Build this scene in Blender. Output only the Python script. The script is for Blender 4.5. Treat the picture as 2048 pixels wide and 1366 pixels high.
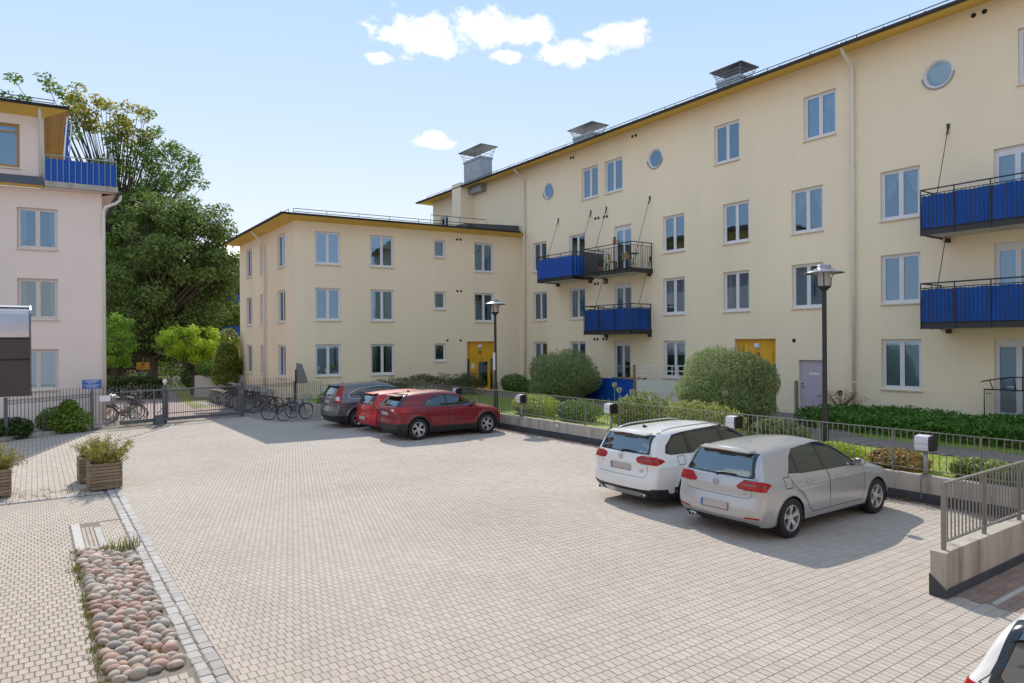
import bpy, bmesh, math, random
import numpy as np
from mathutils import Vector, Matrix
for _o in list(bpy.data.objects): bpy.data.objects.remove(_o)
SC = bpy.context.scene; COL = SC.collection
random.seed(7); RNG = np.random.default_rng(7)

# ---------------------------------------------------------------- camera
FPX, CX, CY, ROLL, EYE = 1365.0, 1024.0, 684.6, math.radians(0.38), 3.15
YAW = 0.61098                                    # camera looks this far right of world +Y
cd = bpy.data.cameras.new('camera'); cam = bpy.data.objects.new('camera', cd); COL.objects.link(cam)
cd.sensor_width = 36; cd.lens = 36 * FPX / 2048; cd.clip_start = .05; cd.clip_end = 3000
cd.shift_y = (CY - 683) / 2048
cam.matrix_world = (Matrix.Translation((0, 0, EYE)) @ Matrix.Rotation(-YAW, 4, 'Z') @ Matrix.Rotation(math.pi/2, 4, 'X')
                    @ Matrix.Rotation(-ROLL, 4, 'Z'))
SC.camera = cam
SC.render.resolution_x, SC.render.resolution_y = 1024, 683

# ---------------------------------------------------------------- sky and sun
SUN_AZ, SUN_EL = math.radians(19.0), math.radians(41.5)     # azimuth from +Y towards +X
wd = bpy.data.worlds.new('World'); SC.world = wd; wd.use_nodes = True
def build_world():
    nt = wd.node_tree; nd = nt.nodes; ln = nt.links; nd.clear()
    out = nd.new('ShaderNodeOutputWorld'); bg = nd.new('ShaderNodeBackground')
    sky = nd.new('ShaderNodeTexSky'); sky.sky_type = 'NISHITA'; sky.sun_disc = False
    sky.sun_elevation = SUN_EL; sky.sun_rotation = SUN_AZ
    sky.air_density = 1.0; sky.dust_density = .25; sky.ozone_density = 2.0; sky.altitude = 50
    tc = nd.new('ShaderNodeTexCoord')
    def M(op, a, b=None, c=None, clamp=False):
        n = nd.new('ShaderNodeMath'); n.operation = op; n.use_clamp = clamp
        for i, v in enumerate((a, b, c)):
            if v is None: continue
            if isinstance(v, (int, float)): n.inputs[i].default_value = v
            else: ln.new(v, n.inputs[i])
        return n.outputs[0]
    sp = nd.new('ShaderNodeSeparateXYZ'); ln.new(tc.outputs['Generated'], sp.inputs[0])
    # direction -> azimuth, elevation (degrees)
    az = M('MULTIPLY', M('ARCTAN2', sp.outputs[0], sp.outputs[1]), 57.2958)
    el = M('MULTIPLY', M('ARCSINE', sp.outputs[2]), 57.2958)
    nz = nd.new('ShaderNodeTexNoise'); nz.inputs['Scale'].default_value = 30; nz.inputs['Detail'].default_value = 7; nz.inputs['Roughness'].default_value = .62
    mp = nd.new('ShaderNodeMapping'); mp.inputs['Scale'].default_value = (1, 1, 1.5); ln.new(tc.outputs['Generated'], mp.inputs[0]); ln.new(mp.outputs[0], nz.inputs['Vector'])
    nlo = nd.new('ShaderNodeTexNoise'); nlo.inputs['Scale'].default_value = 11; nlo.inputs['Detail'].default_value = 3; ln.new(tc.outputs['Generated'], nlo.inputs['Vector'])
    mask = None
    for a0, e0, ra, re in CLOUDS:
        da = M('DIVIDE', M('SUBTRACT', az, a0), ra); de = M('DIVIDE', M('SUBTRACT', el, e0), re)
        d = M('SQRT', M('ADD', M('MULTIPLY', da, da), M('MULTIPLY', de, de)))
        k = M('SUBTRACT', 1.0, d)
        mask = k if mask is None else M('MAXIMUM', mask, k)
    mask = M('MAXIMUM', mask, -1.0)
    v = M('ADD', mask, M('MULTIPLY', M('SUBTRACT', nz.outputs[0], .5), 2.3))
    v = M('ADD', v, M('MULTIPLY', M('SUBTRACT', nlo.outputs[0], .5), .9))
    cl = nd.new('ShaderNodeMapRange'); cl.interpolation_type = 'SMOOTHSTEP'; ln.new(v, cl.inputs[0])
    cl.inputs[1].default_value = -.06; cl.inputs[2].default_value = .55
    # thin even high haze over the whole sky, paler towards the horizon
    rp = nd.new('ShaderNodeValToRGB'); ek = nd.new('ShaderNodeMapRange'); ln.new(el, ek.inputs[0]); ek.inputs[1].default_value = 0; ek.inputs[2].default_value = 90; ln.new(ek.outputs[0], rp.inputs[0])
    cr = rp.color_ramp; cr.elements[0].position = 0; cr.elements[0].color = HAZE[0][1]; cr.elements[1].position = 1; cr.elements[1].color = HAZE[-1][1]
    for p_, c_ in HAZE[1:-1]: e_ = cr.elements.new(p_); e_.color = c_
    sc = nd.new('ShaderNodeMix'); sc.data_type = 'RGBA'; sc.blend_type = 'MULTIPLY'; sc.inputs[0].default_value = 1; ln.new(rp.outputs[0], sc.inputs[6]); sc.inputs[7].default_value = (HAZE_K, HAZE_K, HAZE_K, 1)
    mixh = nd.new('ShaderNodeMix'); mixh.data_type = 'RGBA'; mixh.inputs[0].default_value = HAZE_MIX
    ln.new(sky.outputs[0], mixh.inputs[6]); ln.new(sc.outputs[2], mixh.inputs[7])
    mx = nd.new('ShaderNodeMix'); mx.data_type = 'RGBA'; ln.new(cl.outputs[0], mx.inputs[0])
    ln.new(mixh.outputs[2], mx.inputs[6]); mx.inputs[7].default_value = CLOUD_RGB
    ln.new(mx.outputs[2], bg.inputs[0]); bg.inputs[1].default_value = SKY_STRENGTH
    ln.new(bg.outputs[0], out.inputs[0])
SKY_STRENGTH = .15
HAZE_K, HAZE_MIX = 4.0, .92
HAZE = [(0, (.86, .89, .95, 1)), (.10, (.78, .85, .96, 1)), (.20, (.60, .75, .96, 1)), (.30, (.46, .66, .94, 1)), (.45, (.44, .64, .93, 1)), (1, (.44, .64, .93, 1))]
CLOUD_RGB = (4.7, 4.75, 4.8, 1)
def _dir(px, py):
    x, y = px - CX, py - CY; c, s = math.cos(ROLL), math.sin(ROLL)
    x, y = x*c - y*s, x*s + y*c
    fw = Vector((math.sin(YAW), math.cos(YAW), 0)); rt = Vector((math.cos(YAW), -math.sin(YAW), 0))
    return fw*FPX + rt*x + Vector((0, 0, -y))
def _azel(px, py):
    d = _dir(px, py).normalized(); return math.degrees(math.atan2(d.x, d.y)), math.degrees(math.asin(d.z))
CLOUDS = []
for px, py, rx, ry in [(850, 70, 115, 52), (960, 55, 120, 48), (1050, 62, 75, 34), (1150, 104, 90, 30), (1235, 72, 72, 34), (1012, 112, 34, 15),
                       (868, 280, 48, 17), (760, 116, 30, 15)]:
    a0, e0 = _azel(px, py); a1, _ = _azel(px+rx, py); _, e1 = _azel(px, py-ry)
    CLOUDS.append((a0, e0, abs(a1-a0), abs(e1-e0)))
CLOUDS += [(-60, 30, 14, 5), (-95, 42, 16, 6), (-75, 18, 12, 4), (-130, 35, 18, 7), (165, 40, 20, 8), (120, 30, 15, 6), (-20, 58, 10, 5)]
build_world()
sl = bpy.data.lights.new('sun', 'SUN'); sl.energy = 2.6; sl.angle = math.radians(.53); sl.color = (1.0, .93, .83)
sun = bpy.data.objects.new('sun', sl); COL.objects.link(sun)
_sd = Vector((math.sin(SUN_AZ)*math.cos(SUN_EL), math.cos(SUN_AZ)*math.cos(SUN_EL), math.sin(SUN_EL)))
sun.rotation_euler = _sd.to_track_quat('Z', 'Y').to_euler(); sun.location = _sd * 80
SC.view_settings.view_transform = 'Standard'; SC.view_settings.look = 'None'; SC.view_settings.gamma = 1.0
SC.cycles.max_bounces = 6; SC.cycles.diffuse_bounces = 3; SC.cycles.glossy_bounces = 3; SC.cycles.transmission_bounces = 3; SC.cycles.transparent_max_bounces = 8
SC.view_settings.exposure = 0.80; SC.view_settings.use_curve_mapping = False

# ---------------------------------------------------------------- pixel -> place (only where the thing touches a known surface)
def on(px, py, axis, val):
    d = _dir(px, py); t = (val - (0, 0, EYE)[axis]) / d[axis]
    return Vector((0, 0, EYE)) + d*t
def G(px, py, z=0.0): return on(px, py, 2, z)

# ---------------------------------------------------------------- materials
MATS = {}
def mat(name, col, rough=.8, metal=0.0, spec=.5, coat=0.0, var=0.0, vscale=3.0, bump=0.0, bscale=60.0, island=0.0, island_hue=0.0,
        dirt=None, dirt_scale=1.2, dirt_lo=.45, dirt_hi=.75, stretch=None, trans=0.0, detail=5):
    """principled material; var = large soft tone drift, island = tone per loose piece, dirt = second colour in a noise mask"""
    if name in MATS: return MATS[name]
    m = bpy.data.materials.new(name); m.use_nodes = True; nt = m.node_tree; nd = nt.nodes; ln = nt.links
    p = nd['Principled BSDF']; p.inputs['Roughness'].default_value = rough; p.inputs['Metallic'].default_value = metal
    p.inputs['Specular IOR Level'].default_value = spec
    if coat: p.inputs['Coat Weight'].default_value = coat; p.inputs['Coat Roughness'].default_value = .04
    c4 = tuple(col) + (1,) if len(col) == 3 else col
    tc = nd.new('ShaderNodeTexCoord'); src = tc.outputs['Object']
    if stretch:
        mp = nd.new('ShaderNodeMapping'); mp.inputs['Scale'].default_value = stretch; ln.new(src, mp.inputs[0]); ssrc = mp.outputs[0]
    else: ssrc = src
    cur = None
    def rgb(v):
        n = nd.new('ShaderNodeRGB'); n.outputs[0].default_value = v; return n.outputs[0]
    cur = rgb(c4)
    def mul(colsock, fac):
        n = nd.new('ShaderNodeMix'); n.data_type = 'RGBA'; n.blend_type = 'MULTIPLY'; n.inputs[0].default_value = 1
        ln.new(colsock, n.inputs[6]); ln.new(fac, n.inputs[7]); return n.outputs[2]
    if dirt is not None:
        nz = nd.new('ShaderNodeTexNoise'); nz.inputs['Scale'].default_value = dirt_scale; nz.inputs['Detail'].default_value = 8; nz.inputs['Roughness'].default_value = .65
        ln.new(ssrc, nz.inputs['Vector'])
        mr = nd.new('ShaderNodeMapRange'); ln.new(nz.outputs[0], mr.inputs[0]); mr.inputs[1].default_value = dirt_lo; mr.inputs[2].default_value = dirt_hi
        mx = nd.new('ShaderNodeMix'); mx.data_type = 'RGBA'; ln.new(mr.outputs[0], mx.inputs[0]); ln.new(cur, mx.inputs[6]); mx.inputs[7].default_value = tuple(dirt) + (1,)
        cur = mx.outputs[2]
    if var:
        nz = nd.new('ShaderNodeTexNoise'); nz.inputs['Scale'].default_value = vscale; nz.inputs['Detail'].default_value = detail; ln.new(ssrc, nz.inputs['Vector'])
        mr = nd.new('ShaderNodeMapRange'); ln.new(nz.outputs[0], mr.inputs[0]); mr.inputs[1].default_value = .3; mr.inputs[2].default_value = .7
        mr.inputs[3].default_value = 1 - var; mr.inputs[4].default_value = 1 + var
        cur = mul(cur, mr.outputs[0])
    if island or island_hue:
        ge = nd.new('ShaderNodeNewGeometry')
        hs = nd.new('ShaderNodeHueSaturation'); ln.new(cur, hs.inputs['Color'])
        oi = nd.new('ShaderNodeObjectInfo'); sm = nd.new('ShaderNodeMath'); sm.operation = 'ADD'; ln.new(ge.outputs['Random Per Island'], sm.inputs[0]); ln.new(oi.outputs['Random'], sm.inputs[1])
        w0 = nd.new('ShaderNodeTexWhiteNoise'); w0.noise_dimensions = '1D'; ln.new(sm.outputs[0], w0.inputs['W'])
        mr = nd.new('ShaderNodeMapRange'); ln.new(w0.outputs[0], mr.inputs[0]); mr.inputs[3].default_value = 1 - island; mr.inputs[4].default_value = 1 + island
        ln.new(mr.outputs[0], hs.inputs['Value'])
        s2 = nd.new('ShaderNodeMath'); s2.operation = 'ADD'; ln.new(sm.outputs[0], s2.inputs[0]); s2.inputs[1].default_value = 7.31
        wn = nd.new('ShaderNodeTexWhiteNoise'); wn.noise_dimensions = '1D'; ln.new(s2.outputs[0], wn.inputs['W'])
        m2 = nd.new('ShaderNodeMapRange'); ln.new(wn.outputs[0], m2.inputs[0]); m2.inputs[3].default_value = .5 - island_hue; m2.inputs[4].default_value = .5 + island_hue
        ln.new(m2.outputs[0], hs.inputs['Hue'])
        cur = hs.outputs[0]
    ln.new(cur, p.inputs['Base Color'])
    if bump:
        nz = nd.new('ShaderNodeTexNoise'); nz.inputs['Scale'].default_value = bscale; nz.inputs['Detail'].default_value = 6; ln.new(ssrc, nz.inputs['Vector'])
        b = nd.new('ShaderNodeBump'); b.inputs['Strength'].default_value = bump; b.inputs['Distance'].default_value = .02
        ln.new(nz.outputs[0], b.inputs['Height']); ln.new(b.outputs[0], p.inputs['Normal'])
    if trans:
        t = nd.new('ShaderNodeBsdfTranslucent'); ln.new(cur, t.inputs[0]); ms = nd.new('ShaderNodeMixShader'); ms.inputs[0].default_value = trans
        ln.new(p.outputs[0], ms.inputs[1]); ln.new(t.outputs[0], ms.inputs[2]); ln.new(ms.outputs[0], nd['Material Output'].inputs[0])
    MATS[name] = m; return m
def glass(name, tint=(.75, .8, .8), refl=.22, rough=.02, opac=0.0, body=(.03, .035, .035), refl_tint=(1, 1, 1)):
    if name in MATS: return MATS[name]
    m = bpy.data.materials.new(name); m.use_nodes = True; nt = m.node_tree; nd = nt.nodes; ln = nt.links; nd.remove(nd['Principled BSDF'])
    tr = nd.new('ShaderNodeBsdfTransparent'); tr.inputs[0].default_value = tuple(tint) + (1,)
    gl = nd.new('ShaderNodeBsdfGlossy'); gl.inputs['Roughness'].default_value = rough; gl.inputs[0].default_value = tuple(refl_tint) + (1,)
    fr = nd.new('ShaderNodeFresnel'); fr.inputs[0].default_value = 1.52
    nz = nd.new('ShaderNodeTexNoise'); nz.inputs['Scale'].default_value = 1.3; tc = nd.new('ShaderNodeTexCoord'); ln.new(tc.outputs['Object'], nz.inputs['Vector'])
    bp = nd.new('ShaderNodeBump'); bp.inputs['Strength'].default_value = .06; bp.inputs['Distance'].default_value = .02; ln.new(nz.outputs[0], bp.inputs['Height']); ln.new(bp.outputs[0], gl.inputs['Normal'])
    ad = nd.new('ShaderNodeMath'); ad.operation = 'ADD'; ad.use_clamp = True; ln.new(fr.outputs[0], ad.inputs[0]); ad.inputs[1].default_value = refl
    base = tr.outputs[0]
    if opac:
        df = nd.new('ShaderNodeBsdfDiffuse'); df.inputs[0].default_value = tuple(body) + (1,); m1 = nd.new('ShaderNodeMixShader'); m1.inputs[0].default_value = opac
        ln.new(base, m1.inputs[1]); ln.new(df.outputs[0], m1.inputs[2]); base = m1.outputs[0]
    mx = nd.new('ShaderNodeMixShader'); ln.new(ad.outputs[0], mx.inputs[0]); ln.new(base, mx.inputs[1]); ln.new(gl.outputs[0], mx.inputs[2])
    ln.new(mx.outputs[0], nd['Material Output'].inputs[0]); MATS[name] = m; return m

# ---------------------------------------------------------------- mesh collector
class MB:
    def __init__(s): s.v = []; s.f = []; s.smooth = False
    def add(s, vs, fs):
        o = len(s.v); s.v += [tuple(v) for v in vs]; s.f += [tuple(i+o for i in f) for f in fs]; return s
    def box(s, x0, x1, y0, y1, z0, z1):
        if x0 > x1: x0, x1 = x1, x0
        if y0 > y1: y0, y1 = y1, y0
        if z0 > z1: z0, z1 = z1, z0
        return s.add([(x0,y0,z0),(x1,y0,z0),(x1,y1,z0),(x0,y1,z0),(x0,y0,z1),(x1,y0,z1),(x1,y1,z1),(x0,y1,z1)],
                     [(0,3,2,1),(4,5,6,7),(0,1,5,4),(1,2,6,5),(2,3,7,6),(3,0,4,7)])
    def quad(s, a, b, c, d): return s.add([a, b, c, d], [(0, 1, 2, 3)])
    def cyl(s, p0, p1, r0, r1=None, n=8, caps=True):
        r1 = r0 if r1 is None else r1
        p0, p1 = Vector(p0), Vector(p1); d = (p1-p0); 
        if d.length < 1e-9: return s
        d.normalize(); a = d.orthogonal().normalized(); b = d.cross(a)
        vs = []
        for p, r in ((p0, r0), (p1, r1)):
            for i in range(n):
                t = 2*math.pi*i/n; vs.append(p + a*(math.cos(t)*r) + b*(math.sin(t)*r))
        fs = [(i, (i+1) % n, n+(i+1) % n, n+i) for i in range(n)]
        if caps: fs += [tuple(range(n-1, -1, -1)), tuple(range(n, 2*n))]
        return s.add(vs, fs)
    def tube(s, pts, r, n=6, closed=False, caps=True):
        P = [Vector(p) for p in pts]; m = len(P); rings = []
        rr = r if isinstance(r, (list, tuple)) else [r]*m
        ref = None
        for i in range(m):
            if closed: t = P[(i+1) % m] - P[i-1]
            else: t = P[min(i+1, m-1)] - P[max(i-1, 0)]
            t.normalize()
            if ref is None: ref = t.orthogonal().normalized()
            a = (ref - t*ref.dot(t)); a = a.normalized() if a.length > 1e-6 else t.orthogonal().normalized(); ref = a; b = t.cross(a)
            rings.append([P[i] + a*(math.cos(2*math.pi*k/n)*rr[i]) + b*(math.sin(2*math.pi*k/n)*rr[i]) for k in range(n)])
        vs = [v for R in rings for v in R]; fs = []
        for i in range(m if closed else m-1):
            j = (i+1) % m
            for k in range(n): fs.append((i*n+k, i*n+(k+1) % n, j*n+(k+1) % n, j*n+k))
        if caps and not closed: fs += [tuple(range(n-1, -1, -1)), tuple((m-1)*n+k for k in range(n))]
        return s.add(vs, fs)
    def lathe(s, prof, c=(0,0,0), n=16, axis='Z'):
        vs = []; 
        for r, h in prof:
            for i in range(n):
                t = 2*math.pi*i/n
                q = (r*math.cos(t), r*math.sin(t), h) if axis == 'Z' else (r*math.cos(t), h, r*math.sin(t)) if axis == 'Y' else (h, r*math.cos(t), r*math.sin(t))
                vs.append((c[0]+q[0], c[1]+q[1], c[2]+q[2]))
        m = len(prof); fs = []
        for i in range(m-1):
            for k in range(n):
                f = (i*n+k, i*n+(k+1) % n, (i+1)*n+(k+1) % n, (i+1)*n+k); fs.append(f if axis != 'Y' else f[::-1])
        return s.add(vs, fs)
    def prism(s, poly, ext):
        """poly: list of 3d points (planar), ext: extrusion vector"""
        n = len(poly); e = Vector(ext); vs = [Vector(p) for p in poly] + [Vector(p)+e for p in poly]
        return s.add(vs, [tuple(range(n-1, -1, -1)), tuple(range(n, 2*n))] + [(i, (i+1) % n, n+(i+1) % n, n+i) for i in range(n)])
    def xf(s, M):
        s.v = [tuple(M @ Vector(v)) for v in s.v]; return s
    def mesh(s, name, m=None, smooth=False):
        me = bpy.data.meshes.new(name); me.from_pydata(s.v, [], s.f); me.validate(); me.update()
        if m: me.materials.append(m)
        if smooth or s.smooth:
            me.polygons.foreach_set('use_smooth', [True]*len(me.polygons))
        return me
    def build(s, name, m=None, parent=None, smooth=False, fixn=False):
        me = s.mesh(name, m, smooth)
        if fixn:
            bm = bmesh.new(); bm.from_mesh(me); bmesh.ops.recalc_face_normals(bm, faces=bm.faces); bm.to_mesh(me); bm.free()
        return link(name, me, parent)
def link(name, me, parent=None, loc=None, rotz=None):
    o = bpy.data.objects.new(name, me); COL.objects.link(o)
    if parent is not None: o.parent = parent
    if loc is not None: o.location = loc
    if rotz is not None: o.rotation_euler = (0, 0, rotz)
    return o
def np_mesh(name, V, F, m=None, smooth=False):
    """V (n,3) float, F (k,q) int with constant q"""
    V = np.asarray(V, np.float32); F = np.asarray(F, np.int32); k, q = F.shape
    me = bpy.data.meshes.new(name); me.vertices.add(len(V)); me.vertices.foreach_set('co', V.ravel())
    me.loops.add(k*q); me.loops.foreach_set('vertex_index', F.ravel())
    me.polygons.add(k); me.polygons.foreach_set('loop_start', np.arange(0, k*q, q, dtype=np.int32))
    me.polygons.foreach_set('use_smooth', np.full(k, bool(smooth)))
    me.update(calc_edges=True); me.validate()
    if m: me.materials.append(m)
    return me
def empty(name, loc=(0,0,0), rotz=0.0):
    o = bpy.data.objects.new(name, None); COL.objects.link(o); o.location = loc; o.rotation_euler = (0, 0, rotz); o.empty_display_size = .2; return o
def tag(o, label=None, cat=None, group=None, kind=None):
    if label: o['label'] = label
    if cat: o['category'] = cat
    if group: o['group'] = group
    if kind: o['kind'] = kind
    return o
def thing(name, label, cat, loc=(0,0,0), rotz=0.0, group=None): return tag(empty(name, loc, rotz), label, cat, group)
def copy_tree(o, parent=None):
    c = o.copy(); COL.objects.link(c)
    if parent is not None: c.parent = parent
    for ch in o.children: copy_tree(ch, c)
    return c
# ================================================================ materials for the buildings
CREAM = mat('stucco_cream', (.90, .755, .555), .92, spec=.2, var=.05, vscale=.35, bump=.35, bscale=45, dirt=(.76, .65, .48), dirt_scale=.5, dirt_lo=.52, dirt_hi=.95, stretch=(1, 1, .35))
CREAM2 = mat('stucco_wing', (.90, .745, .54), .92, spec=.2, var=.05, vscale=.35, bump=.35, bscale=45, dirt=(.76, .63, .46), dirt_scale=.5, dirt_lo=.52, dirt_hi=.95, stretch=(1, 1, .35))
PINK = mat('stucco_pink', (.84, .69, .61), .92, spec=.2, var=.05, vscale=.35, bump=.35, bscale=45, dirt=(.72, .61, .56), dirt_scale=.5, dirt_lo=.5, dirt_hi=.95, stretch=(1, 1, .35))
OCHRE = mat('eave_ochre', (.78, .50, .10), .7, var=.08, vscale=2, stretch=(1, .2, 1))
FRAME = mat('window_paint', (.72, .70, .72), .45, var=.03, vscale=4)
FRAME_BEIGE = mat('window_paint_beige', (.66, .58, .52), .45, var=.03, vscale=4)
FRAME_WOOD = mat('window_wood', (.40, .22, .06), .45, var=.1, vscale=6)
SILL = mat('sill_sheet', (.62, .55, .46), .5, var=.06, vscale=6, dirt=(.35, .3, .26), dirt_scale=9, dirt_lo=.55, dirt_hi=.8)
PANE = glass('window_glass', (.66, .76, .80), .22, refl_tint=(.50, .74, 1.0))  # blue of the reflected sky put into the gloss colour
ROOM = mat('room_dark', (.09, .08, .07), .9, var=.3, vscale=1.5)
BLIND = mat('blind_white', (.60, .62, .66), .6, var=.04, vscale=3)
CURT = mat('curtain_white', (.55, .55, .56), .9, var=.05, vscale=6, trans=.4)
CURT_O = mat('curtain_tan', (.26, .15, .075), .9, var=.08, vscale=6, trans=.3)
CURT_G = mat('curtain_green_grey', (.16, .18, .145), .9, var=.08, vscale=6, trans=.3)
METAL_D = mat('roof_metal_dark', (.055, .055, .06), .45, metal=.4, var=.15, vscale=2)
METAL_ROOF = mat('roof_sheet', (.09, .095, .105), .4, metal=.5, var=.15, vscale=1)
PIPE_W = mat('pipe_cream', (.74, .70, .60), .45, var=.05, vscale=3, dirt=(.55, .5, .42), dirt_scale=3, dirt_lo=.55, dirt_hi=.9)
ZINC = mat('zinc_sheet', (.34, .36, .39), .45, metal=.6, var=.15, vscale=3)
BLACK = mat('black_paint', (.018, .018, .02), .4, var=.1, vscale=5)
STEEL = mat('galvanised', (.33, .34, .34), .5, metal=.5, var=.12, vscale=6)
GREYP = mat('fence_grey', (.14, .143, .155), .5, metal=.2, var=.12, vscale=5)
BLUE = mat('blue_fabric', (.003, .08, .38), .75, var=.14, vscale=2.2, bump=.3, bscale=5)
BLUEP = mat('blue_panel', (.003, .08, .40), .5, var=.08, vscale=3)
CONC = mat('concrete', (.43, .39, .34), .9, var=.12, vscale=1.2, bump=.3, bscale=30, dirt=(.17, .13, .09), dirt_scale=1.6, dirt_lo=.5, dirt_hi=.78, stretch=(2.2, 2.2, .35))
SOFFW = mat('balcony_underside', (.62, .60, .56), .8, var=.06, vscale=2)
DOORO = mat('door_ochre', (.78, .40, .02), .45, var=.14, vscale=3, stretch=(3, 3, .5))
LILAC = mat('door_lilac', (.50, .44, .52), .5, var=.03, vscale=3)
WHITE = mat('white_paint', (.8, .8, .8), .5)
DARKHOLE = mat('vent_hole', (.02, .018, .016), .8)

class Fac:
    def __init__(s, o, d, root):
        s.o = Vector((o[0], o[1], 0)); s.d = Vector((d[0], d[1], 0)).normalized(); s.n = Vector((s.d.y, -s.d.x, 0)); s.root = root; s.b = Vector(root.location)
        s.rz = math.atan2(s.d.y, s.d.x)
    def P(s, u, z, out=0.0): return s.o + s.d*u + s.n*out + Vector((0, 0, z)) - s.b
    def M(s, u, z, out=0.0): return Matrix.Translation(s.P(u, z, out)) @ Matrix.Rotation(s.rz, 4, 'Z')
class FacY(Fac):
    """front wall whose side walls run back along +Y instead of square to it"""
    def P(s, u, z, out=0.0):
        return s.o + s.d*u + (s.n*out if out > 0 else Vector((0, -out, 0))) + Vector((0, 0, z)) - s.b
def wall_mesh(F, u0, u1, z0, z1, rects, rounds, m, thick=.35, name='wall', reveal=.09, ztop=None):
    us = sorted({u0, u1} | {v for r in rects for v in r[:2]} | {c[0]+s*c[2] for c in rounds for s in (-1, 1)})
    zs = sorted({z0, z1} | {v for r in rects for v in r[2:4]} | {c[1]+s*c[2] for c in rounds for s in (-1, 1)})
    us = [u for u in us if u0-1e-6 <= u <= u1+1e-6]; zs = [z for z in zs if z0-1e-6 <= z <= z1+1e-6]
    mb = MB()
    sq = [(c[0]-c[2], c[0]+c[2], c[1]-c[2], c[1]+c[2]) for c in rounds]
    for i in range(len(us)-1):
        for j in range(len(zs)-1):
            cu, cz = (us[i]+us[i+1])/2, (zs[j]+zs[j+1])/2
            if any(r[0] < cu < r[1] and r[2] < cz < r[3] for r in list(rects)+sq): continue
            mb.quad(F.P(us[i], zs[j]), F.P(us[i+1], zs[j]), F.P(us[i+1], zs[j+1]), F.P(us[i], zs[j+1]))
    for r in rects:
        a, b, c, d = r[:4]; q = [(a, c), (b, c), (b, d), (a, d)]
        for k in range(4):
            p, n = q[k], q[(k+1) % 4]; mb.quad(F.P(*p), F.P(*n), F.P(*n, -reveal-.08), F.P(*p, -reveal-.08))
    N = 32
    for cu, cz, r in rounds:
        rr = r*.985; ring = []; out = []
        for k in range(N):
            t = 2*math.pi*k/N; c, s = math.cos(t), math.sin(t); q = max(abs(c), abs(s)); ring.append((cu+rr*c, cz+rr*s)); out.append((cu+r*c/q, cz+r*s/q))
        for k in range(N):
            j = (k+1) % N; mb.quad(F.P(*ring[k]), F.P(*out[k]), F.P(*out[j]), F.P(*ring[j]))
            mb.quad(F.P(*ring[j]), F.P(*ring[j], -.12), F.P(*ring[k], -.12), F.P(*ring[k]))
        for su, sz in ((1,1),(-1,1),(-1,-1),(1,-1)):
            pass
    o = mb.build(name, m, F.root)
    return o
PROTO = {}
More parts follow.
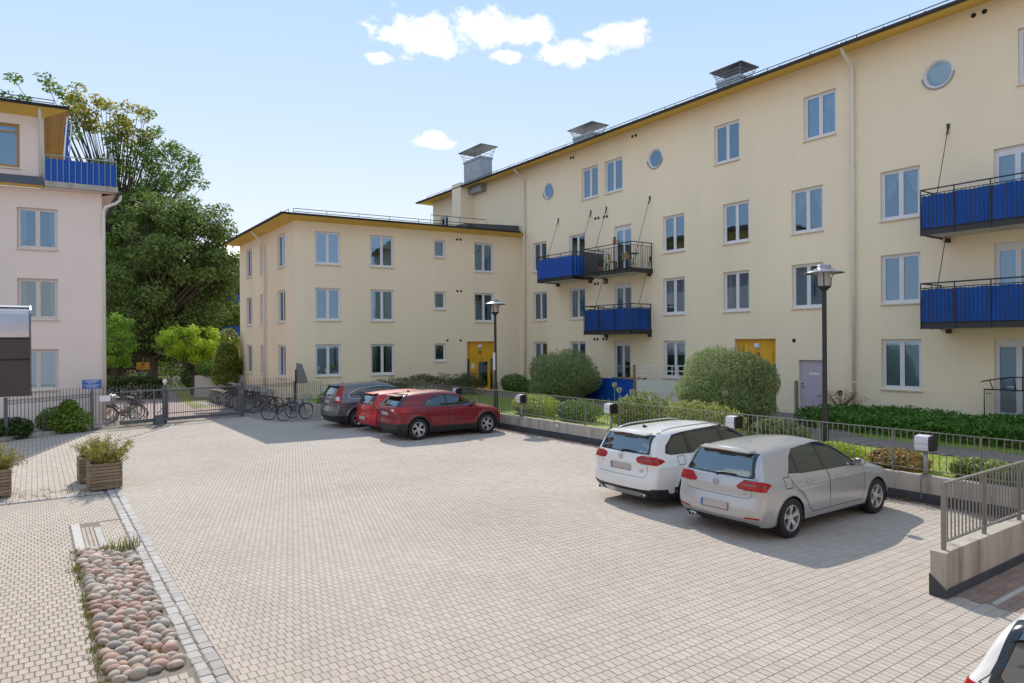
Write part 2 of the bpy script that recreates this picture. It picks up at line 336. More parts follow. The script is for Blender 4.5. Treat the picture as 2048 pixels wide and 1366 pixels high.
def window_proto(w, h, kind='double', fr=None, fill=None):
    """meshes of a window: local x along the wall, y inwards, z up; origin at the lower left of the opening on the wall plane"""
    fr = fr or FRAME; key = (round(w, 2), round(h, 2), kind, fr.name, fill)
    if key in PROTO: return PROTO[key]
    y0, y1 = .085, .155; e = .05; s = .052; f = MB(); panes = []
    f.box(0, w, y0, y1, 0, e); f.box(0, w, y0, y1, h-e, h); f.box(0, e, y0, y1, e, h-e); f.box(w-e, w, y0, y1, e, h-e)
    if kind in ('double', 'door', 'transom'):
        cuts = [(e, w/2-.018), (w/2+.018, w-e)]; f.box(w/2-.018, w/2+.018, y0+.004, y1, e, h-e)
    else: cuts = [(e, w-e)]
    lo, hi = e, h-e
    if kind == 'door': hi = h-.17; f.box(e, w-e, y0+.006, y1-.01, hi, h-e)
    if kind == 'transom': f.box(e, w-e, y0+.003, y1, h*.80, h*.80+.06)
    for a, b in cuts:
        f.box(a, b, y0+.012, y1-.015, lo, lo+s); f.box(a, b, y0+.012, y1-.015, hi-s, hi); f.box(a, a+s, y0+.012, y1-.015, lo+s, hi-s); f.box(b-s, b, y0+.012, y1-.015, lo+s, hi-s)
        p = MB(); p.quad((a+s-.005, .118, lo+s-.005), (b-s+.005, .118, lo+s-.005), (b-s+.005, .118, hi-s+.005), (a+s-.005, .118, hi-s+.005)); panes.append(p.mesh('pane', PANE))
    fm = f.mesh('window', fr)
    sl = MB(); sl.add([(-.03, -.055, -.035), (w+.03, -.055, -.035), (w+.03, .1, .004), (-.03, .1, .004), (-.03, -.055, -.062), (w+.03, -.055, -.062), (w+.03, .1, -.03), (-.03, .1, -.03)],
                      [(0,1,2,3), (7,6,5,4), (0,4,5,1), (1,5,6,2), (2,6,7,3), (3,7,4,0)])
    sm = sl.mesh('sill', SILL if kind != 'door' else METAL_D)
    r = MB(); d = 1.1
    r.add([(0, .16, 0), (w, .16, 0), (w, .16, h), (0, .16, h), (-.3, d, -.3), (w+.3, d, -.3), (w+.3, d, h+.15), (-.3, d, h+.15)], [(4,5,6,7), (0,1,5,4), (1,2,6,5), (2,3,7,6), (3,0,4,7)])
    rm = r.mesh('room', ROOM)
    ex = []
    if fill == 'blind':
        b = MB(); n = int((hi-lo)/.035)
        for a, c in cuts:
            for k in range(n):
                z = lo + (k+.5)*(hi-lo)/n; b.add([(a+.02, .165, z-.017), (c-.02, .165, z-.017), (c-.02, .178, z+.017), (a+.02, .178, z+.017)], [(0,1,2,3)])
        ex.append(('blind', b.mesh('blind', BLIND)))
    elif fill == 'blind_half':
        b = MB(); n = int((hi-lo)/.035)
        for a, c in cuts:
            for k in range(n):
                z = lo + (k+.5)*(hi-lo)/n
                if z < lo+(hi-lo)*.62: continue
                b.add([(a+.02, .165, z-.017), (c-.02, .165, z-.017), (c-.02, .178, z+.017), (a+.02, .178, z+.017)], [(0,1,2,3)])
        ex.append(('blind', b.mesh('blind', BLIND)))
    elif fill in ('curtain', 'drape', 'tan', 'green', 'sheer', 'swag'):
        b = MB(); N = 60
        for side in (0, 1):
            vs = []
            rows = 14
            for j in range(rows+1):
                tz = j/rows; z = .02 + tz*(h-.05)
                for i in range(N//2+1):
                    t = i/(N//2)
                    if fill in ('curtain', 'tan', 'green'): wd_ = w*.30
                    elif fill == 'sheer': wd_ = w*.5
                    elif fill == 'drape': wd_ = w*(.16 + .06*math.sin(tz*3))
                    else: wd_ = w*(.10 + .36*max(0, (tz-.45)/.55)**.6)
                    x = t*wd_; x = x if side == 0 else w-x
                    vs.append((x, .24 + .028*math.sin(t*wd_*(38 if fill != 'sheer' else 30) + side), z))
            n1 = N//2+1
            b.add(vs, [(j*n1+i, j*n1+i+1, (j+1)*n1+i+1, (j+1)*n1+i) for j in range(rows) for i in range(N//2)])
        ex.append(('curtain', b.mesh('curtain', {'tan': CURT_O, 'green': CURT_G}.get(fill, CURT), True)))
    if fill == 'plants':
        b = MB(); rr = random.Random(5)
        for q in range(3):
            x0 = w*(.2+.3*q); b.lathe([(.0, .02), (.06, .02), (.08, .16), (0, .16)], (x0, .22, 0), 8)
            for k in range(26):
                a = rr.uniform(0, 6.28); l = rr.uniform(.1, .3); t = Vector((x0+math.cos(a)*l*.6, .22+abs(math.sin(a))*.08, .16+l)); bb = Vector((x0, .22, .14)); sd = Vector((.025, 0, .01))
                b.add([bb-sd*.3, (bb+t)/2+sd, t, (bb+t)/2-sd], [(0,1,2,3)])
        ex.append(('window_plants', b.mesh('window_plants', mat('house_plant', (.05, .11, .03), .6, island=.4))))
    PROTO[key] = (fm, panes, sm, rm, ex); return PROTO[key]
def put_window(F, u0, u1, z0, z1, kind='double', fr=None, fill=None):
    fm, panes, sm, rm, ex = window_proto(u1-u0, z1-z0, kind, fr, fill)
    o = link('window', fm, F.root); o.matrix_basis = F.M(u0, z0)
    for p in panes: link('pane', p, o)
    if kind != 'nosill': link('sill', sm, o)
    link('room', rm, o)
    for n, m in ex: link(n, m, o)
    return o
def put_round(F, u, z, r):
    fm = MB(); fm.lathe([(r*.985, .03), (r*.985, -.012), (r*.90, -.012), (r*.88, .03), (r*.80, .035), (r*.78, .075), (r*.78, .12)], (0, 0, 0), 36, 'Y')
    o = link('round_window', fm.mesh('round_window', FRAME, True), F.root); o.matrix_basis = F.M(u, z)
    p = MB(); N = 36; p.add([(r*.79*math.cos(2*math.pi*k/N), .07, r*.79*math.sin(2*math.pi*k/N)) for k in range(N)], [tuple(range(N))]); link('pane', p.mesh('pane', PANE), o)
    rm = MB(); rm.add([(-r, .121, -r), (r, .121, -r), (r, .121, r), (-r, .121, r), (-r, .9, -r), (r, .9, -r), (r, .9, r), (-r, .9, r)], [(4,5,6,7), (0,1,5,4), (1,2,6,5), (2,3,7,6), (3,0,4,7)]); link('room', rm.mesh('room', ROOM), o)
    sl = MB(); pts = [(math.cos(t)*(r*1.02), -.03, math.sin(t)*(r*1.02)) for t in np.linspace(math.pi*1.03, math.pi*1.97, 16)]; sl.tube(pts, .022, 5); link('sill', sl.mesh('sill', STEEL), o)
def vent(F, u, z, r=.075):
    o = MB(); o.lathe([(0, -.004), (r*.78, -.004), (r*.8, -.012), (r, -.012), (r, .01)], (0, 0, 0), 16, 'Y'); q = link('vent', o.mesh('vent', DARKHOLE, True), F.root); q.matrix_basis = F.M(u, z)
def downpipe(F, u, zt, zb, ov, r=.055, zg=None):
    """from the gutter at overhang ov, swan neck back to the wall, down to zb"""
    zg = zg or zt+.25; m = MB()
    m.tube([F.P(u, zg, ov), F.P(u, zg-.16, ov-.01), F.P(u, zg-.30, ov-.14), F.P(u, zt-.50, .26), F.P(u, zt-.64, .13), F.P(u, zt-.8, .12), F.P(u, (zt+zb)/2, .12), F.P(u, zb, .12)], r, 10)
    o = m.build('downpipe', PIPE_W, F.root, True)
    z = zt-1.0
    while z > zb+.4:
        c = MB(); c.cyl(F.P(u, z, .12), F.P(u, z+.045, .12), r*1.25, n=10); c.cyl(F.P(u, z+.02, 0), F.P(u, z+.02, .12), .012, n=5); z -= 1.45
        link('pipe_clamp', c.mesh('pipe_clamp', PIPE_W), o)
    return o
def snow_rail(F, u0, u1, zbase, out, step=1.7, h=.2, rails=1, name='snow_rail'):
    m = MB()
    for k in range(rails): m.cyl(F.P(u0, zbase+h-k*h*.55, out), F.P(u1, zbase+h-k*h*.55, out), .017, n=5)
    n = max(1, int(abs(u1-u0)/step))
    for i in range(n+1):
        u = u0 + (u1-u0)*i/n; m.cyl(F.P(u, zbase-.03, out), F.P(u, zbase+h, out), .014, n=4); m.cyl(F.P(u, zbase-.03, out), F.P(u, zbase+.02, out-.2), .012, n=4)
    return m.build(name, METAL_D, F.root)
def gutter(F, u0, u1, z, out, r=.075, name='gutter'):
    m = MB(); N = 7; prof = [(math.cos(t)*r, math.sin(t)*r) for t in np.linspace(math.pi, 2*math.pi, N)]; prof = prof + [(r+.012, .012)]
    vs = []
    for u in (u0, u1):
        for a, b in prof: vs.append(F.P(u, z+b, out+a))
    n = len(prof); fs = [(i, i+1, n+i+1, n+i) for i in range(n-1)] + [tuple(range(n-1)), tuple(range(n, 2*n-1))]
    m.add(vs, fs); o = m.build(name, METAL_D, F.root, True)
    return o
def entrance(F, u0, u1, z0, z1, number, leaf_left=False):
    """ochre panelled entrance: side lights, board panel with round lamp over a glazed door"""
    w, h = u1-u0, z1-z0; o = link('entrance_door', MB().box(0, w, .20, .24, h-.9, h).mesh('entrance_door', DOORO), F.root); o.matrix_basis = F.M(u0, z0)
    sw = .24*w/1.8
    def sub(n, mb, m): return link(n, mb.mesh(n, m), o)
    f = MB()
    for x in (0, sw, w-sw-.05, w-.05): f.box(x, x+.05, .17, .25, 0, h)
    f.box(.05, sw, .176, .246, h-.95, h-.87); f.box(w-sw, w-.05, .176, .246, h-.95, h-.87); f.box(sw+.05, w-sw-.05, .178, .25, h-.96, h-.86); f.box(.05, w-.05, .173, .25, h-.05, h-.001)
    sub('door_frame', f, DOORO)
    for x in (.05, w-sw): 
        p = MB(); p.quad((x, .21, .05), (x+sw-.05, .21, .05), (x+sw-.05, .21, h-.95), (x, .21, h-.95)); sub('side_light', p, PANE)
        p = MB(); p.quad((x, .21, h-.87), (x+sw-.05, .21, h-.87), (x+sw-.05, .21, h-.05), (x, .21, h-.05)); sub('side_light', p, PANE)
    a, b = sw+.05, w-sw-.05; s = a + (b-a)*.34
    p = MB(); p.box(a, s, .205, .235, 0, h-.96); sub('board_panel', p, DOORO)
    lf = MB(); t = .10; hh = h-.97
    lf.box(s+.005, s+t, .19, .24, .005, hh); lf.box(b-t, b-.005, .19, .24, .005, hh); lf.box(s+t, b-t, .19, .24, .005, .22); lf.box(s+t, b-t, .19, .24, hh-.14, hh)
    sub('door_leaf', lf, DOORO)
    gl = MB(); gl.quad((s+t, .215, .22), (b-t, .215, .22), (b-t, .215, hh-.14), (s+t, .215, hh-.14)); sub('door_glass', gl, PANE)
    hd = MB(); hd.cyl((s+.05, .19, 1.02), (s+.05, .13, 1.02), .012, n=6); hd.cyl((s+.05, .13, 1.02), (s+.05, .13, 1.2), .013, n=6); sub('door_handle', hd, STEEL)
    lp = MB(); lp.lathe([(0, .07), (.08, .075), (.115, .11), (.125, .15), (.125, .2)], ((a+b)/2, 0, h-.27), 18, 'Y'); q = sub('door_lamp', lp, mat('lamp_bowl', (.7, .7, .7), .25)); q.data.polygons.foreach_set('use_smooth', [True]*len(q.data.polygons))
    nt = MB(); nt.box(a+.06, a+.24, .197, .204, 1.22, 1.50); sub('notice', nt, WHITE)
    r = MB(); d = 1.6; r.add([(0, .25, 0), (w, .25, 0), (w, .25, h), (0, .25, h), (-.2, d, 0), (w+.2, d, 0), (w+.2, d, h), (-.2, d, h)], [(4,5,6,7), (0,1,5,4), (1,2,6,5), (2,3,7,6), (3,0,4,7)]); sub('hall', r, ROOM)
    tcu = bpy.data.curves.new('house_number', 'FONT'); tcu.body = number; tcu.size = .22; tcu.extrude = .004; tcu.align_x = 'CENTER'
    to = bpy.data.objects.new('house_number', tcu); COL.objects.link(to); bpy.context.view_layer.update()
    me = bpy.data.meshes.new_from_object(to.evaluated_get(bpy.context.evaluated_depsgraph_get())); bpy.data.objects.remove(to)
    me.transform(Matrix.Translation(((a+b)/2, .190, h-.66)) @ Matrix.Rotation(math.pi/2, 4, 'X')); me.materials.clear(); me.materials.append(BLACK); link('house_number', me, o)
    return o

# ================================================================ long four-storey building on the right
XF = 22.54; GZ = .5
lb = thing('apartment_building', 'long four storey cream building with blue balconies and three round windows', 'building', (XF, 10, 0))
LF = Fac((XF, 0), (0, -1), lb)                       # u = -Y
HEAD = (3.17, 5.88, 8.58, 11.80); LSILL = (1.58, 4.32, 7.01, 10.26); LTOP = 12.86
Y_FAR, Y_NEAR = 41.55, -9.0
cols = {'a': 29.51, 'b': 26.40, 'd': 20.03, 'e': 16.85, 'f': 13.85, 'g': 10.67, 'i': 4.6}
W2 = .605; wins = []
fills = {(0,'a'): 'green', (0,'b'): 'green', (0,'d'): 'blind_half', (0,'g'): 'blind', (0,'i'): None, (1,'a'): 'tan', (1,'b'): 'drape', (1,'d'): 'curtain', (1,'e'): 'drape', (1,'f'): None, (1,'g'): None,
         (2,'a'): 'green', (2,'b'): None, (2,'d'): 'plants', (2,'e'): 'plants', (2,'f'): 'swag', (2,'g'): 'swag'}
for fl in range(3):
    for c, y in cols.items():
        if fl == 0 and c in ('e', 'f'): continue
        wins.append((-y-W2, -y+W2, LSILL[fl], HEAD[fl], 'double', fills.get((fl, c))))
for y, fi in ((25.40, None), (23.72, None), (17.26, None), (13.35, 'blind'), (6.87, 'blind_half')):
    wins.append((-y-.605, -y+.605, LSILL[3], HEAD[3], 'double', fi))
for y, z, fi in ((23.12, 6.32, 'sheer'), (23.14, 3.62, 'curtain'), (7.52, 6.32, 'sheer'), (7.52, 3.62, 'tan')):
    wins.append((-y-.56, -y+.56, z, HEAD[2] if z > 5 else HEAD[1], 'door', fi))
wins.append((-23.75, -22.67, .75, HEAD[0], 'door', 'curtain'))
wins.append((-8.10, -6.95, .95, HEAD[0]-.02, 'door', 'blind'))
for y, w_ in ((40.05, 1.1), (37.95, 1.0)): wins.append((-y-w_/2, -y+w_/2, 9.95, 11.62, 'double', None))
ENT = (-16.95, -15.13, GZ, 3.22); SDO = (-14.21, -13.18, GZ, 2.45)
rounds = [(-28.70, 11.22, .44), (-21.06, 11.24, .44), (-9.53, 11.22, .44)]
wall_mesh(LF, -Y_FAR, -Y_NEAR, -.3, LTOP, [w[:4] for w in wins] + [ENT, SDO], rounds, CREAM)
for w in wins: put_window(LF, *w[:4], w[4], None, w[5])
for r in rounds: put_round(LF, *r)
entrance(LF, *ENT, '18')
pl = MB(); pl.box(0, 1.03, .1, .15, .02, 1.95); sd = link('service_door', pl.mesh('service_door', LILAC), lb); sd.matrix_basis = LF.M(SDO[0], GZ)
link('door_sign', MB().box(.36, .74, .094, .0985, 1.43, 1.50).mesh('door_sign', WHITE), sd)
hm = MB(); hm.cyl((.09, .1, .98), (.09, .04, .98), .012, n=6); hm.cyl((.09, .045, .98), (.2, .045, .98), .011, n=6); hm.cyl((.09, .1, 1.1), (.09, .08, 1.1), .03, n=10); link('door_handle', hm.mesh('door_handle', BLACK), sd)
ml = MB(); ml.box(0, 1.03, .045, .13, .0, .03); link('threshold', ml.mesh('threshold', CONC), sd)
kb = MB(); kb.box(-.13, -.02, -.06, .0, 0.02, 1.2); kq = link('door_guard', kb.mesh('door_guard', mat('wood_old', (.22, .19, .13), .8, var=.2, vscale=6, stretch=(6, 6, .6))), lb); kq.matrix_basis = LF.M(SDO[0], GZ)
# plinth
pm = MB()
for a, b in ((-Y_FAR, ENT[0]), (ENT[1], SDO[0]), (SDO[1], -Y_NEAR)):
    pm.add([LF.P(a, -.3, .018), LF.P(b, -.3, .018), LF.P(b, .68, .018), LF.P(a, .68, .018), LF.P(b, .68, 0), LF.P(a, .68, 0)], [(0,1,2,3), (3,2,4,5)])
pm.build('plinth', CREAM2, lb)
for u, z in ((-27.9, 9.45), ): pass
for y, z in ((31.0, 12.35),): pass
for px, py in ((1142, 316), (1147, 315), (1265, 273), (1272, 271), (1947, 31), (1969, 23), (1191, 437), (1197, 436), (1208, 434), (1214, 433), (1190, 568), (1196, 567), (1209, 566), (1214, 565), (1189, 678.5), (1195, 678.5), (1207, 678), (1213, 678), (1588, 681)):
    q = on(px, py, 0, XF); vent(LF, -q.y, q.z, .07)
q = on(1680, 786, 0, XF); vent(LF, -q.y, q.z, .1)
for y in (30.78, 12.12): downpipe(LF, -y, LTOP, .62, .80, zg=LTOP+.05)
# eaves, roof, gutter
EO = .82; GUT = on(1400, 199, 0, XF-EO).z
rf = MB(); ridge = 5.2; rz = GUT+.10+ (ridge+EO)*math.tan(math.radians(15))
uF, uN = -Y_FAR-.75, -Y_NEAR+.7
rf.add([LF.P(uF, GUT+.04, EO), LF.P(uN, GUT+.04, EO), LF.P(uN, rz, -ridge), LF.P(uF+5.5, rz, -ridge), LF.P(uN, GUT+.04, -2*ridge-EO), LF.P(uF, GUT+.04, -2*ridge-EO)], [(0,1,2,3), (3,2,4,5), (0,3,5)])
ro = rf.build('roof', METAL_ROOF, lb)
sf = MB(); sf.add([LF.P(uF, GUT+.0, EO), LF.P(uN, GUT+.0, EO), LF.P(uN, LTOP-.002, .0), LF.P(-Y_FAR, LTOP-.002, .0), LF.P(uF, GUT+.04, EO), LF.P(uN, GUT+.04, EO), LF.P(uF, GUT, -2*ridge), LF.P(-Y_FAR, LTOP-.002, -2*ridge)], [(3,2,1,0), (0,1,5,4), (0,6,7,3)])
sf.build('soffit', OCHRE, lb)
gutter(LF, uF, uN, GUT+.06, EO+.07)
for k in range(3):      # joint brackets
    pass
br = MB(); u = uF+.4
while u < uN: br.box(*(lambda p: (p.x-.02, p.x+.10, p.y-.012, p.y+.012, p.z-.02, p.z+.07))(LF.P(u, GUT+.06, EO+.07))); u += 1.2
br.build('gutter_bracket', METAL_D, lb)
snow_rail(LF, uF+.9, uN, GUT+.16, EO-.28, 1.6, .19, 1)
# far end wall and back (never seen, closes the volume for light)
FE = Fac((XF+2*ridge, Y_FAR), (-1, 0), lb); em = MB(); em.quad(FE.P(0, -.3), FE.P(2*ridge, -.3), FE.P(2*ridge, LTOP), FE.P(0, LTOP))
BK = Fac((XF+2*ridge, 0), (0, 1), lb); em.quad(BK.P(Y_NEAR, -.3), BK.P(Y_FAR, -.3), BK.P(Y_FAR, LTOP), BK.P(Y_NEAR, LTOP))
NE = Fac((XF, Y_NEAR), (1, 0), lb); em.quad(NE.P(0, -.3), NE.P(2*ridge, -.3), NE.P(2*ridge, LTOP), NE.P(0, LTOP))
em.build('end_wall', CREAM, lb)
# chimneys
def chimney(px0, px1, pyt, pyb, back, clad=True, hcap=.55):
    X = XF + back; a = on(px0, pyb, 0, X); b = on(px1, pyb, 0, X); t = on((px0+px1)/2, pyt, 0, X).z
    y0, y1 = min(a.y, b.y), max(a.y, b.y); w = (y1-y0); cy = (y0+y1)/2 ; bx = X+.45 - XF; zb = a.z-.9; B = lb.location
    body = MB(); y0, y1 = cy-w*.36-B.y, cy+w*.36-B.y; zt = t-hcap
    body.box(bx-.42, bx+.42, y0, y1, zb, zt-.12); body.box(bx-.46, bx+.46, y0-.04, y1+.04, zt-.12, zt)
    o = body.build('chimney', ZINC, lb)
    cp = MB(); e = w*.5
    cp.add([(bx-.62, cy-B.y-e, zt+hcap-.10), (bx+.62, cy-B.y-e, zt+hcap-.10), (bx+.62, cy-B.y+e, zt+hcap-.10), (bx-.62, cy-B.y+e, zt+hcap-.10), (bx, cy-B.y, zt+hcap+.02)], [(3,2,1,0), (0,1,4), (1,2,4), (2,3,4), (3,0,4)])
    cp.box(bx-.62, bx+.62, cy-B.y-e, cy-B.y+e, zt+hcap-.14, zt+hcap-.102); link('chimney_cap', cp.mesh('chimney_cap', METAL_ROOF), o)
    lg = MB()
    for sx in (-1, 1):
        for sy in (-1, 1): lg.cyl((bx+sx*.40, (y0+y1)/2+sy*(y1-y0)*.47, zt), (bx+sx*.54, (y0+y1)/2+sy*e*.9, zt+hcap-.13), .018, n=5)
    for k in (.3, .6):
        f = .40+.14*k; g_ = (y1-y0)*.47*(1-k)+e*.9*k; c = (y0+y1)/2; z = zt+(hcap-.13)*k
        lg.tube([(bx-f, c-g_, z), (bx+f, c-g_, z), (bx+f, c+g_, z), (bx-f, c+g_, z)], .013, 4, True)
    link('cap_legs', lg.mesh('cap_legs', STEEL), o)
chimney(1139, 1189, 249, 278, 2.2); chimney(1424, 1488, 130, 178, 2.2)
chimney(921, 967, 294, 365, -.45, hcap=.72)
ds = MB(); ds.add([LF.P(-37.3, 9.0, .95), LF.P(-36.25, 9.0, .95), LF.P(-36.25, 13.05, .95), LF.P(-37.3, 13.05, .95), LF.P(-37.3, 9.0, 0), LF.P(-36.25, 9.0, 0), LF.P(-36.25, 12.9, 0), LF.P(-37.3, 12.9, 0)], [(0,1,2,3), (1,5,6,2), (4,0,3,7)]); ds.build('chimney_breast', CREAM, lb)
# balconies
def balcony(y0, y1, zf, style, D=1.3, rods=()):
    """y0 > y1 along the wall, zf = walking level"""
    X0 = -D; B = lb.location; a, b = y0-B.y, y1-B.y; L = a-b
    o = MB().box(X0+.03, 0, b+.03, a-.03, zf-.16, zf-.03).build('balcony', SOFFW, lb)
    def sub(n, mb, m, sm=False): return link(n, mb.mesh(n, m, sm), o)
    eb = MB(); eb.box(X0-.02, X0+.028, b, a, zf-.20, zf-.01); eb.box(X0+.03, -.0, b-.02, b+.028, zf-.20, zf-.01); eb.box(X0+.03, -.0, a-.028, a+.02, zf-.20, zf-.01); sub('edge_beam', eb, BLACK)
    hr = MB(); H = 1.12
    hr.tube([(-.02, b, zf+H), (X0, b, zf+H), (X0, a, zf+H), (-.02, a, zf+H)], .022, 6)
    hr.tube([(-.02, b, zf+H-.14), (X0, b, zf+H-.14), (X0, a, zf+H-.14), (-.02, a, zf+H-.14)], .012, 5)
    hr.tube([(-.02, b, zf-.02), (X0-.03, b, zf-.02), (X0-.03, a, zf-.02), (-.02, a, zf-.02)], .014, 5); sub('handrail', hr, BLACK)
    n = max(3, round(L/1.0)); pts = [(X0-.03, b + L*i/n) for i in range(n+1)] + [(-.06, b), (-.06, a), (X0/2, b), (X0/2, a)]
    pm_ = MB().box(-.012, .012, -.012, .012, -.22, H).mesh('rail_post', BLACK)
    for x, y in pts: link('rail_post', pm_, o, (x, y, zf))
    bm_ = MB().box(-.007, .007, -.007, .007, -.05, H-.14).mesh('baluster', BLACK)
    nb = int(L/.105)
    if style != 'panel':
        for i in range(1, nb): link('baluster', bm_, o, (X0-.045, b + L*i/nb, zf))
        ns = int(D/.105)
        for i in range(1, ns):
            link('baluster', bm_, o, (X0*i/ns, b-.012, zf)); 
            if style == 'cage': link('baluster', bm_, o, (X0*i/ns, a+.012, zf))
    if style in ('cloth', 'panel'):
        cm = MB(); off = .0 if style == 'cloth' else -.05; N = int(L/.035)
        path = [(-.05, a-off)] + [(X0-off*0+off, a-off)] 
        pp = []
        for i in range(int(D/.05)+1): pp.append((-.03 + (X0+.03)*i/int(D/.05), a))
        for i in range(1, N+1): pp.append((X0, a - L*i/N))
        for i in range(1, int(D/.05)+1): pp.append((X0*(1-i/int(D/.05)) - .03*(i/int(D/.05)), b))
        vs = []
        R = 5
        for j in range(R+1):
            z = zf-.02 + (H-.16)*j/R
            for k, (x, y) in enumerate(pp):
                if style == 'cloth': w = .008*math.sin(k*.55+y*3)+.010*math.sin(k*.13+j*.9)
                else: w = -.05 + .028*(1 if (k//2) % 2 else -1)
                front = X0+.001 >= x
                vs.append((x+(w+.006 if front else 0), y + (0 if front else w*(.6 if y < (a+b)/2 else -.6)), z + (.012*math.sin(k*.37) if j == R and style == 'cloth' else 0)))
        m_ = len(pp); cm.add(vs, [(j*m_+k, j*m_+k+1, (j+1)*m_+k+1, (j+1)*m_+k) for j in range(R) for k in range(m_-1)])
        sub('blue_screen', cm, BLUE if style == 'cloth' else BLUEP, style == 'cloth')
    if style == 'cage':
        g_ = MB(); g_.box(X0+.02, -.08, a-.03, a-.012, zf, zf+H-.16); sub('side_panel', g_, mat('grey_panel', (.10, .105, .12), .5))
    for y in rods:
        t = MB(); ty = y-B.y; zt = zf+3.16
        t.cyl((X0+.12, ty, zf-.1), (-.01, ty, zt), .011, n=6); t.cyl((-.10, ty, zt-.25), (-.0, ty, zt), .026, n=6); t.box(-.03, 0, ty-.04, ty+.04, zt-.05, zt+.09); sub('tie_rod', t, BLACK)
        k = MB(); k.box(-.16, 0, ty-.05, ty+.05, zf-.33, zf-.205); sub('bracket', k, BLACK)
    return o
balcony(27.96, 25.18, 6.38, 'panel', rods=(27.86, 25.02+.3)); balcony(24.40, 21.25, 6.38, 'cage', rods=(24.2, 21.38)); balcony(24.37, 21.33, 3.68, 'cloth', rods=(24.2, 21.38))
balcony(9.46, 5.9, 6.38, 'cloth', rods=(9.25, 6.1)); balcony(9.47, 5.9, 3.66, 'cloth', rods=(9.25, 6.1))
# french balcony grille by the ground-floor window on the far right
gx = -.28; gr = MB(); ya, yb = 8.25-10, 6.4-10
gr.tube([(gx, ya, .78), (gx, ya, 1.72), (gx, yb, 1.72), (gx, yb, .78)], .02, 5); gr.tube([(gx, ya, .8), (gx, yb, .8)], .016, 5)
gr.tube([(gx, ya+.08, 1.93)] + [(gx, ya+.08-(1.93+.08)*t, 1.93+.16*math.sin(math.pi*t)) for t in np.linspace(.05, .95, 10)] + [(gx, yb-.08, 1.93)], .018, 5)
for k, s in ((.12, -.5), (.42, -.4), (.5, 0), (.58, .4), (.88, .5)):
    y = ya+(yb-ya)*k; gr.cyl((gx, y, 1.72), (gx, y-s*.16, 1.93+.13*math.sin(math.pi*k)), .013, n=5)
for y in (ya, yb):
    for z in (.85, 1.6): gr.cyl((gx, y-.05, z), (0, y-.05, z), .014, n=5)
go = gr.build('window_guard', BLACK, lb)
nm = MB(); k = ya
while k > yb: nm.box(gx-.003, gx+.003, k-.0025, k+.0025, .8, 1.72); k -= .045
z = .84
while z < 1.72: nm.box(gx-.003, gx+.003, yb, ya, z-.0025, z+.0025); z += .045
link('wire_mesh', nm.mesh('wire_mesh', STEEL), go)

# ================================================================ three-storey wing, square to the picture
P0 = Vector((XF, 31.37, 0)); WD = Vector((.99426, -.10696, 0)); WL = 12.37
wb = thing('apartment_building', 'three storey cream wing with flat dark roof and ochre entrance door', 'building', tuple(P0 - WD*WL/2))
WF = Fac(tuple(P0 - WD*WL)[:2], WD[:2], wb); WC = P0 - WD*WL
WTOP = 9.06
def uu(l, r): return (WL-l, WL-r)
wr = []
for l, r, small, f3 in ((11.42, 10.18, 0, ('blind', None, 'green')), (8.67, 7.43, 0, ('blind_half', 'curtain', 'curtain')), (5.22, 4.56, 1, ('blind', None, None)), (2.86, 1.67, 0, ('sheer', 'green', None))):
    for fl, (hd, sl_) in enumerate(((3.11, 1.56), (5.87, 4.29), (8.62, 7.03))):
        if fl == 0 and l < 3: continue
        s_ = sl_ if not small else hd-.93
        wr.append(uu(l, r) + (s_, hd, 'double' if not small else 'single', f3[2-fl]))
WENT = uu(3.32, 1.60) + (GZ, 3.21)
wall_mesh(WF, 0, WL, -.3, WTOP, [w[:4] for w in wr] + [WENT], [], CREAM2)
for w in wr: put_window(WF, *w[:4], w[4], None, w[5])
entrance(WF, *WENT, '38')
for u, z in ((3.87, 8.71), (3.67, 8.71), (3.87, 5.93), (3.66, 5.93), (4.47, 3.27), (3.70, 3.27)): vent(WF, WL-u, z, .065)
Y_WF = 43.35; WE = Fac((WC.x, Y_WF), (0, -1), wb); EL = Y_WF - WC.y
er = []
for ya, yb in ((41.80, 40.55), (38.86, 37.96), (35.52, 34.25)):
    for hd, sl_ in ((3.09, 1.47), (5.86, 4.24), (8.68, 7.02)): er.append((Y_WF-ya, Y_WF-yb, sl_, hd, 'double', 'green' if hd < 8 else None))
wall_mesh(WE, 0, EL, -.3, WTOP, [w[:4] for w in er], [], CREAM2, name='gable_wall')
for w in er: put_window(WE, *w[:4], w[4], None, w[5])
cw = MB(); bb_ = wb.location
cw.add([Vector((WC.x, Y_WF, -.3))-bb_, Vector((XF, Y_WF, -.3))-bb_, Vector((XF, Y_WF, WTOP))-bb_, Vector((WC.x, Y_WF, WTOP))-bb_], [(0,1,2,3)]); cw.build('rear_wall', CREAM2, wb)
# roof: low hip with .7 overhang
WO = .70; GU = 9.20
def wv(p, z): return Vector((p[0], p[1], z)) - bb_
pA = WC + WF.n*WO + Vector((-WO, 0, 0)); pB = Vector((XF-.02, P0.y, 0)) + WF.n*WO; pC = Vector((XF-.02, Y_WF+WO, 0)); pD = Vector((WC.x-WO, Y_WF+WO, 0))
r1 = Vector((WC.x+5.2, (WC.y+Y_WF)/2, 0)); r2 = Vector((XF-.02, (P0.y+Y_WF)/2, 0)); hz_ = GU+.08+5.2*math.tan(math.radians(7))
rw = MB(); rw.add([wv(pA, GU+.05), wv(pB, GU+.05), wv(r2, hz_), wv(r1, hz_), wv(pC, GU+.05), wv(pD, GU+.05)], [(0,1,2,3), (3,2,4,5), (0,3,5)]); rw.build('roof', METAL_ROOF, wb)
sw_ = MB(); cF = WC; cR = Vector((XF-.02, P0.y, 0)); cD = Vector((WC.x, Y_WF, 0))
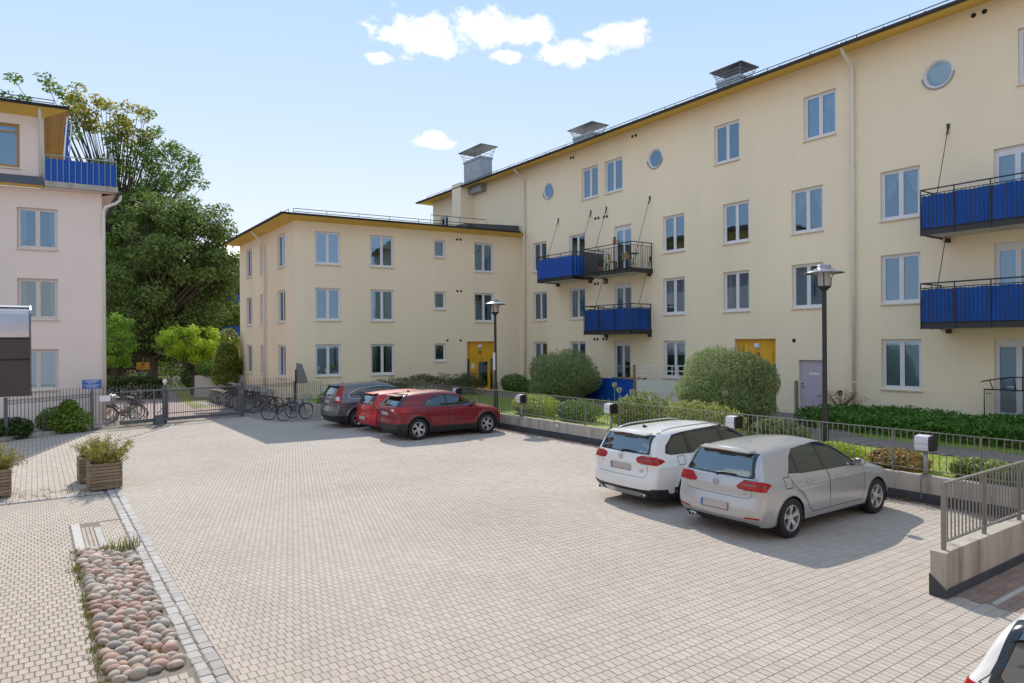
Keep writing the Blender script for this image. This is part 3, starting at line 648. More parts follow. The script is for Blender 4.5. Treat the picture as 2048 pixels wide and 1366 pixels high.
sw_.add([wv(pA, GU), wv(pB, GU), wv(cR, WTOP), wv(cF, WTOP), wv(pD, GU), wv(cD, WTOP), wv(pA, GU+.05), wv(pB, GU+.05), wv(pD, GU+.05)], [(3,2,1,0), (0,4,5,3), (0,1,7,6), (4,0,6,8)]); sw_.build('soffit', OCHRE, wb)
gutter(WF, -WO-.1, WL-.35, GU+.06, WO+.07); gutter(WE, -WO, EL+WO+.06, GU+.06, WO+.07)
downpipe(WE, Y_WF-37.64, WTOP, .3, .68, zg=GU+.0)
snow_rail(WF, -.1, WL-3.0, GU+.12, .25, 1.5, .26, 2); snow_rail(WE, 1.0, EL-.1, GU+.12, .25, 1.5, .26, 2)
up = MB(); u0_ = WL-3.3
up.add([WF.P(u0_, 9.3, .1), WF.P(WL-.12, 9.3, .1), WF.P(WL-.12, 9.72, .1), WF.P(u0_, 9.62, .1), WF.P(u0_, 9.3, -1.4), WF.P(WL-.12, 9.3, -1.4), WF.P(WL-.12, 9.9, -1.4), WF.P(u0_, 9.75, -1.4)], [(0,1,2,3), (4,0,3,7), (3,2,6,7), (1,5,6,2)]); up.build('roof_upstand', METAL_ROOF, wb)
hrm = MB(); hrm.tube([WF.P(u0_-2.0, 9.35, -.2), WF.P(u0_-2.0, 9.95, -.2), WF.P(u0_+1.3, 9.95, -.2), WF.P(u0_+1.3, 9.5, -.2)], .018, 5); hrm.cyl(WF.P(u0_-.3, 9.4, -.2), WF.P(u0_-.3, 9.95, -.2), .016, n=5); hrm.build('roof_guard_rail', METAL_D, wb)

# ================================================================ pale pink building on the left
L0 = Vector((2.17, 30.59, 0)); LBL = 14.0
pb = thing('apartment_building', 'pale pink rendered building with set back top floor and blue roof terrace', 'building', tuple(L0 - WD*LBL/2))
PF = FacY(tuple(L0 - WD*LBL)[:2], WD[:2], pb); PT = 8.98
pr_ = []
for uc, fi in ((2.05, ('blind', 'drape', 'drape')), (5.6, (None, None, None)), (9.2, (None, None, None))):
    for fl, (sl_, hd) in enumerate(((1.50, 3.01), (4.13, 5.63), (6.74, 8.24))): pr_.append((LBL-uc-.62, LBL-uc+.62, sl_, hd, 'double', fi[fl]))
wall_mesh(PF, 0, LBL, -.3, PT, [w[:4] for w in pr_], [], PINK)
for w in pr_: put_window(PF, *w[:4], w[4], FRAME_BEIGE, w[5])
sdw = MB(); D_ = 11.0
sdw.quad(PF.P(LBL, -.3), PF.P(LBL, -.3, -D_), PF.P(LBL, PT, -D_), PF.P(LBL, PT)); sdw.quad(PF.P(0, -.3, -D_), PF.P(0, -.3), PF.P(0, PT), PF.P(0, PT, -D_)); sdw.quad(PF.P(LBL, -.3, -D_), PF.P(0, -.3, -D_), PF.P(0, PT, -D_), PF.P(LBL, PT, -D_)); sdw.build('side_wall', PINK, pb)
# terrace slab with overhang, upper storey set back from the right end
us_ = LBL-1.83
ts = MB(); q = [PF.P(us_+.05, 9.0, .42), PF.P(LBL+.55, 9.0, .42), PF.P(LBL+.55, 9.0, -D_), PF.P(us_+.05, 9.0, -D_)]
ts.prism(q, (0, 0, .20)); ts.build('terrace_slab', CONC, pb)
tb = MB(); q = [PF.P(LBL-.02, 8.86, .06), PF.P(LBL+.45, 8.985, .06), PF.P(LBL+.45, 8.985, -D_), PF.P(LBL-.02, 8.86, -D_)]; tb.quad(*q); tb.quad(PF.P(us_, PT-.03, .0), PF.P(LBL+.4, 8.99, .0), PF.P(LBL+.4, 8.99, .38), PF.P(us_, 8.99, .38)); tb.build('terrace_soffit', PINK, pb)
dpp = MB(); dpp.tube([PF.P(LBL+.62, 8.95, .1), PF.P(LBL+.60, 8.75, .1), PF.P(LBL+.45, 8.62, .1), PF.P(LBL+.12, 8.45, .1), PF.P(LBL+.06, 8.3, .1), PF.P(LBL+.06, .3, .1)], .06, 10); dpp.build('downpipe', PIPE_W, pb, True)
gt = MB(); gt.prism([PF.P(LBL+.56, 8.93, .42), PF.P(LBL+.66, 8.93, .42), PF.P(LBL+.66, 8.93, -D_), PF.P(LBL+.56, 8.93, -D_)], (0, 0, .13)); gt.build('gutter', METAL_D, pb)
UW = FacY(tuple(PF.o + PF.n*(-.02))[:2], WD[:2], pb); UT = 11.62
upw = [(LBL-5.0, LBL-2.58, 9.68, 11.28, 'transom', 'curtain')]
wall_mesh(UW, 0, us_, 9.05, UT, [w[:4] for w in upw], [], PINK, name='upper_wall')
for w in upw: put_window(UW, *w[:4], w[4], FRAME_WOOD, w[5])
usd = MB(); usd.quad(UW.P(us_, 9.05), UW.P(us_, 9.05, -D_+1), UW.P(us_, UT+.1, -D_+1), UW.P(us_, UT+.1)); usd.build('upper_side_wall', OCHRE, pb)
bd = MB(); bd.add([PF.P(0, 9.03, .42), PF.P(us_+.02, 9.03, .42), PF.P(us_+.02, 9.33, .36), PF.P(0, 9.33, .36), PF.P(us_+.02, 9.42, .0), PF.P(0, 9.42, .0), PF.P(us_+.02, 9.03, .0)], [(0,1,2,3), (3,2,4,5), (1,6,4,2)]); bd.build('ledge_flashing', METAL_ROOF, pb)
oc = MB(); oc.quad(PF.P(0, 8.99, .0), PF.P(0, 9.025, .40), PF.P(us_+.02, 9.025, .40), PF.P(us_+.02, 8.99, 0)); oc.build('ledge_soffit', OCHRE, pb)
ur = MB(); ro_ = .62; e2 = us_+.85
ur.add([PF.P(-.6, 11.86, ro_), PF.P(e2, 11.86, ro_), PF.P(e2, 11.86, -D_), PF.P(-.6, 11.86, -D_), PF.P(-.6, 11.96, ro_), PF.P(e2, 11.96, ro_), PF.P(e2-4, 12.6, -5), PF.P(-.6, 12.6, -5), PF.P(e2, 11.96, -D_), PF.P(-.6, 11.96, -D_)], [(0,1,5,4), (1,2,8,5), (4,5,6,7), (5,8,6), (7,6,8,9)]); ur.build('roof', METAL_ROOF, pb)
uso = MB(); uso.add([PF.P(-.6, 11.858, ro_), PF.P(e2, 11.858, ro_), PF.P(us_, UT, -.02), PF.P(-.6, UT, -.02)], [(3,2,1,0)]); uso.build('soffit', OCHRE, pb)
bdm = MB()
nb_ = 9; 
for k in range(nb_):
    a = us_ + (e2-us_)*k/nb_; b = us_ + (e2-us_)*(k+1)/nb_-.008; bdm.add([PF.P(a, 11.83, .5), PF.P(b, 11.83, .5), PF.P(b, 11.83, -D_+1), PF.P(a, 11.83, -D_+1), PF.P(a, 11.85, .5), PF.P(b, 11.85, .5)], [(3,2,1,0), (0,1,5,4)])
bdm.build('soffit_boards', mat('soffit_wood', (.52, .32, .11), .6, island=.12, var=.1, vscale=3), pb)
up2 = MB(); up2.tube([PF.P(us_-.09, 11.84, .5), PF.P(us_-.09, 11.6, .42), PF.P(us_-.09, 11.35, .14), PF.P(us_-.09, 9.4, .12)], .055, 10); up2.build('downpipe', PIPE_W, pb, True)
gutter(PF, -.6, e2, 11.93, ro_+.05)
snow_rail(PF, 0, e2-.5, 12.0, .4, 1.6, .2, 2)
# terrace railing: front and right side, blue cloth
tr_ = MB(); tz = 9.20; q0, q1, q2 = PF.P(us_+.05, tz, .36), PF.P(LBL+.50, tz, .36), PF.P(LBL+.50, tz, -D_+1)
U = Vector((0, 0, 1)); to_ = MB().tube([q0+U*.98, q1+U*.98, q2+U*.98], .022, 6).build('terrace_railing', STEEL, pb)
pmesh = MB().cyl((0, 0, -.05), (0, 0, .98), .014, n=6).mesh('rail_post', STEEL)
for k in range(13): link('rail_post', pmesh, to_, q0.lerp(q1, k/12))
for k in range(1, 9): link('rail_post', pmesh, to_, q1.lerp(q2, k/8))
cl_ = MB(); N = 40; pts = [q0.lerp(q1, k/N) for k in range(N+1)] + [q1.lerp(q2, k/N) for k in range(1, N+1)]; vs = []
for z in (.02, .45, .86):
    for k, p in enumerate(pts): vs.append(p + PF.n*(-.02 + .008*math.sin(k*1.1)) + U*z)
m_ = len(pts); cl_.add(vs, [(j*m_+k, j*m_+k+1, (j+1)*m_+k+1, (j+1)*m_+k) for j in range(2) for k in range(m_-1)]); link('blue_screen', cl_.mesh('blue_screen', BLUE, True), to_)
# blue roller awning parts hanging at the end of the eave
aw = MB(); a0 = PF.P(us_+.62, 10.0, .2); aw.cyl(a0, a0+Vector((.12, 0, 1.72)), .03, n=6); aw.cyl(a0+Vector((.16, .1, 0)), a0+Vector((.26, .1, 1.5)), .025, n=6); awo = aw.build('awning_frame', WHITE, pb)
ac = MB(); vs = []
for j in range(13):
    for i in (0, 1): vs.append(a0 + Vector((.03+.14*i+.03*math.sin(j*1.3), .05, .1+j*.12)))
ac.add(vs, [(2*j, 2*j+1, 2*j+3, 2*j+2) for j in range(12)]); link('awning_cloth', ac.mesh('awning_cloth', BLUEP), awo)
# ================================================================ ground
WX = 14.04                                  # front face of the low garden wall
gm = MB(); gm.quad((-350, -350, -.05), (350, -350, -.05), (350, 350, -.05), (-350, 350, -.05))
tag(gm.build('ground', mat('far_ground', (.16, .15, .12), .95, var=.2, vscale=.1)), kind='structure')
SAND = mat('joint_sand', (.20, .175, .145), .95, var=.2, vscale=6, dirt=(.07, .08, .04), dirt_scale=2.5, dirt_lo=.55, dirt_hi=.8)
PAV = mat('paver_grey', (.46, .40, .345), .88, spec=.25, var=.07, vscale=.35, island=.06, island_hue=.008, bump=.15, bscale=120, dirt=(.38, .325, .275), dirt_scale=.22, dirt_lo=.52, dirt_hi=.85)
PAV2 = mat('paver_tan', (.46, .395, .33), .88, spec=.25, var=.06, vscale=.5, island=.07, island_hue=.008, bump=.25, bscale=120)
PAVR = mat('paver_red', (.33, .235, .19), .88, spec=.25, var=.08, vscale=.5, island=.13, island_hue=.01, bump=.25, bscale=120)
def pavers(x0, x1, y0, y1, lx, ly, gap, bond=.5, along='X', inside=None, top=0.0, jit=.0006):
    """arrays of block rectangles (cx, cy, hx, hy, z); rows run along X (or Y)"""
    out = []
    if along == 'X': rows = int((y1-y0)/ly); n = int((x1-x0)/lx)+2
    else: rows = int((x1-x0)/lx); n = int((y1-y0)/ly)+2
    j, i = np.meshgrid(np.arange(rows), np.arange(n), indexing='ij'); j = j.ravel(); i = i.ravel()
    if along == 'X':
        a0 = x0 + (i - (j % 2)*bond)*lx; a1 = a0 + lx; b0 = y0 + j*ly; b1 = b0 + ly
        a0 = np.clip(a0, x0, x1); a1 = np.clip(a1, x0, x1); X0, X1, Y0, Y1 = a0, a1, b0, b1
    else:
        a0 = y0 + (i - (j % 2)*bond)*ly; a1 = a0 + ly; b0 = x0 + j*lx; b1 = b0 + lx
        a0 = np.clip(a0, y0, y1); a1 = np.clip(a1, y0, y1); X0, X1, Y0, Y1 = b0, b1, a0, a1
    cx, cy, hx, hy = (X0+X1)/2, (Y0+Y1)/2, (X1-X0-gap)/2, (Y1-Y0-gap)/2
    k = (hx > .012) & (hy > .012)
    if inside is not None: k &= inside(cx, cy)
    cx, cy, hx, hy = cx[k], cy[k], hx[k], hy[k]
    z = top + RNG.normal(0, jit, len(cx))
    return np.stack([cx, cy, hx, hy, z], 1)
def paver_field(A, depth=.007, bev=.0025, tilt=.003):
    n = len(A); cx, cy, hx, hy, z = A.T; tx = RNG.normal(0, tilt, n); ty = RNG.normal(0, tilt, n)
    V = np.zeros((n, 8, 3))
    for k, (sx, sy) in enumerate(((-1,-1),(1,-1),(1,1),(-1,1))):
        V[:, k, 0] = cx + sx*(hx-bev); V[:, k, 1] = cy + sy*(hy-bev); V[:, k, 2] = z + sx*(hx)*tx + sy*hy*ty
        V[:, 4+k, 0] = cx + sx*hx; V[:, 4+k, 1] = cy + sy*hy; V[:, 4+k, 2] = z - depth
    f = np.array([(0,1,2,3), (4,5,1,0), (5,6,2,1), (6,7,3,2), (7,4,0,3)])
    F = (np.arange(n)[:, None, None]*8 + f[None]).reshape(-1, 4)
    return V.reshape(-1, 3), F
def lay(parent, A, m, single, lx, ly, gap):
    """the blocks nearest the camera as single objects, the rest as one field"""
    if single:
        full = (abs(A[:, 2]*2 - (lx-gap)) < 1e-4)
        dx, dy = A[:, 0], A[:, 1]; dep = dx*math.sin(YAW) + dy*math.cos(YAW); lat = dx*math.cos(YAW) - dy*math.sin(YAW)
        vis = (dep > 1) & (abs(lat/dep) < .745) & (EYE/dep*FPX < 676) & full
        idx = np.where(vis)[0]; idx = idx[np.argsort(dep[idx])][:single]
        V, F = paver_field(np.array([[0, 0, (lx-gap)/2, (ly-gap)/2, 0]]), tilt=0); me = np_mesh('paver', V, F, m)
        for k in idx:
            o = link('paver', me, parent, (A[k, 0], A[k, 1], A[k, 4])); o.rotation_euler = (random.gauss(0, .003), random.gauss(0, .003), random.gauss(0, .006))
        A = np.delete(A, idx, 0)
    V, F = paver_field(A); o = link('paving_blocks', np_mesh('paving_blocks', V, F, m), parent); o['kind'] = 'stuff'
LX, LY, GP = .0865, .1405, .0045
pk = MB(); pk.quad((1.2, -8, -.006), (WX, -8, -.006), (WX, 31.2, -.006), (1.2, 31.2, -.006)); park = tag(pk.build('parking_pavement', SAND), kind='structure')
def in_main(x, y): return (x < 13.62) & ~((x > 9.25) & (y < 3.80)) & ~((x > 9.9) & (y > 28.5)) & ~((y > 24.6) & (x < 1.55 + (y-24.6)*.62))
lay(park, pavers(1.515, 13.62, 1.2, 31.0, LX, LY, GP, .5, 'X', in_main), PAV, 290, LX, LY, GP)
rampA = pavers(9.25, 20.0, -6.0, 3.78, .21, .105, .006, .5, 'X')
rp = MB(); rp.quad((9.25, -6, -.010), (20, -6, -.010), (20, 3.80, -.010), (9.25, 3.80, -.010)); ramp = tag(rp.build('ramp_pavement', SAND), kind='structure')
lay(ramp, rampA, PAVR, 0, .21, .105, .006)
for k in range(5): o = link('kerb_stone', MB().box(9.3+k*.95, 10.24+k*.95, 3.33, 3.385, -.03, .016).mesh('kerb_stone', mat('kerb_light', (.5, .47, .43), .8, var=.1, vscale=6)), ramp)
# path side, left of the granite setts
fp = MB(); fp.quad((-14, -8, -.006), (1.2, -8, -.006), (1.2, 31.0, -.006), (-14, 31.0, -.006)); walk = tag(fp.build('footpath_pavement', SAND), kind='structure')
A1 = pavers(-1.6, .485, 5.102, 14.236, LX*1.02, LY, .011, .5, 'X')
A2 = np.concatenate([pavers(-1.6, 1.245, 14.225, 16.85, LX, LY, .008, .5, 'X'), pavers(.93, 1.245, 12.3, 14.25, LX, LY, .006, .5, 'X'), pavers(.50, 1.22, 6.2, 7.28, LX, LY, .007, .5, 'X')])
A3 = pavers(-3.0, 3.6, 17.02, 29.4, .105, .21, .007, .5, 'Y', lambda x, y: (x < np.where(y > 24.6, 1.40+(y-24.6)*.62, 1.24 + (y-17)*.022)) & (y < 25.4 + (x+1.0)*.95+2.2))
lay(walk, A1, PAV2, 290, LX*1.02, LY, .011); 
V, F = paver_field(np.concatenate([A2, A3])); o_ = link('paving_blocks', np_mesh('paving_blocks', V, F, PAV2), walk); o_['kind'] = 'stuff'
# granite setts, two rows along Y
GRAN = mat('granite', (.43, .405, .38), .8, var=.10, vscale=14, island=.14, bump=.4, bscale=60, dirt=(.36, .30, .26), dirt_scale=9, dirt_lo=.5, dirt_hi=.8)
def block(lx, ly, h, seed, bev=.012):
    r = random.Random(seed); V = []
    for z, e in ((-.05, 0), (h-bev, 0), (h, bev)):
        for sx, sy in ((-1,-1),(1,-1),(1,1),(-1,1)): V.append((sx*(lx/2-e)+r.uniform(-.006, .006), sy*(ly/2-e)+r.uniform(-.006, .006), z+r.uniform(-.002, .002)))
    F = [(8,9,10,11)] + [(a+k, a+(k+1) % 4, a+4+(k+1) % 4, a+4+k) for a in (0, 4) for k in range(4)]
    m = MB(); m.add(V, F); return m.mesh('granite_sett', GRAN)
SB = [block(.118, 1.0, .012, s) for s in range(5)]
for row, xc in ((0, 1.312), (1, 1.448)):
    y = 4.2
    while y < 17.25:
        l = random.uniform(.13, .25); o = link('granite_sett', random.choice(SB), walk, (xc + random.uniform(-.006, .006) - (y-8)*(-.003), y+l/2, random.uniform(-.002, .003))); o.scale = (random.uniform(.95, 1.05), l-.012, 1); y += l
y0_ = 16.93; x = -1.6
while x < 1.2:
    l = random.uniform(.14, .22); o = link('granite_sett', random.choice(SB), walk, (x+l/2, y0_+random.uniform(-.005, .005), 0)); o.rotation_euler = (0, 0, math.pi/2); o.scale = (.85, l-.012, 1); x += l
arc = [(1.50, 24.0), (1.75, 24.85), (2.29, 25.43), (2.80, 26.0), (3.30, 26.76), (3.61, 27.35), (3.95, 28.1), (4.29, 28.84), (4.45, 29.6)]
for (xa, ya), (xb, yb) in zip(arc, arc[1:]):
    L = math.hypot(xb-xa, yb-ya); n = max(2, round(L/.2))
    for k in range(n):
        t = (k+.5)/n; o = link('granite_sett', random.choice(SB), walk, (xa+(xb-xa)*t, ya+(yb-ya)*t, .002)); o.rotation_euler = (0, 0, math.atan2(yb-ya, xb-xa)-math.pi/2); o.scale = (.95, L/n-.012, 1)
# granite slabs and grooves by the cobbles
for x0, x1, y0, y1 in ((.505, .635, 12.36, 14.18), (.82, .925, 11.86, 13.75)):
    m = MB(); m.box(x0, x1, y0, y1, -.03, .014); bm = bmesh.new(); me = m.mesh('granite_slab', GRAN); bm.from_mesh(me); bmesh.ops.bevel(bm, geom=bm.edges, offset=.008, segments=1, affect='EDGES'); bm.to_mesh(me); bm.free(); link('granite_slab', me, walk)
for x0, x1 in ((.645, .695), (.707, .755), (.767, .812)):
    V, F = paver_field(pavers(x0, x1, 12.1, 13.9, x1-x0, .10, .005, 0, 'X')); o_ = link('paving_blocks', np_mesh('paving_blocks', V, F, PAV2), walk); o_['kind'] = 'stuff'
# cobble bed
COB = [mat('cobble_%d' % i, c, .7, spec=.3, var=.18, vscale=9, island=.18, bump=.2, bscale=40, dirt=d, dirt_scale=16, dirt_lo=.5, dirt_hi=.75) for i, (c, d) in enumerate((
    ((.46, .34, .28), (.34, .25, .20)), ((.42, .37, .32), (.30, .27, .24)), ((.43, .28, .22), (.32, .21, .17)), ((.50, .43, .37), (.38, .33, .29)), ((.30, .285, .27), (.21, .20, .19))))]
def stone_mesh(seed, m):
    bm = bmesh.new(); bmesh.ops.create_icosphere(bm, subdivisions=2, radius=1); r = random.Random(seed); ax = [Vector((r.gauss(0,1), r.gauss(0,1), r.gauss(0,1))).normalized() for _ in range(5)]
    for v in bm.verts:
        n = v.co.normalized(); k = 1
        for a in ax: k += .06*math.sin(2.3*n.dot(a)+r.random()*0)
        v.co *= k
        if v.co.z < -.35: v.co.z = -.35
    me = bpy.data.meshes.new('cobble'); bm.to_mesh(me); bm.free(); me.materials.append(m); me.polygons.foreach_set('use_smooth', [True]*len(me.polygons)); return me
CM = [stone_mesh(s, COB[(0, 1, 2, 3, 0, 3, 2, 4, 1, 0, 3, 2, 0, 1, 3)[s]]) for s in range(15)]
SOILM = mat('bed_soil', (.17, .12, .055), .95, var=.35, vscale=8, bump=.6, bscale=30, dirt=(.16, .15, .03), dirt_scale=3.5, dirt_lo=.45, dirt_hi=.65)
cb = MB(); cb.quad((.47, 7.25, -.008), (1.25, 7.25, -.008), (1.25, 12.5, -.008), (.47, 12.5, -.008)); cbed = tag(cb.build('cobble_bed', SOILM), kind='structure')
pts = []; tries = 0
while len(pts) < 262 and tries < 60000:
    tries += 1; x, y = random.uniform(.57, 1.19), random.uniform(7.36, 12.30)
    if x > .93 and y > 11.75: continue
    big = y > 11.5 and x < .78; s = random.uniform(.058, .088)*(1.35 if big else 1)
    if all((x-a)**2/1.0 + ((y-b)/.92)**2 > ((s+c)*.80)**2 for a, b, c in pts): pts.append((x, y, s))
for x, y, s in pts:
    o = link('cobble', random.choice(CM), cbed, (x, y, random.uniform(-.012, .012))); e = random.uniform(.75, 1.0); o.scale = (s*random.uniform(1.0, 1.22), s*e, s*random.uniform(.72, .95)); o.rotation_euler = (random.gauss(0, .15), random.gauss(0, .15), random.gauss(.1, .7))
# moss and weeds between cobbles
def blades(name, spots, m, parent, h=(.03, .09), n=8, w=.006, spread=.04):
    mb = MB(); r = random.Random(len(spots)*7+1)
    for (x, y, z) in spots:
        for _ in range(n):
            a = r.uniform(0, 6.28); px, py = x+r.gauss(0, spread), y+r.gauss(0, spread); hh = r.uniform(*h); lean = r.uniform(.1, .7)*hh; dx, dy = math.cos(a), math.sin(a); sx, sy = -dy*w, dx*w
            mb.add([(px-sx, py-sy, z), (px+sx, py+sy, z), (px+dx*lean*.4+sx*.7, py+dy*lean*.4+sy*.7, z+hh*.6), (px+dx*lean, py+dy*lean, z+hh), (px+dx*lean*.4-sx*.7, py+dy*lean*.4-sy*.7, z+hh*.6)], [(0,1,2,4), (4,2,3)])
    o = mb.build(name, m, parent); o['kind'] = 'stuff'; return o
WEED = mat('weed', (.20, .20, .045), .8, island=.35, island_hue=.03, trans=.3)
LEAFLIT = mat('leaf_litter', (.24, .105, .05), .9, island=.45, island_hue=.03)
blades('moss_tufts', [(.50+random.gauss(0, .02), random.uniform(7.2, 12.4), 0) for _ in range(150)] + [(random.uniform(.52, 1.24), random.uniform(7.3, 12.2), 0) for _ in range(110)], WEED, cbed, (.015, .05), 7, .005, .025)
wp = [(1.12+random.gauss(0, .10), 12.05+random.gauss(0, .07), 0) for _ in range(9)]
blades('weed_tufts', wp, mat('weed_green', (.24, .27, .08), .8, island=.3, trans=.3), cbed, (.08, .24), 8, .010, .04)
blades('joint_weeds', [(random.uniform(-.5, 1.0), 17.4+random.gauss(0, .35), 0) for _ in range(30)] + [(.45+random.gauss(0, .03), random.uniform(10.6, 12.2), 0) for _ in range(20)], WEED, walk, (.02, .08), 5, .006, .03)
# strip of leaf litter and kerb line along the garden wall
st = MB(); st.quad((13.62, -8, -.004), (WX+.02, -8, -.004), (WX+.02, 28.6, -.004), (13.62, 28.6, -.004)); strip = tag(st.build('gravel_strip', mat('strip_soil', (.30, .25, .21), .95, var=.3, vscale=5, dirt=(.27, .14, .08), dirt_scale=2.2, dirt_lo=.45, dirt_hi=.7)), kind='structure')
for k in range(28): 
    o = link('kerb_stone', SB[k % 5], strip, (13.655, 1.0+k*.98, .0)); o.scale = (.5, .965, 1)
lm = MB(); r = random.Random(3)
for _ in range(5200):
    x = 14.0 - abs(r.gauss(0, .20)); y = r.uniform(3.2, 28); a = r.uniform(0, 6.28); s = r.uniform(.010, .028); dx, dy = math.cos(a)*s, math.sin(a)*s
    if r.random() < .12: x -= r.uniform(0, .6)
    z = .004+r.uniform(0, .012)
    lm.add([(x-dx, y-dy, z), (x+dy*.5, y-dx*.5, z+r.uniform(-.004, .01)), (x+dx, y+dy, z+.003), (x-dy*.5, y+dx*.5, z+r.uniform(-.004, .01))], [(0,1,2,3)])
o_ = lm.build('fallen_leaves', LEAFLIT, strip); o_['kind'] = 'stuff'
blades('strip_weeds', [(13.98+random.gauss(0, .04), random.uniform(4, 27), 0) for _ in range(60)], WEED, strip, (.04, .14), 6, .007, .05)
# yard beyond the gate
yd = MB(); yd.quad((-6, 31.0, -.01), (9.9, 31.0, -.01), (9.9, 60, -.01), (-6, 60, -.01)); tag(yd.build('yard_pavement', mat('yard_red', (.33, .25, .23), .9, var=.1, vscale=.6, bump=.2, bscale=40)), kind='structure')
yl = MB(); yl.quad((6.4, 36.5, -.004), (30, 47, -.004), (34, 95, -.004), (8.0, 58, -.004)); yl.quad((-20, 58, -.006), (8.2, 58, -.006), (34, 95, -.006), (-20, 95, -.006)); tag(yl.build('yard_lawn', mat('yard_grass', (.30, .28, .06), .95, var=.3, vscale=.8, dirt=(.10, .13, .03), dirt_scale=.4, dirt_lo=.4, dirt_hi=.7)), kind='structure')
rk = MB(); rk.quad((8.0, 31.3, -.003), (10.2, 31.3, -.003), (10.2, 40.5, -.003), (7.0, 40.5, -.003)); tag(rk.build('bike_stand_paving', mat('rack_pave', (.30, .27, .25), .9, var=.1, vscale=2, bump=.2, bscale=40)), kind='structure')
# bike corner outside the fence: paving with curved kerb
bc = MB(); N = 14; c0 = (8.4, 31.0); vs = [(9.93, 31.3, .004), (7.5, 31.3, .004)] + [(7.5+.2*k/N*0 + (1-math.cos(k/N*math.pi/2))*1.2, 30.9-3.4*math.sin(k/N*math.pi/2)*1.0, .004) for k in range(N+1)] + [(9.93, 27.3, .004)]
bc.add(vs, [tuple(range(len(vs)))]); bcn = tag(bc.build('corner_pavement', mat('corner_pave', (.28, .245, .225), .9, var=.12, vscale=3, bump=.3, bscale=25)), kind='structure')
for k in range(18):
    t = (k+.5)/18*math.pi/2; o = link('granite_sett', SB[k % 5], bcn, (7.46+(1-math.cos(t))*1.2, 30.9-3.45*math.sin(t), .004)); o.rotation_euler = (0, 0, math.atan2(-3.45*math.cos(t), 1.2*math.sin(t))-math.pi/2); o.scale = (.9, .27, 1)

# ================================================================ raised garden
gd = MB(); gd.add([(WX+.18, -9, GZ-.01), (XF, -9, GZ-.01), (XF, 31.4, GZ-.01), (10.3, 32.7, GZ-.01), (10.1, 28.8, GZ-.01), (WX+.18, 28.8, GZ-.01)], [(0,1,2,3,4,5)])
LAWN = mat('lawn', (.22, .30, .04), .95, var=.22, vscale=1.2, dirt=(.28, .29, .06), dirt_scale=.9, dirt_lo=.45, dirt_hi=.7, bump=.5, bscale=60)
lawn = tag(gd.build('lawn', LAWN), kind='structure')
PATHM = mat('path_slabs', (.25, .205, .19), .9, var=.12, vscale=1.5, bump=.3, bscale=30, island=.1)
pt = MB(); pt.add([(17.05, -9, GZ+.002), (18.40, -9, GZ+.002), (18.42, 9.5, GZ+.002), (19.2, 11.6, GZ+.002), (20.6, 12.7, GZ+.002), (XF, 12.7, GZ+.002), (XF, 17.2, GZ+.002), (20.3, 17.4, GZ+.002), (20.2, 30.5, GZ+.002), (20.9, 31.5, GZ+.002), (19.2, 31.7, GZ+.002), (18.75, 29.5, GZ+.002), (18.7, 17.5, GZ+.002), (18.2, 13.6, GZ+.002), (17.15, 10.5, GZ+.002)], [tuple(range(15))])
gpath = tag(pt.build('garden_path', SAND), kind='structure')
def in_path(x, y): return np.where(y < 10, (x > 17.1) & (x < 18.38), (x > 18.75) & (x < 20.2) & (y > 17.4) & (y < 30.4)) | ((y >= 10) & (y < 17.4) & (x > 18.3+np.clip(11.5-y, 0, 3)*.25) & (x < np.where(y < 12.7, 18.5+(y-9.5)*.65, 22.5)))
V, F = paver_field(pavers(17.0, 22.5, 2, 31, .30, .15, .008, .5, 'X', in_path, GZ+.012)); o_ = link('paving_blocks', np_mesh('paving_blocks', V, F, PATHM), gpath); o_['kind'] = 'stuff'
# grass blades
ng = 42000; gx_ = RNG.uniform(WX+.25, 19.4, ng); gy_ = RNG.uniform(3.0, 29.0, ng)
kk = ~(((gx_ > 17.0) & (gx_ < 18.45) & (gy_ < 10.5)) | ((gy_ >= 10.5) & (gx_ > 18.0))) & ~((gy_ > 12) & (gx_ < 16.0)); gx_, gy_ = gx_[kk], gy_[kk]; n = len(gx_); a = RNG.uniform(0, 6.28, n); h = RNG.uniform(.02, .065, n); w = .006
V = np.zeros((n, 3, 3)); V[:, 0] = np.stack([gx_-np.cos(a)*w, gy_-np.sin(a)*w, np.full(n, GZ-.012)], 1); V[:, 1] = np.stack([gx_+np.cos(a)*w, gy_+np.sin(a)*w, np.full(n, GZ-.012)], 1); V[:, 2] = np.stack([gx_+RNG.normal(0, .02, n), gy_+RNG.normal(0, .02, n), GZ-.012+h], 1)
tag(link('grass', np_mesh('grass', V.reshape(-1, 3), np.arange(n*3).reshape(-1, 3), mat('grass_blade', (.26, .36, .045), .8, island=.3, island_hue=.02, trans=.35))), 'short green lawn grass growing behind the low concrete wall', 'grass', kind='stuff')

# ---------------------------------------------------------------- low concrete garden wall
KERBG = mat('bitumen_base', (.055, .06, .07), .8, var=.15, vscale=3)
def conc_wall(name, label, poly_front, ztop, thick, root_loc, base=.19):
    pass
gw = thing('garden_wall', 'long low concrete retaining wall with dark painted base under the garden railing', 'wall', (WX, 10, 0))
def gbox(x0, x1, y0, y1, z0, z1): return MB().box(x0-WX, x1-WX, y0-10, y1-10, z0, z1)
y = 3.95; k = 0
while y < 28.55:
    y2 = min(y+3.55, 28.55); gbox(WX, WX+.20, y+.004, y2-.004, -.2, .52).build('wall_section', CONC, gw); gbox(WX-.012, WX-.0005, y, y2, -.1, .19+.004*(k % 2)).build('painted_base', KERBG, gw); y = y2; k += 1
gbox(9.95, WX-.004, 28.62, 28.80, -.2, .52).build('wall_section', CONC, gw); gbox(9.95, 10.15, 28.804, 32.6, -.2, .52).build('wall_section', CONC, gw)
gbox(WX, WX+.2, -6, 3.62, -.2, .52).build('wall_section', CONC, gw)
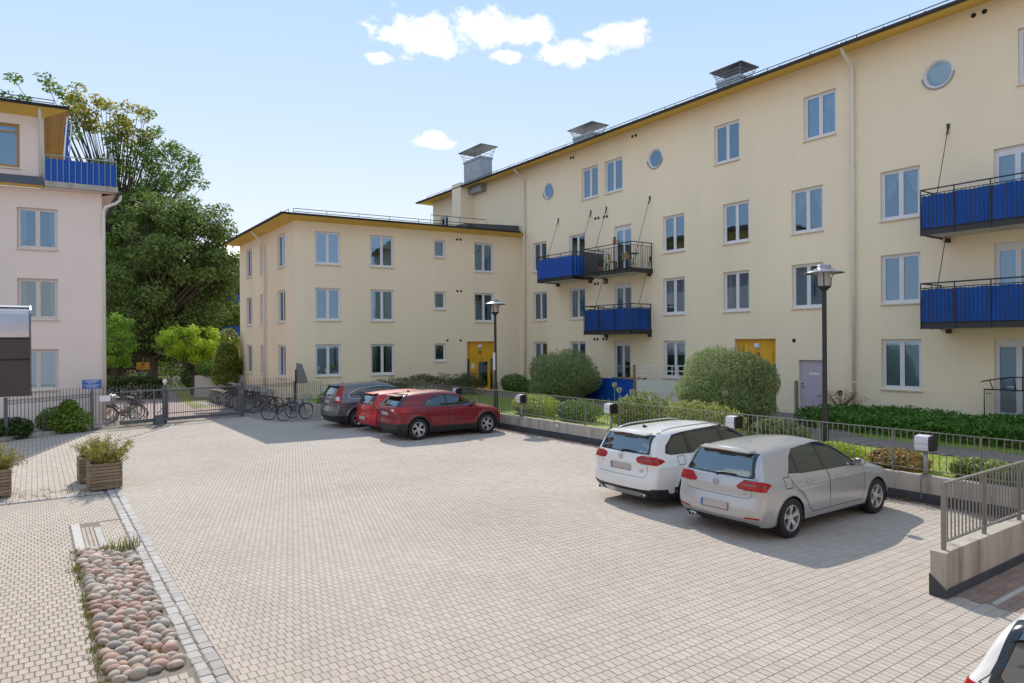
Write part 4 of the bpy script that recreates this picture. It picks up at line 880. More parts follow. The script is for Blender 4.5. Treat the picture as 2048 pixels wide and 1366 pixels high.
mk = mat('bay_mark', (.75, .75, .75), .6)
for yy in (17.5, 15.1, 12.2): gbox(WX-.004, WX-.0008, yy-.05, yy+.05, .36, .46).build('bay_number_plate', mk, gw)
rw_ = thing('ramp_wall', 'short concrete wall with stained end and dark base beside the ramp', 'wall', (9.05, 3.88, 0))
rb = MB(); rb.box(0, 4.96, -.11, .07, .0, .55); rb.build('wall_section', CONC, rw_)
rk2 = MB(); rk2.add([(-.012, -.122, 0), (4.96, -.122, 0), (4.96, -.122, .13), (.10, -.122, .12), (-.012, -.122, .10), (-.012, .082, 0), (-.012, .082, .27), (-.012, -.122, .10), (-.0005, .082, .27), (-.0005, -.11, .10)], [(0,1,2,3,4), (5,0,4,6), (6,4,9,8)]); rk2.build('painted_base', KERBG, rw_)
# railings
BARM = {}
def railing(name, label, pts, z0, h, mats, step=.115, post=1.45, bar=.007, group=None, rail=.016, z1=None, spike=0.0, lowrail=.10, postr=.016, rings=False):
    """pts: polyline on plan, upright bars between a top and a bottom rail, posts down to z0"""
    root = thing(name, label, 'railing' if not spike else 'fence', (pts[0][0], pts[0][1], z0), 0, group); o0 = Vector((pts[0][0], pts[0][1], 0))
    P = [Vector((p[0], p[1], 0)) - o0 for p in pts]
    key = (bar, h, lowrail, spike, mats.name)
    bm_ = BARM.setdefault(key, MB().box(-bar, bar, -bar, bar, lowrail, h+spike).mesh('bar', mats)); pm_ = BARM.setdefault(('p',)+key+(postr,), MB().box(-postr, postr, -postr, postr, -.02, h+(spike*.4 if spike else -.001)).mesh('post', mats))
    for a, b in zip(P, P[1:]):
        d = b-a; L = d.length; d.normalize(); ang = math.atan2(d.y, d.x)
        for zz, nm in ((h, 'top_rail'), (lowrail, 'bottom_rail')):
            m = MB(); m.box(0, L, -rail, rail, -rail*.6, rail*.6); o = link(nm, m.mesh(nm, mats), root, a + Vector((0, 0, zz))); o.rotation_euler = (0, 0, ang)
        n = max(1, round(L/step))
        for k in range(1, n): link('bar', bm_, root, a + d*(L*k/n), ang)
        n2 = max(1, round(L/post))
        for k in range(n2+1): link('post', pm_, root, a + d*(L*k/n2), ang)
        if rings:
            rm = BARM.setdefault(('ring', mats.name), MB().tube([(math.cos(t)*.042, 0, math.sin(t)*.042) for t in np.linspace(0, 2*math.pi, 13)[:-1]], .007, 4, True).mesh('ring', mats))
            m = MB(); m.box(0, L, -rail*.7, rail*.7, -rail*.4, rail*.4); o = link('middle_rail', m.mesh('middle_rail', mats), root, a + Vector((0, 0, h-.125))); o.rotation_euler = (0, 0, ang)
            for k in range(n): link('ring', rm, root, a + d*(L*(k+.5)/n) + Vector((0, 0, h-.065)), ang)
    return root
FX = WX+.11
RAILM = mat('railing_galv', (.25, .24, .215), .55, metal=.35, var=.12, vscale=5)
railing('garden_railing', 'grey bar railing on the low concrete wall beside the parked cars', [(FX, 3.75), (FX, 28.7), (10.05, 28.7)], .52, .84, RAILM, .118, 1.6, rail=.013, postr=.013, bar=.006)
railing('ramp_railing', 'grey bar railing standing on the short stained wall beside the ramp', [(9.2, 3.86), (13.95, 3.86)], .55, .82, RAILM, .105, 1.2, rail=.02, postr=.022)
# ================================================================ fence, gate, signs
FENCEM = GREYP
railing('iron_fence', 'dark grey iron fence with a row of rings in front of the pink building', [(-.78, 28.15), (1.77, 30.02)], .12, 1.2, FENCEM, .125, 2.6, bar=.008, spike=.27, lowrail=.10, postr=.04, rings=True)
railing('iron_fence', 'dark grey spiked iron fence between the blue notice board and the sliding gate', [(1.77, 30.02), (4.28, 30.72)], .05, 1.26, FENCEM, .125, 2.6, bar=.008, spike=.27, lowrail=.10, postr=.04)
railing('iron_fence', 'dark grey spiked iron fence with rings between the gate and the cream wing', [(7.50, 31.30), (9.88, 31.72)], .03, 1.30, FENCEM, .125, 2.4, bar=.008, spike=.27, lowrail=.10, postr=.035, rings=True)
fpz = thing('plinth_wall', 'low grey plinth wall under the iron fence behind the two shrubs', 'wall', (-.78, 28.2, 0)); m = MB(); d_ = Vector((2.55, 1.87, 0)).normalized(); n_ = Vector((d_.y, -d_.x, 0))
m.prism([n_*.09+d_*-4, n_*.09+d_*3.1, n_*-.09+d_*3.1, n_*-.09+d_*-4], (0, 0, .14)); m.build('plinth', CONC, fpz)
# sliding gate
GL, GR = Vector((4.32, 30.62, 0)), Vector((7.42, 31.22, 0)); gd_ = (GR-GL).normalized(); ga = math.atan2(gd_.y, gd_.x)
def gate_post(p, label, lamp):
    t = thing('gate_post', label, 'post', tuple(p), ga); MB().box(-.06, .06, -.06, .06, 0, 1.5).build('post', FENCEM, t); MB().box(-.065, .065, -.065, .065, 1.5, 1.53).build('post_cap', FENCEM, t)
    if lamp:
        m = MB(); m.lathe([(.025, 1.53), (.03, 1.56), (.07, 1.60), (.085, 1.66), (.07, 1.73), (.0, 1.76)], (0, 0, 0), 14); m.build('warning_lamp', mat('lamp_white', (.75, .72, .62), .35), t, True)
    else: MB().box(-.045, .045, -.072, -.061, 1.02, 1.12).build('button_plate', mat('red_sticker', (.55, .25, .25), .5), t)
gate_post(GL, 'grey gate post with a round white lamp on top', True); gate_post(GR, 'grey gate post with a small sticker beside the bicycle stand', False)
sg = thing('sliding_gate', 'grey steel sliding gate of thin upright bars closing the drive', 'gate', tuple(GL + Vector((0, -.10, 0))), ga); L = (GR-GL).length; TL = 1.65
def gp(n, mb, p=None): return mb.build(n, FENCEM, p or sg)
gp('bottom_beam', MB().box(-TL, L-.08, -.05, .05, .08, .22)); gp('top_rail', MB().box(-TL, L-.08, -.03, .03, 1.30, 1.36)); gp('middle_rail', MB().box(.06, L-.08, -.018, .018, .36, .40))
for x in (-.42, .08, L-.11): gp('upright', MB().box(x-.03, x+.03, -.028, .028, .22, 1.30))
bmm = MB().box(-.007, .007, -.007, .007, .22, 1.30).mesh('bar', FENCEM); n = int((L-.2)/.085)
for k in range(1, n): link('bar', bmm, sg, (.08 + (L-.19)*k/n, 0, 0))
gp('brace', MB().cyl((-TL+.05, 0, .24), (-.42, 0, 1.28), .016, n=6)); gp('brace', MB().cyl((-.42, 0, .24), (.06, 0, .82), .016, n=6))
mo = thing('gate_motor', 'small grey gate motor box on the ground beside the lamp post', 'motor', tuple(GL + Vector((-.28, -.28, 0))), ga); m = MB(); m.box(-.17, .17, -.12, .12, 0, .06); m.box(-.14, .14, -.1, .1, .06, .30); m.box(-.15, .15, -.11, .11, .30, .36); m.build('housing', FENCEM, mo)
# blue notice board on a post
SIGNB = mat('sign_blue', (.01, .12, .42), .4); 
nb = thing('notice_board', 'blue rectangular sign with white lines of text on a post in the iron fence', 'sign', (1.77, 29.94, 0), math.radians(-6)); MB().box(-.035, .035, -.02, .05, 0, 1.72).build('post', FENCEM, nb)
bo = MB().box(-.31, .31, -.05, -.025, 1.52, 1.86).build('panel', SIGNB, nb); w_ = MB(); r = random.Random(4)
for z, l, h in ((1.815, .46, .020), (1.775, .34, .018), (1.735, .22, .016), (1.665, .52, .010), (1.640, .40, .009), (1.615, .34, .009), (1.590, .42, .009), (1.565, .30, .009)):
    x = -l/2
    while x < l/2:
        d = min(r.uniform(.03, .08), l/2-x); w_.box(x, x+d-.012, -.0525, -.0502, z-h/2, z+h/2); x += d
link('lettering', w_.mesh('lettering', WHITE), bo)['kind'] = 'stuff'
ns = tag(MB().box(2.0, 2.36, 29.93, 29.945, 1.02, 1.24).build('fence_notice', WHITE), 'small white plate tied to the iron fence beside the pink wall corner', 'sign')
# yellow sign beyond the gate
ysp = G(273, 765); ys = thing('road_sign', 'yellow prohibition sign on a thin post behind the clipped hedge', 'sign', (5.55, 48.0, 0), math.radians(-6)); MB().cyl((0, 0, 0), (0, 0, 2.3), .03, n=8).build('post', FENCEM, ys)
MB().box(-.36, .36, -.04, -.02, 1.62, 2.06).build('panel', mat('sign_yellow', (.62, .30, .01), .45), ys)
m = MB(); m.lathe([(.10, -.046), (.10, -.041), (0, -.041)], (0, 0, 1.92), 16, 'Y'); m.lathe([(0, -.046), (.10, -.046)], (0, 0, 1.92), 16, 'Y'); m.build('symbol', mat('sign_red', (.30, .06, .03), .5), ys)
m = MB(); [m.box(-.22, .22, -.0435, -.0402, z-.008, z+.008) for z in (1.75, 1.70)]; m.build('lettering', BLACK, ys)['kind'] = 'stuff'
# grey end screen by the wing corner
es = thing('end_screen', 'tall tapering grey bar screen at the corner of the cream wing', 'screen', (10.0, 31.9, .0), 0)
m = MB(); m.box(-.03, .03, -.03, .03, 0, 1.95); m.build('post', BLACK, es)
m = MB(); 
pr0 = [(.03, 0, 1.3), (.03, 0, 2.25), (.30, 0, 2.2), (.55, 0, 1.45), (.55, 0, 1.3)]; m.prism(pr0, (0, .02, 0)); m.build('panel', mat('screen_grey', (.22, .21, .20), .6, var=.1, vscale=8), es)
bq = MB().box(-.008, .008, -.008, .008, 0.5, 1.36).mesh('bar', RAILM)
for k in range(14): link('bar', bq, es, (.08+k*.09, -.012, 0))

# ---------------------------------------------------------------- heater posts on the wall
BOXW = mat('box_white', (.68, .66, .68), .4); BOXK = mat('box_dark', (.02, .017, .02), .45)
def heater(y, label):
    t = thing('socket_post', label, 'post', (WX+.05, y, .52), 0, None); MB().cyl((0, 0, 0), (0, 0, .50), .04, n=10).build('pole', STEEL, t, True)
    MB().box(-.07, .07, -.07, .07, 0, .02).build('foot_plate', STEEL, t)
    prof = [(-.13, .50), (-.15, .56), (-.15, .70), (-.13, .77), (.06, .79), (.11, .75), (.13, .62), (.10, .50)]
    m = MB(); m.prism([(x, .14, z) for x, z in prof], (0, -.25, 0)); m.build('housing', BOXW, t, fixn=True)
    m = MB(); m.prism([(x*1.04, -.111, .645+(z-.645)*1.04) for x, z in prof], (0, -.055, 0)); m.build('end_cover', BOXK, t, fixn=True)
    m = MB(); m.box(-.153, -.1495, -.10, .13, .628, .634); m.build('lid_seam', BOXK, t)
    m = MB(); m.tube([(-.02, .03, .05), (-.10, .03, 0), (-.13, .03, -.08), (-.125, .03, -.45)], .012, 5); m.build('cable', FENCEM, t)
for y, lab in ((24.0, 'white socket box on a post behind the dark red crossover'), (19.55, 'white socket box on a post above the yellow green shrub'), (15.0, 'white socket box on a post by the tall allium flowers'),
               (10.62, 'white socket box on a post behind the white estate car'), (6.22, 'white socket box on a post beside the silver hatchback and near ramp railing')): heater(y, lab)
# ---------------------------------------------------------------- street lamps
def lamp(x, y, z0, ztop, label):
    t = thing('street_lamp', label, 'street lamp', (x, y, z0)); H = ztop-z0; k = .075
    m = MB(); m.lathe([(.085, -.1), (.085, 1.05), (.06, 1.15), (.055, 1.2), (.052, H-.62)], (0, 0, 0), 14); m.build('pole', BLACK, t, True)
    m = MB(); m.lathe([(.05, H-.64), (.07, H-.60), (.10, H-.57), (.15, H-.53), (.155, H-.50), (.0, H-.50)], (0, 0, 0), 16); m.build('collar', BLACK, t, True)
    m = MB(); m.lathe([(.135, H-.50), (.14, H-.36), (.145, H-.2), (.15, H-.12)], (0, 0, 0), 18); m.build('glass_bowl', mat('lamp_diffuser', (.62, .56, .54), .3, trans=.3), t, True)
    m = MB(); m.lathe([(0, H), (.15, H), (.155, H-.02), (.155, H-.075), (.20, H-.085), (.36, H-.155), (.455, H-.185), (.45, H-.195), (.15, H-.13)], (0, 0, 0), 26); m.build('lamp_shade', mat('lamp_shade_grey', (.33, .33, .36), .35, metal=.3), t, True)
    for a in range(4):
        c, s = math.cos(a*math.pi/2+.5), math.sin(a*math.pi/2+.5); m = MB(); m.tube([(c*r_, s*r_, z) for r_, z in ((.15, H-.5), (.155, H-.38), (.165, H-.30), (.20, H-.235), (.27, H-.20), (.42, H-.19))], .011, 5); m.build('stay', BLACK, t)
    return t
lamp(15.55, 9.12, .45, 4.95, 'tall black street lamp behind the silver and white cars')
lamp(15.0, 22.57, .45, 4.85, 'tall black street lamp near the ochre door of the wing, with a paper notice')
nt2 = tag(MB().box(14.94, 14.945+.0, 22.50, 22.64, 2.05, 2.75).box(14.93, 14.946, 22.50, 22.64, 2.05, 2.75).build('paper_notice', WHITE), 'white paper notice fixed to the street lamp by the wing', 'notice')

# ---------------------------------------------------------------- sheet metal hood at the left edge
SHEET = mat('hood_metal', (.16, .16, .18), .28, metal=.9, var=.1, vscale=2)
Yh = 6.0; zb, zt_ = on(30, 793, 1, Yh).z, on(30, 608, 1, Yh).z
ho = thing('metal_hood', 'dark sheet metal hood with curved top seen beside the pink building', 'hood', (-.02, Yh, zb-.0)); h_ = zt_-zb; r0 = h_*.36
prof = [(0, 0), (0, h_-r0)] + [(r0*(1-math.cos(t)), h_-r0+r0*math.sin(t)) for t in np.linspace(0, math.pi/2, 9)[1:]] + [(.9, h_), (.9, 0)]
cuts = [(-2.0, -.001)]
n = len(prof)
def hood_part(nm, i0, i1, m_, cap=True):
    m = MB(); pp = prof[i0:i1+1]; k = len(pp); m.add([(x, y, z) for x in (-2.0, 0) for y, z in pp], [(i, k+i, k+i+1, i+1) for i in range(k-1)]); return m.build(nm, m_, ho)
hood_part('lower_panel', 0, 1, mat('hood_dark', (.055, .052, .065), .42, metal=.3, var=.12, vscale=2)); hood_part('upper_panel', 1, len(prof)-2, mat('hood_sunlit_top', (.50, .51, .55), .38, metal=.45, var=.12, vscale=2));  # sunlit look of the curved top put into the upper panel's paler colour
m = MB(); m.add([(-.001, y, z) for y, z in prof], [tuple(range(n))]); m.build('side_panel', mat('hood_dark', (.05, .05, .06)), ho)
for s in (.12, .37, .60):
    acc = []
    z = h_*(1-s) if s > .36 else None
    if z is not None: p = (0, z)
    else: t = math.acos(max(-1, min(1, 0))) ; p = (r0*(1-math.cos(math.pi/2*(1-s/.40*.9))), h_-r0+r0*math.sin(math.pi/2*(1-s/.40*.9)))
    q = MB(); q.tube([(-2.0, p[0]-.002, p[1]), (-.005, p[0]-.002, p[1])], .006, 5); q.build('seam', mat('seam_dark', (.03, .03, .035), .5, metal=.5), ho)
q = MB(); q.tube([(-.002, y, z) for y, z in prof[:-2]], .007, 5); q.build('edge_fold', SHEET, ho)
# ---------------------------------------------------------------- the camera's own building: stands outside the picture, seen only in reflections
cbld = thing('courtyard_building', 'pink courtyard building carrying the dark metal hood', 'building', (-2.0, 2, 0)); cb_ = Vector((-2.0, 2, 0))
C1 = Fac((-2.0, 10.0), (0, 1), cbld); C1.n = Vector((1, 0, 0)); C1 = Fac((-2.0, -7.0), (0, 1), cbld)
w1 = [(u, u+1.2, z, z+1.5, 'double', None) for u in (1.6, 5.0, 8.4) for z in (1.2, 4.0, 6.8)]
wall_mesh(C1, 0, 15.5, -.3, 9.2, [w[:4] for w in w1], [], PINK)
for w in w1: put_window(C1, *w[:4], w[4], None, None)
C2 = Fac((14.0, -7.0), (-1, 0), cbld); w2 = [(u, u+1.2, z, z+1.5, 'double', None) for u in (1.6, 4.8, 8.0, 11.2) for z in (1.2, 4.0, 6.8)]
wall_mesh(C2, 0, 16.0, -.3, 9.2, [w[:4] for w in w2], [], PINK, name='rear_wall')
for w in w2: put_window(C2, *w[:4], w[4], None, None)
m = MB(); m.add([C1.P(15.5, -.3), C1.P(15.5, -.3, -9), C1.P(15.5, 9.2, -9), C1.P(15.5, 9.2)], [(0,1,2,3)]); m.build('end_wall', PINK, cbld)
m = MB(); m.prism([Vector(p)-cb_ for p in ((-1.3, 9.2, 9.2), (-11.5, 9.2, 9.2), (-11.5, -16, 9.2), (14.7, -16, 9.2), (14.7, -6.3, 9.2), (-1.3, -6.3, 9.2))], (0, 0, .25)); m.build('roof', METAL_ROOF, cbld, fixn=True)

# ---------------------------------------------------------------- wooden planters
WOODP = mat('planter_wood', (.25, .19, .125), .85, var=.25, vscale=5, island=.22, stretch=(1, 1, 4), bump=.4, bscale=30, dirt=(.10, .085, .05), dirt_scale=6, dirt_lo=.5, dirt_hi=.75)
def planter(x, y, label, rz=0.0, w=.62, h=.56):
    t = thing('wooden_planter', label, 'planter', (x, y, 0), rz); n = 8; hh = h/n
    mX = MB().box(-w/2, w/2, -.022, .022, .006, hh-.006).mesh('plank', WOODP); mXs = MB().box(-w/2+.045, w/2-.045, -.022, .022, .006, hh-.006).mesh('plank', WOODP)
    for k in range(n):
        for s in (-1, 1):
            o = link('plank', mX if k % 2 else mXs, t, (0, s*(w/2-.022), .03+k*hh)); o = link('plank', mXs if k % 2 else mX, t, (s*(w/2-.022), 0, .03+k*hh)); o.rotation_euler = (0, 0, math.pi/2)
    for sx in (-1, 1):
        for sy in (-1, 1): MB().box(sx*(w/2-.09)-.04, sx*(w/2-.09)+.04, sy*(w/2-.09)-.04, sy*(w/2-.09)+.04, 0, .04).build('foot', WOODP, t)
    MB().box(-w/2+.05, w/2-.05, -w/2+.05, w/2-.05, h-.12, h-.07).build('soil', SOILM, t)
pA_ = (1.25, 17.45); pB_ = (1.12, 18.55); pC_ = (-.72, 17.9)
planter(*pA_, 'weathered wooden planter at the end of the granite setts', .05); planter(*pB_, 'weathered wooden planter half hidden behind another planter', .04); planter(*pC_, 'weathered wooden planter standing alone on the shaded footpath', .05)

# ---------------------------------------------------------------- blue garden fence, white fence with trellis
bf = thing('board_fence', 'bright blue board fence round the ground floor terrace', 'fence', (20.9, 22.4, GZ)); bxm = MB().box(-.012, .012, -.048, .048, 0, 1.0).mesh('board', BLUEP)
for k in range(34): link('board', bxm, bf, (0 + (.012 if k % 2 else 0), -1.62 + k*.098, 0))
m = MB(); m.box(-.03, .04, -1.7, 1.75, 1.0, 1.03); m.build('top_rail', BLUEP, bf)
WHW = mat('white_wood', (.66, .63, .58), .6, var=.08, vscale=4)
wf = thing('board_fence', 'white board fence with open trellis beside the blue board fence', 'fence', (20.9, 20.7, GZ)); d_ = Vector((.62, -.78, 0)).normalized(); an = math.atan2(d_.y, d_.x)
wbm = MB().box(-.046, .046, -.012, .012, 0, .98).mesh('board', WHW)
Lw = 2.0
for k in range(20): link('board', wbm, wf, d_*(.06+k*.1), an)
for z in (1.0, 1.2, 1.4, 1.62): o = link('trellis_rail', MB().box(0, Lw, -.018, .018, z-.02, z+.02).mesh('trellis_rail', WHW), wf, (0, 0, 0), an)
for k in range(9): link('trellis_slat', MB().box(-.018, .018, -.03, -.0, .98, 1.60).mesh('trellis_slat', WHW), wf, d_*(.25*k), an)
link('post', MB().box(-.05, .05, -.05, .05, 0, 1.66).mesh('post', mat('brown_wood', (.20, .13, .06), .7, var=.2, vscale=6)), wf, d_*-.06, an)
tp = tag(MB().box(20.85, 20.95, 24.1, 24.2, GZ, 2.15).box(20.88, 20.92, 24.2, 24.9, 1.95, 2.12).build('terrace_post', mat('brown_wood', (.2, .13, .06))), 'brown wooden post with rail behind the round willow bush', 'post')
tt = thing('terrace_table', 'brown wooden table top just above the blue board fence', 'table', (21.7, 21.9, GZ)); MB().box(-.35, .35, -.75, .75, 1.0, 1.04).build('table_top', mat('table_wood', (.30, .17, .09), .6, var=.15, vscale=4), tt)
for sx in (-1, 1):
    for sy in (-1, 1): MB().box(sx*.28-.03, sx*.28+.03, sy*.65-.03, sy*.65+.03, 0, 1.0).build('leg', mat('table_wood', (.3, .17, .09)), tt)
# balcony furniture on the open cage balcony
def bistro(y, rz, label):
    t = thing('bistro_chair', label, 'chair', (XF-.75, y, 6.36), rz); RAT = mat('rattan', (.42, .30, .12), .7, var=.2, vscale=20)
    MB().lathe([(0, .44), (.2, .44), (.21, .46), (0, .47)], (0, 0, 0), 14).build('seat', RAT, t)
    m = MB(); m.tube([(.18*math.cos(a), .18*math.sin(a)+.03, .46) for a in (2.6,)] + [(.19*math.cos(a), .19*math.sin(a)+.05, .84-.10*abs(a-1.57)) for a in np.linspace(2.7, .45, 9)] + [(.18*math.cos(.54), .18*math.sin(.54)+.03, .46)], .014, 5); m.build('back_frame', RAT, t)
    m = MB(); m.add([(.18*math.cos(a), .18*math.sin(a)+.05, z) for z in (.56, .8) for a in np.linspace(2.6, .5, 9)], [(k, k+1, 10+k, 9+k) for k in range(8)]); m.build('backrest', RAT, t)
    for sx in (-1, 1):
        for sy in (-1, 1): MB().cyl((sx*.14, sy*.14, .44), (sx*.18, sy*.18, 0), .012, n=5).build('leg', BLACK, t)
bistro(23.0, .9, 'rattan bistro chair beside the balcony door on the open barred balcony'); bistro(22.2, -1.0, 'rattan bistro chair beside the folding table on the open barred balcony')
bt = thing('bistro_table', 'small dark folding table on the open barred balcony', 'table', (XF-.7, 21.75, 6.36)); MB().lathe([(0, .69), (.28, .69), (.28, .71), (0, .71)], (0, 0, 0), 18).build('table_top', BLACK, bt)
for s in (-1, 1): MB().cyl((s*.2, 0, .69), (-s*.22, 0, 0), .014, n=5).build('leg', BLACK, bt)
def pot(x, y, z, s, label, col, n=40, hgt=.3):
    t = thing('potted_plant', label, 'plant pot', (x, y, z)); MB().lathe([(0, 0), (.09*s, 0), (.12*s, .2*s), (.13*s, .22*s), (0, .2*s)], (0, 0, 0), 12).build('pot', mat('terracotta', (.36, .15, .08), .8), t, True)
    m = MB(); r = random.Random(int(x*100+y*7))
    for k in range(n):
        a = r.uniform(0, 6.28); l = r.uniform(.4, 1)*hgt; e = r.uniform(.1, .5)*hgt; b = Vector((0, 0, .2*s)); tp_ = b + Vector((math.cos(a)*e, math.sin(a)*e, l)); sd = Vector((-math.sin(a), math.cos(a), 0))*.022
        m.add([b, (b+tp_)/2+sd, tp_, (b+tp_)/2-sd], [(0,1,2,3)])
    m.build('leaves', col, t)
PLG = mat('pot_leaf', (.08, .16, .04), .7, island=.4, trans=.3)
pot(XF-1.24, 22.35, 7.50, .8, 'terracotta flower pot hung at the rail of the open barred balcony', PLG, 40, .22); pot(XF-.95, 22.6, 6.36, .9, 'leafy green pot standing on the floor of the open barred balcony', mat('pot_leaf2', (.14, .30, .05), .7, island=.4, trans=.3), 50, .25)
pot(XF-1.0, 23.55, 6.36, 1.1, 'bushy dark potted plant at the far end of the open barred balcony', PLG, 90, .55)
# folded parasol and shrubs on the pink building's terrace
def pinkP(px, py, out): 
    n_ = Vector((WD.y, -WD.x, 0)); o = L0 + n_*out; d = _dir(px, py); t = ((o - Vector((0, 0, EYE))).dot(n_))/d.dot(n_); return Vector((0, 0, EYE)) + d*t
q = pinkP(222, 330, -1.2); ps = thing('parasol', 'closed grey parasol standing on the roof terrace', 'parasol', (q.x, q.y, 9.2)); MB().cyl((0, 0, 0), (0, 0, 1.0), .022, n=8).build('pole', STEEL, ps)
m = MB(); m.lathe([(.05, .55), (.15, .62), (.14, .95), (.10, 1.25), (.13, 1.28), (.05, 1.62), (0, 1.66)], (0, 0, 0), 9); m.build('canopy', mat('parasol_grey', (.45, .45, .44), .85), ps, fixn=True)

# ================================================================ bicycles
RUB = mat('tyre', (.022, .021, .02), .85); CHROME = mat('chrome', (.55, .56, .57), .25, metal=.9); SADM = mat('saddle_black', (.02, .018, .016), .6)
BIKEC = [mat('bike_paint_%d' % i, c, .35, coat=.5) for i, c in enumerate(((.03, .03, .035), (.02, .05, .16), (.30, .03, .02), (.22, .24, .25), (.05, .09, .07), (.02, .02, .02), (.38, .13, .02), (.10, .02, .03)))]
def bike_proto():
    M = {}; R = .34; wb_ = 1.05
    def wheel_meshes():
        t = MB(); t.tube([(math.cos(a)*R*.965, 0, math.sin(a)*R*.965) for a in np.linspace(0, 2*math.pi, 29)[:-1]], .019, 6, True)
        r = MB(); r.tube([(math.cos(a)*R*.90, 0, math.sin(a)*R*.90) for a in np.linspace(0, 2*math.pi, 29)[:-1]], .012, 4, True)
        for k in range(18):
            a = 2*math.pi*k/18; s = (k % 2)*2-1; r.cyl((math.cos(a+.25)*.02, s*.028, math.sin(a+.25)*.02), (math.cos(a)*R*.9, 0, math.sin(a)*R*.9), .0022, n=3, caps=False)
        r.cyl((0, -.045, 0), (0, .045, 0), .022, n=8); return t.mesh('tyre', RUB, True), r.mesh('rim', CHROME)
    M['wheel'] = wheel_meshes()
    f = MB(); bb = (.43, 0, .28); st = (.27, 0, .72); hd = (.86, 0, .80); hl = (.91, 0, .64)
    f.cyl(bb, st, .016, n=8); f.tube([bb, (.62, 0, .33), (.80, 0, .52), hl], .020, 8); f.tube([(.31, 0, .60), (.55, 0, .50), (.78, 0, .62), hd], .015, 7); f.cyl(hd, hl, .02, n=8)
    for s in (-1, 1):
        f.cyl((0, s*.05, .34), (bb[0], s*.03, bb[2]), .009, n=5); f.cyl((0, s*.05, .34), (st[0]+.02, s*.02, st[2]-.08), .008, n=5)
        f.tube([(hl[0], s*.03, hl[2]-.02), (.95, s*.045, .52), (1.05, s*.05, .34)], .011, 6)
    M['frame'] = f
    h = MB(); h.cyl(hd, (.845, 0, .98), .012, n=6); h.tube([(.66, .28, 1.03), (.78, .24, 1.06), (.86, .12, 1.04), (.86, 0, 1.0), (.86, -.12, 1.04), (.78, -.24, 1.06), (.66, -.28, 1.03)], .011, 6); M['handlebar'] = h
    sd = MB(); sd.cyl(st, (.235, 0, .90), .012, n=6); sd.add([(.10, -.09, .93), (.10, .09, .93), (.24, .06, .95), (.24, -.06, .95), (.38, .02, .94), (.38, -.02, .94), (.10, -.08, .89), (.10, .08, .89), (.38, 0, .91)], [(0,3,2,1), (3,5,4,2), (0,1,7,6), (1,2,4,8,7), (0,6,8,5,3)]); M['saddle'] = sd
    c = MB(); c.lathe([(0, -.055), (.09, -.055), (.09, -.048), (0, -.048)], bb, 14, 'Y'); c.cyl((bb[0], -.06, bb[2]), (bb[0]+.12, -.07, bb[2]-.12), .010, n=5); c.cyl((bb[0], .06, bb[2]), (bb[0]-.12, .07, bb[2]+.12), .010, n=5); c.box(bb[0]+.08, bb[0]+.17, -.15, -.07, bb[2]-.14, bb[2]-.115); c.box(bb[0]-.17, bb[0]-.08, .07, .15, bb[2]+.11, bb[2]+.135); M['crank'] = c
    md = MB()
    for cx_, a0, a1 in ((0, .1, 2.9), (wb_, .35, 2.9)):
        A = np.linspace(a0, a1, 12); md.add([(cx_+math.cos(a)*(R+.035), s*.028, .34+math.sin(a)*(R+.035)) for a in A for s in (-1, 1)], [(2*k, 2*k+1, 2*k+3, 2*k+2) for k in range(11)])
    M['mudguard'] = md
    rk_ = MB(); rk_.tube([(.22, .06, .74), (-.28, .06, .74), (-.28, -.06, .74), (.22, -.06, .74)], .008, 5)
    for s in (-1, 1): rk_.cyl((0, s*.07, .34), (-.12, s*.06, .74), .007, n=4)
    M['rear_rack'] = rk_
    bs = MB()
    for z in np.linspace(.78, 1.0, 5): e = (z-.78)*.25; bs.tube([(.93-e*.3, -.15-e, z), (1.18+e, -.15-e, z), (1.18+e, .15+e, z), (.93-e*.3, .15+e, z)], .006, 4, True)
    for k in range(7): y = -.15+.05*k; bs.cyl((1.18, y, .78), (1.235, y*1.3, 1.0), .004, n=3); bs.cyl((.93, y, .78), (.92, y*1.3, 1.0), .004, n=3)
    for k in range(5): x = .95+.05*k; bs.cyl((x, -.15, .78), (x, -.2, 1.0), .004, n=3); bs.cyl((x, .15, .78), (x, .2, 1.0), .004, n=3)
    bs.box(.93, 1.18, -.15, .15, .775, .785); M['basket'] = bs
    ks = MB(); ks.cyl((.1, .06, .32), (.02, .18, .0), .010, n=5); M['kickstand'] = ks
    rf_ = MB(); rf_.box(-.30, -.285, -.03, .03, .62, .70); M['reflector'] = rf_
    out = {}
    for k, v in M.items():
        if k == 'wheel': out[k] = v
        else: out[k] = v.mesh(k, {'handlebar': CHROME, 'saddle': SADM, 'crank': CHROME, 'mudguard': BLACK, 'rear_rack': BLACK, 'basket': STEEL, 'kickstand': CHROME, 'reflector': mat('reflector_red', (.5, .02, .01), .3), 'frame': BIKEC[0]}[k], k in ('frame', 'handlebar'))
    return out
BP = bike_proto(); BFR = [BP['frame'].copy() for _ in BIKEC]
for m_, c in zip(BFR, BIKEC): m_.materials[0] = c
def bike(x, y, rz, col, label, basket=True, group=None, lean=.06):
    t = thing('bicycle', label, 'bicycle', (x, y, 0), rz, group); t.rotation_euler = (lean, 0, rz)
    link('frame', BFR[col], t)
    for n in ('handlebar', 'saddle', 'crank', 'mudguard', 'rear_rack', 'kickstand', 'reflector') + (('basket',) if basket else ()): link(n, BP[n], t)
    for cx_ in (0, 1.05):
        w = link('wheel', BP['wheel'][1], t, (cx_, 0, .34)); link('tyre', BP['wheel'][0], w)
    return t
bike(8.30, 28.05, math.radians(17), 1, 'blue and silver bicycle with wire basket parked outside the fence', True)
bike(7.95, 28.95, math.radians(12), 5, 'black bicycle parked behind the blue and silver one outside the fence', False)
r = random.Random(11)
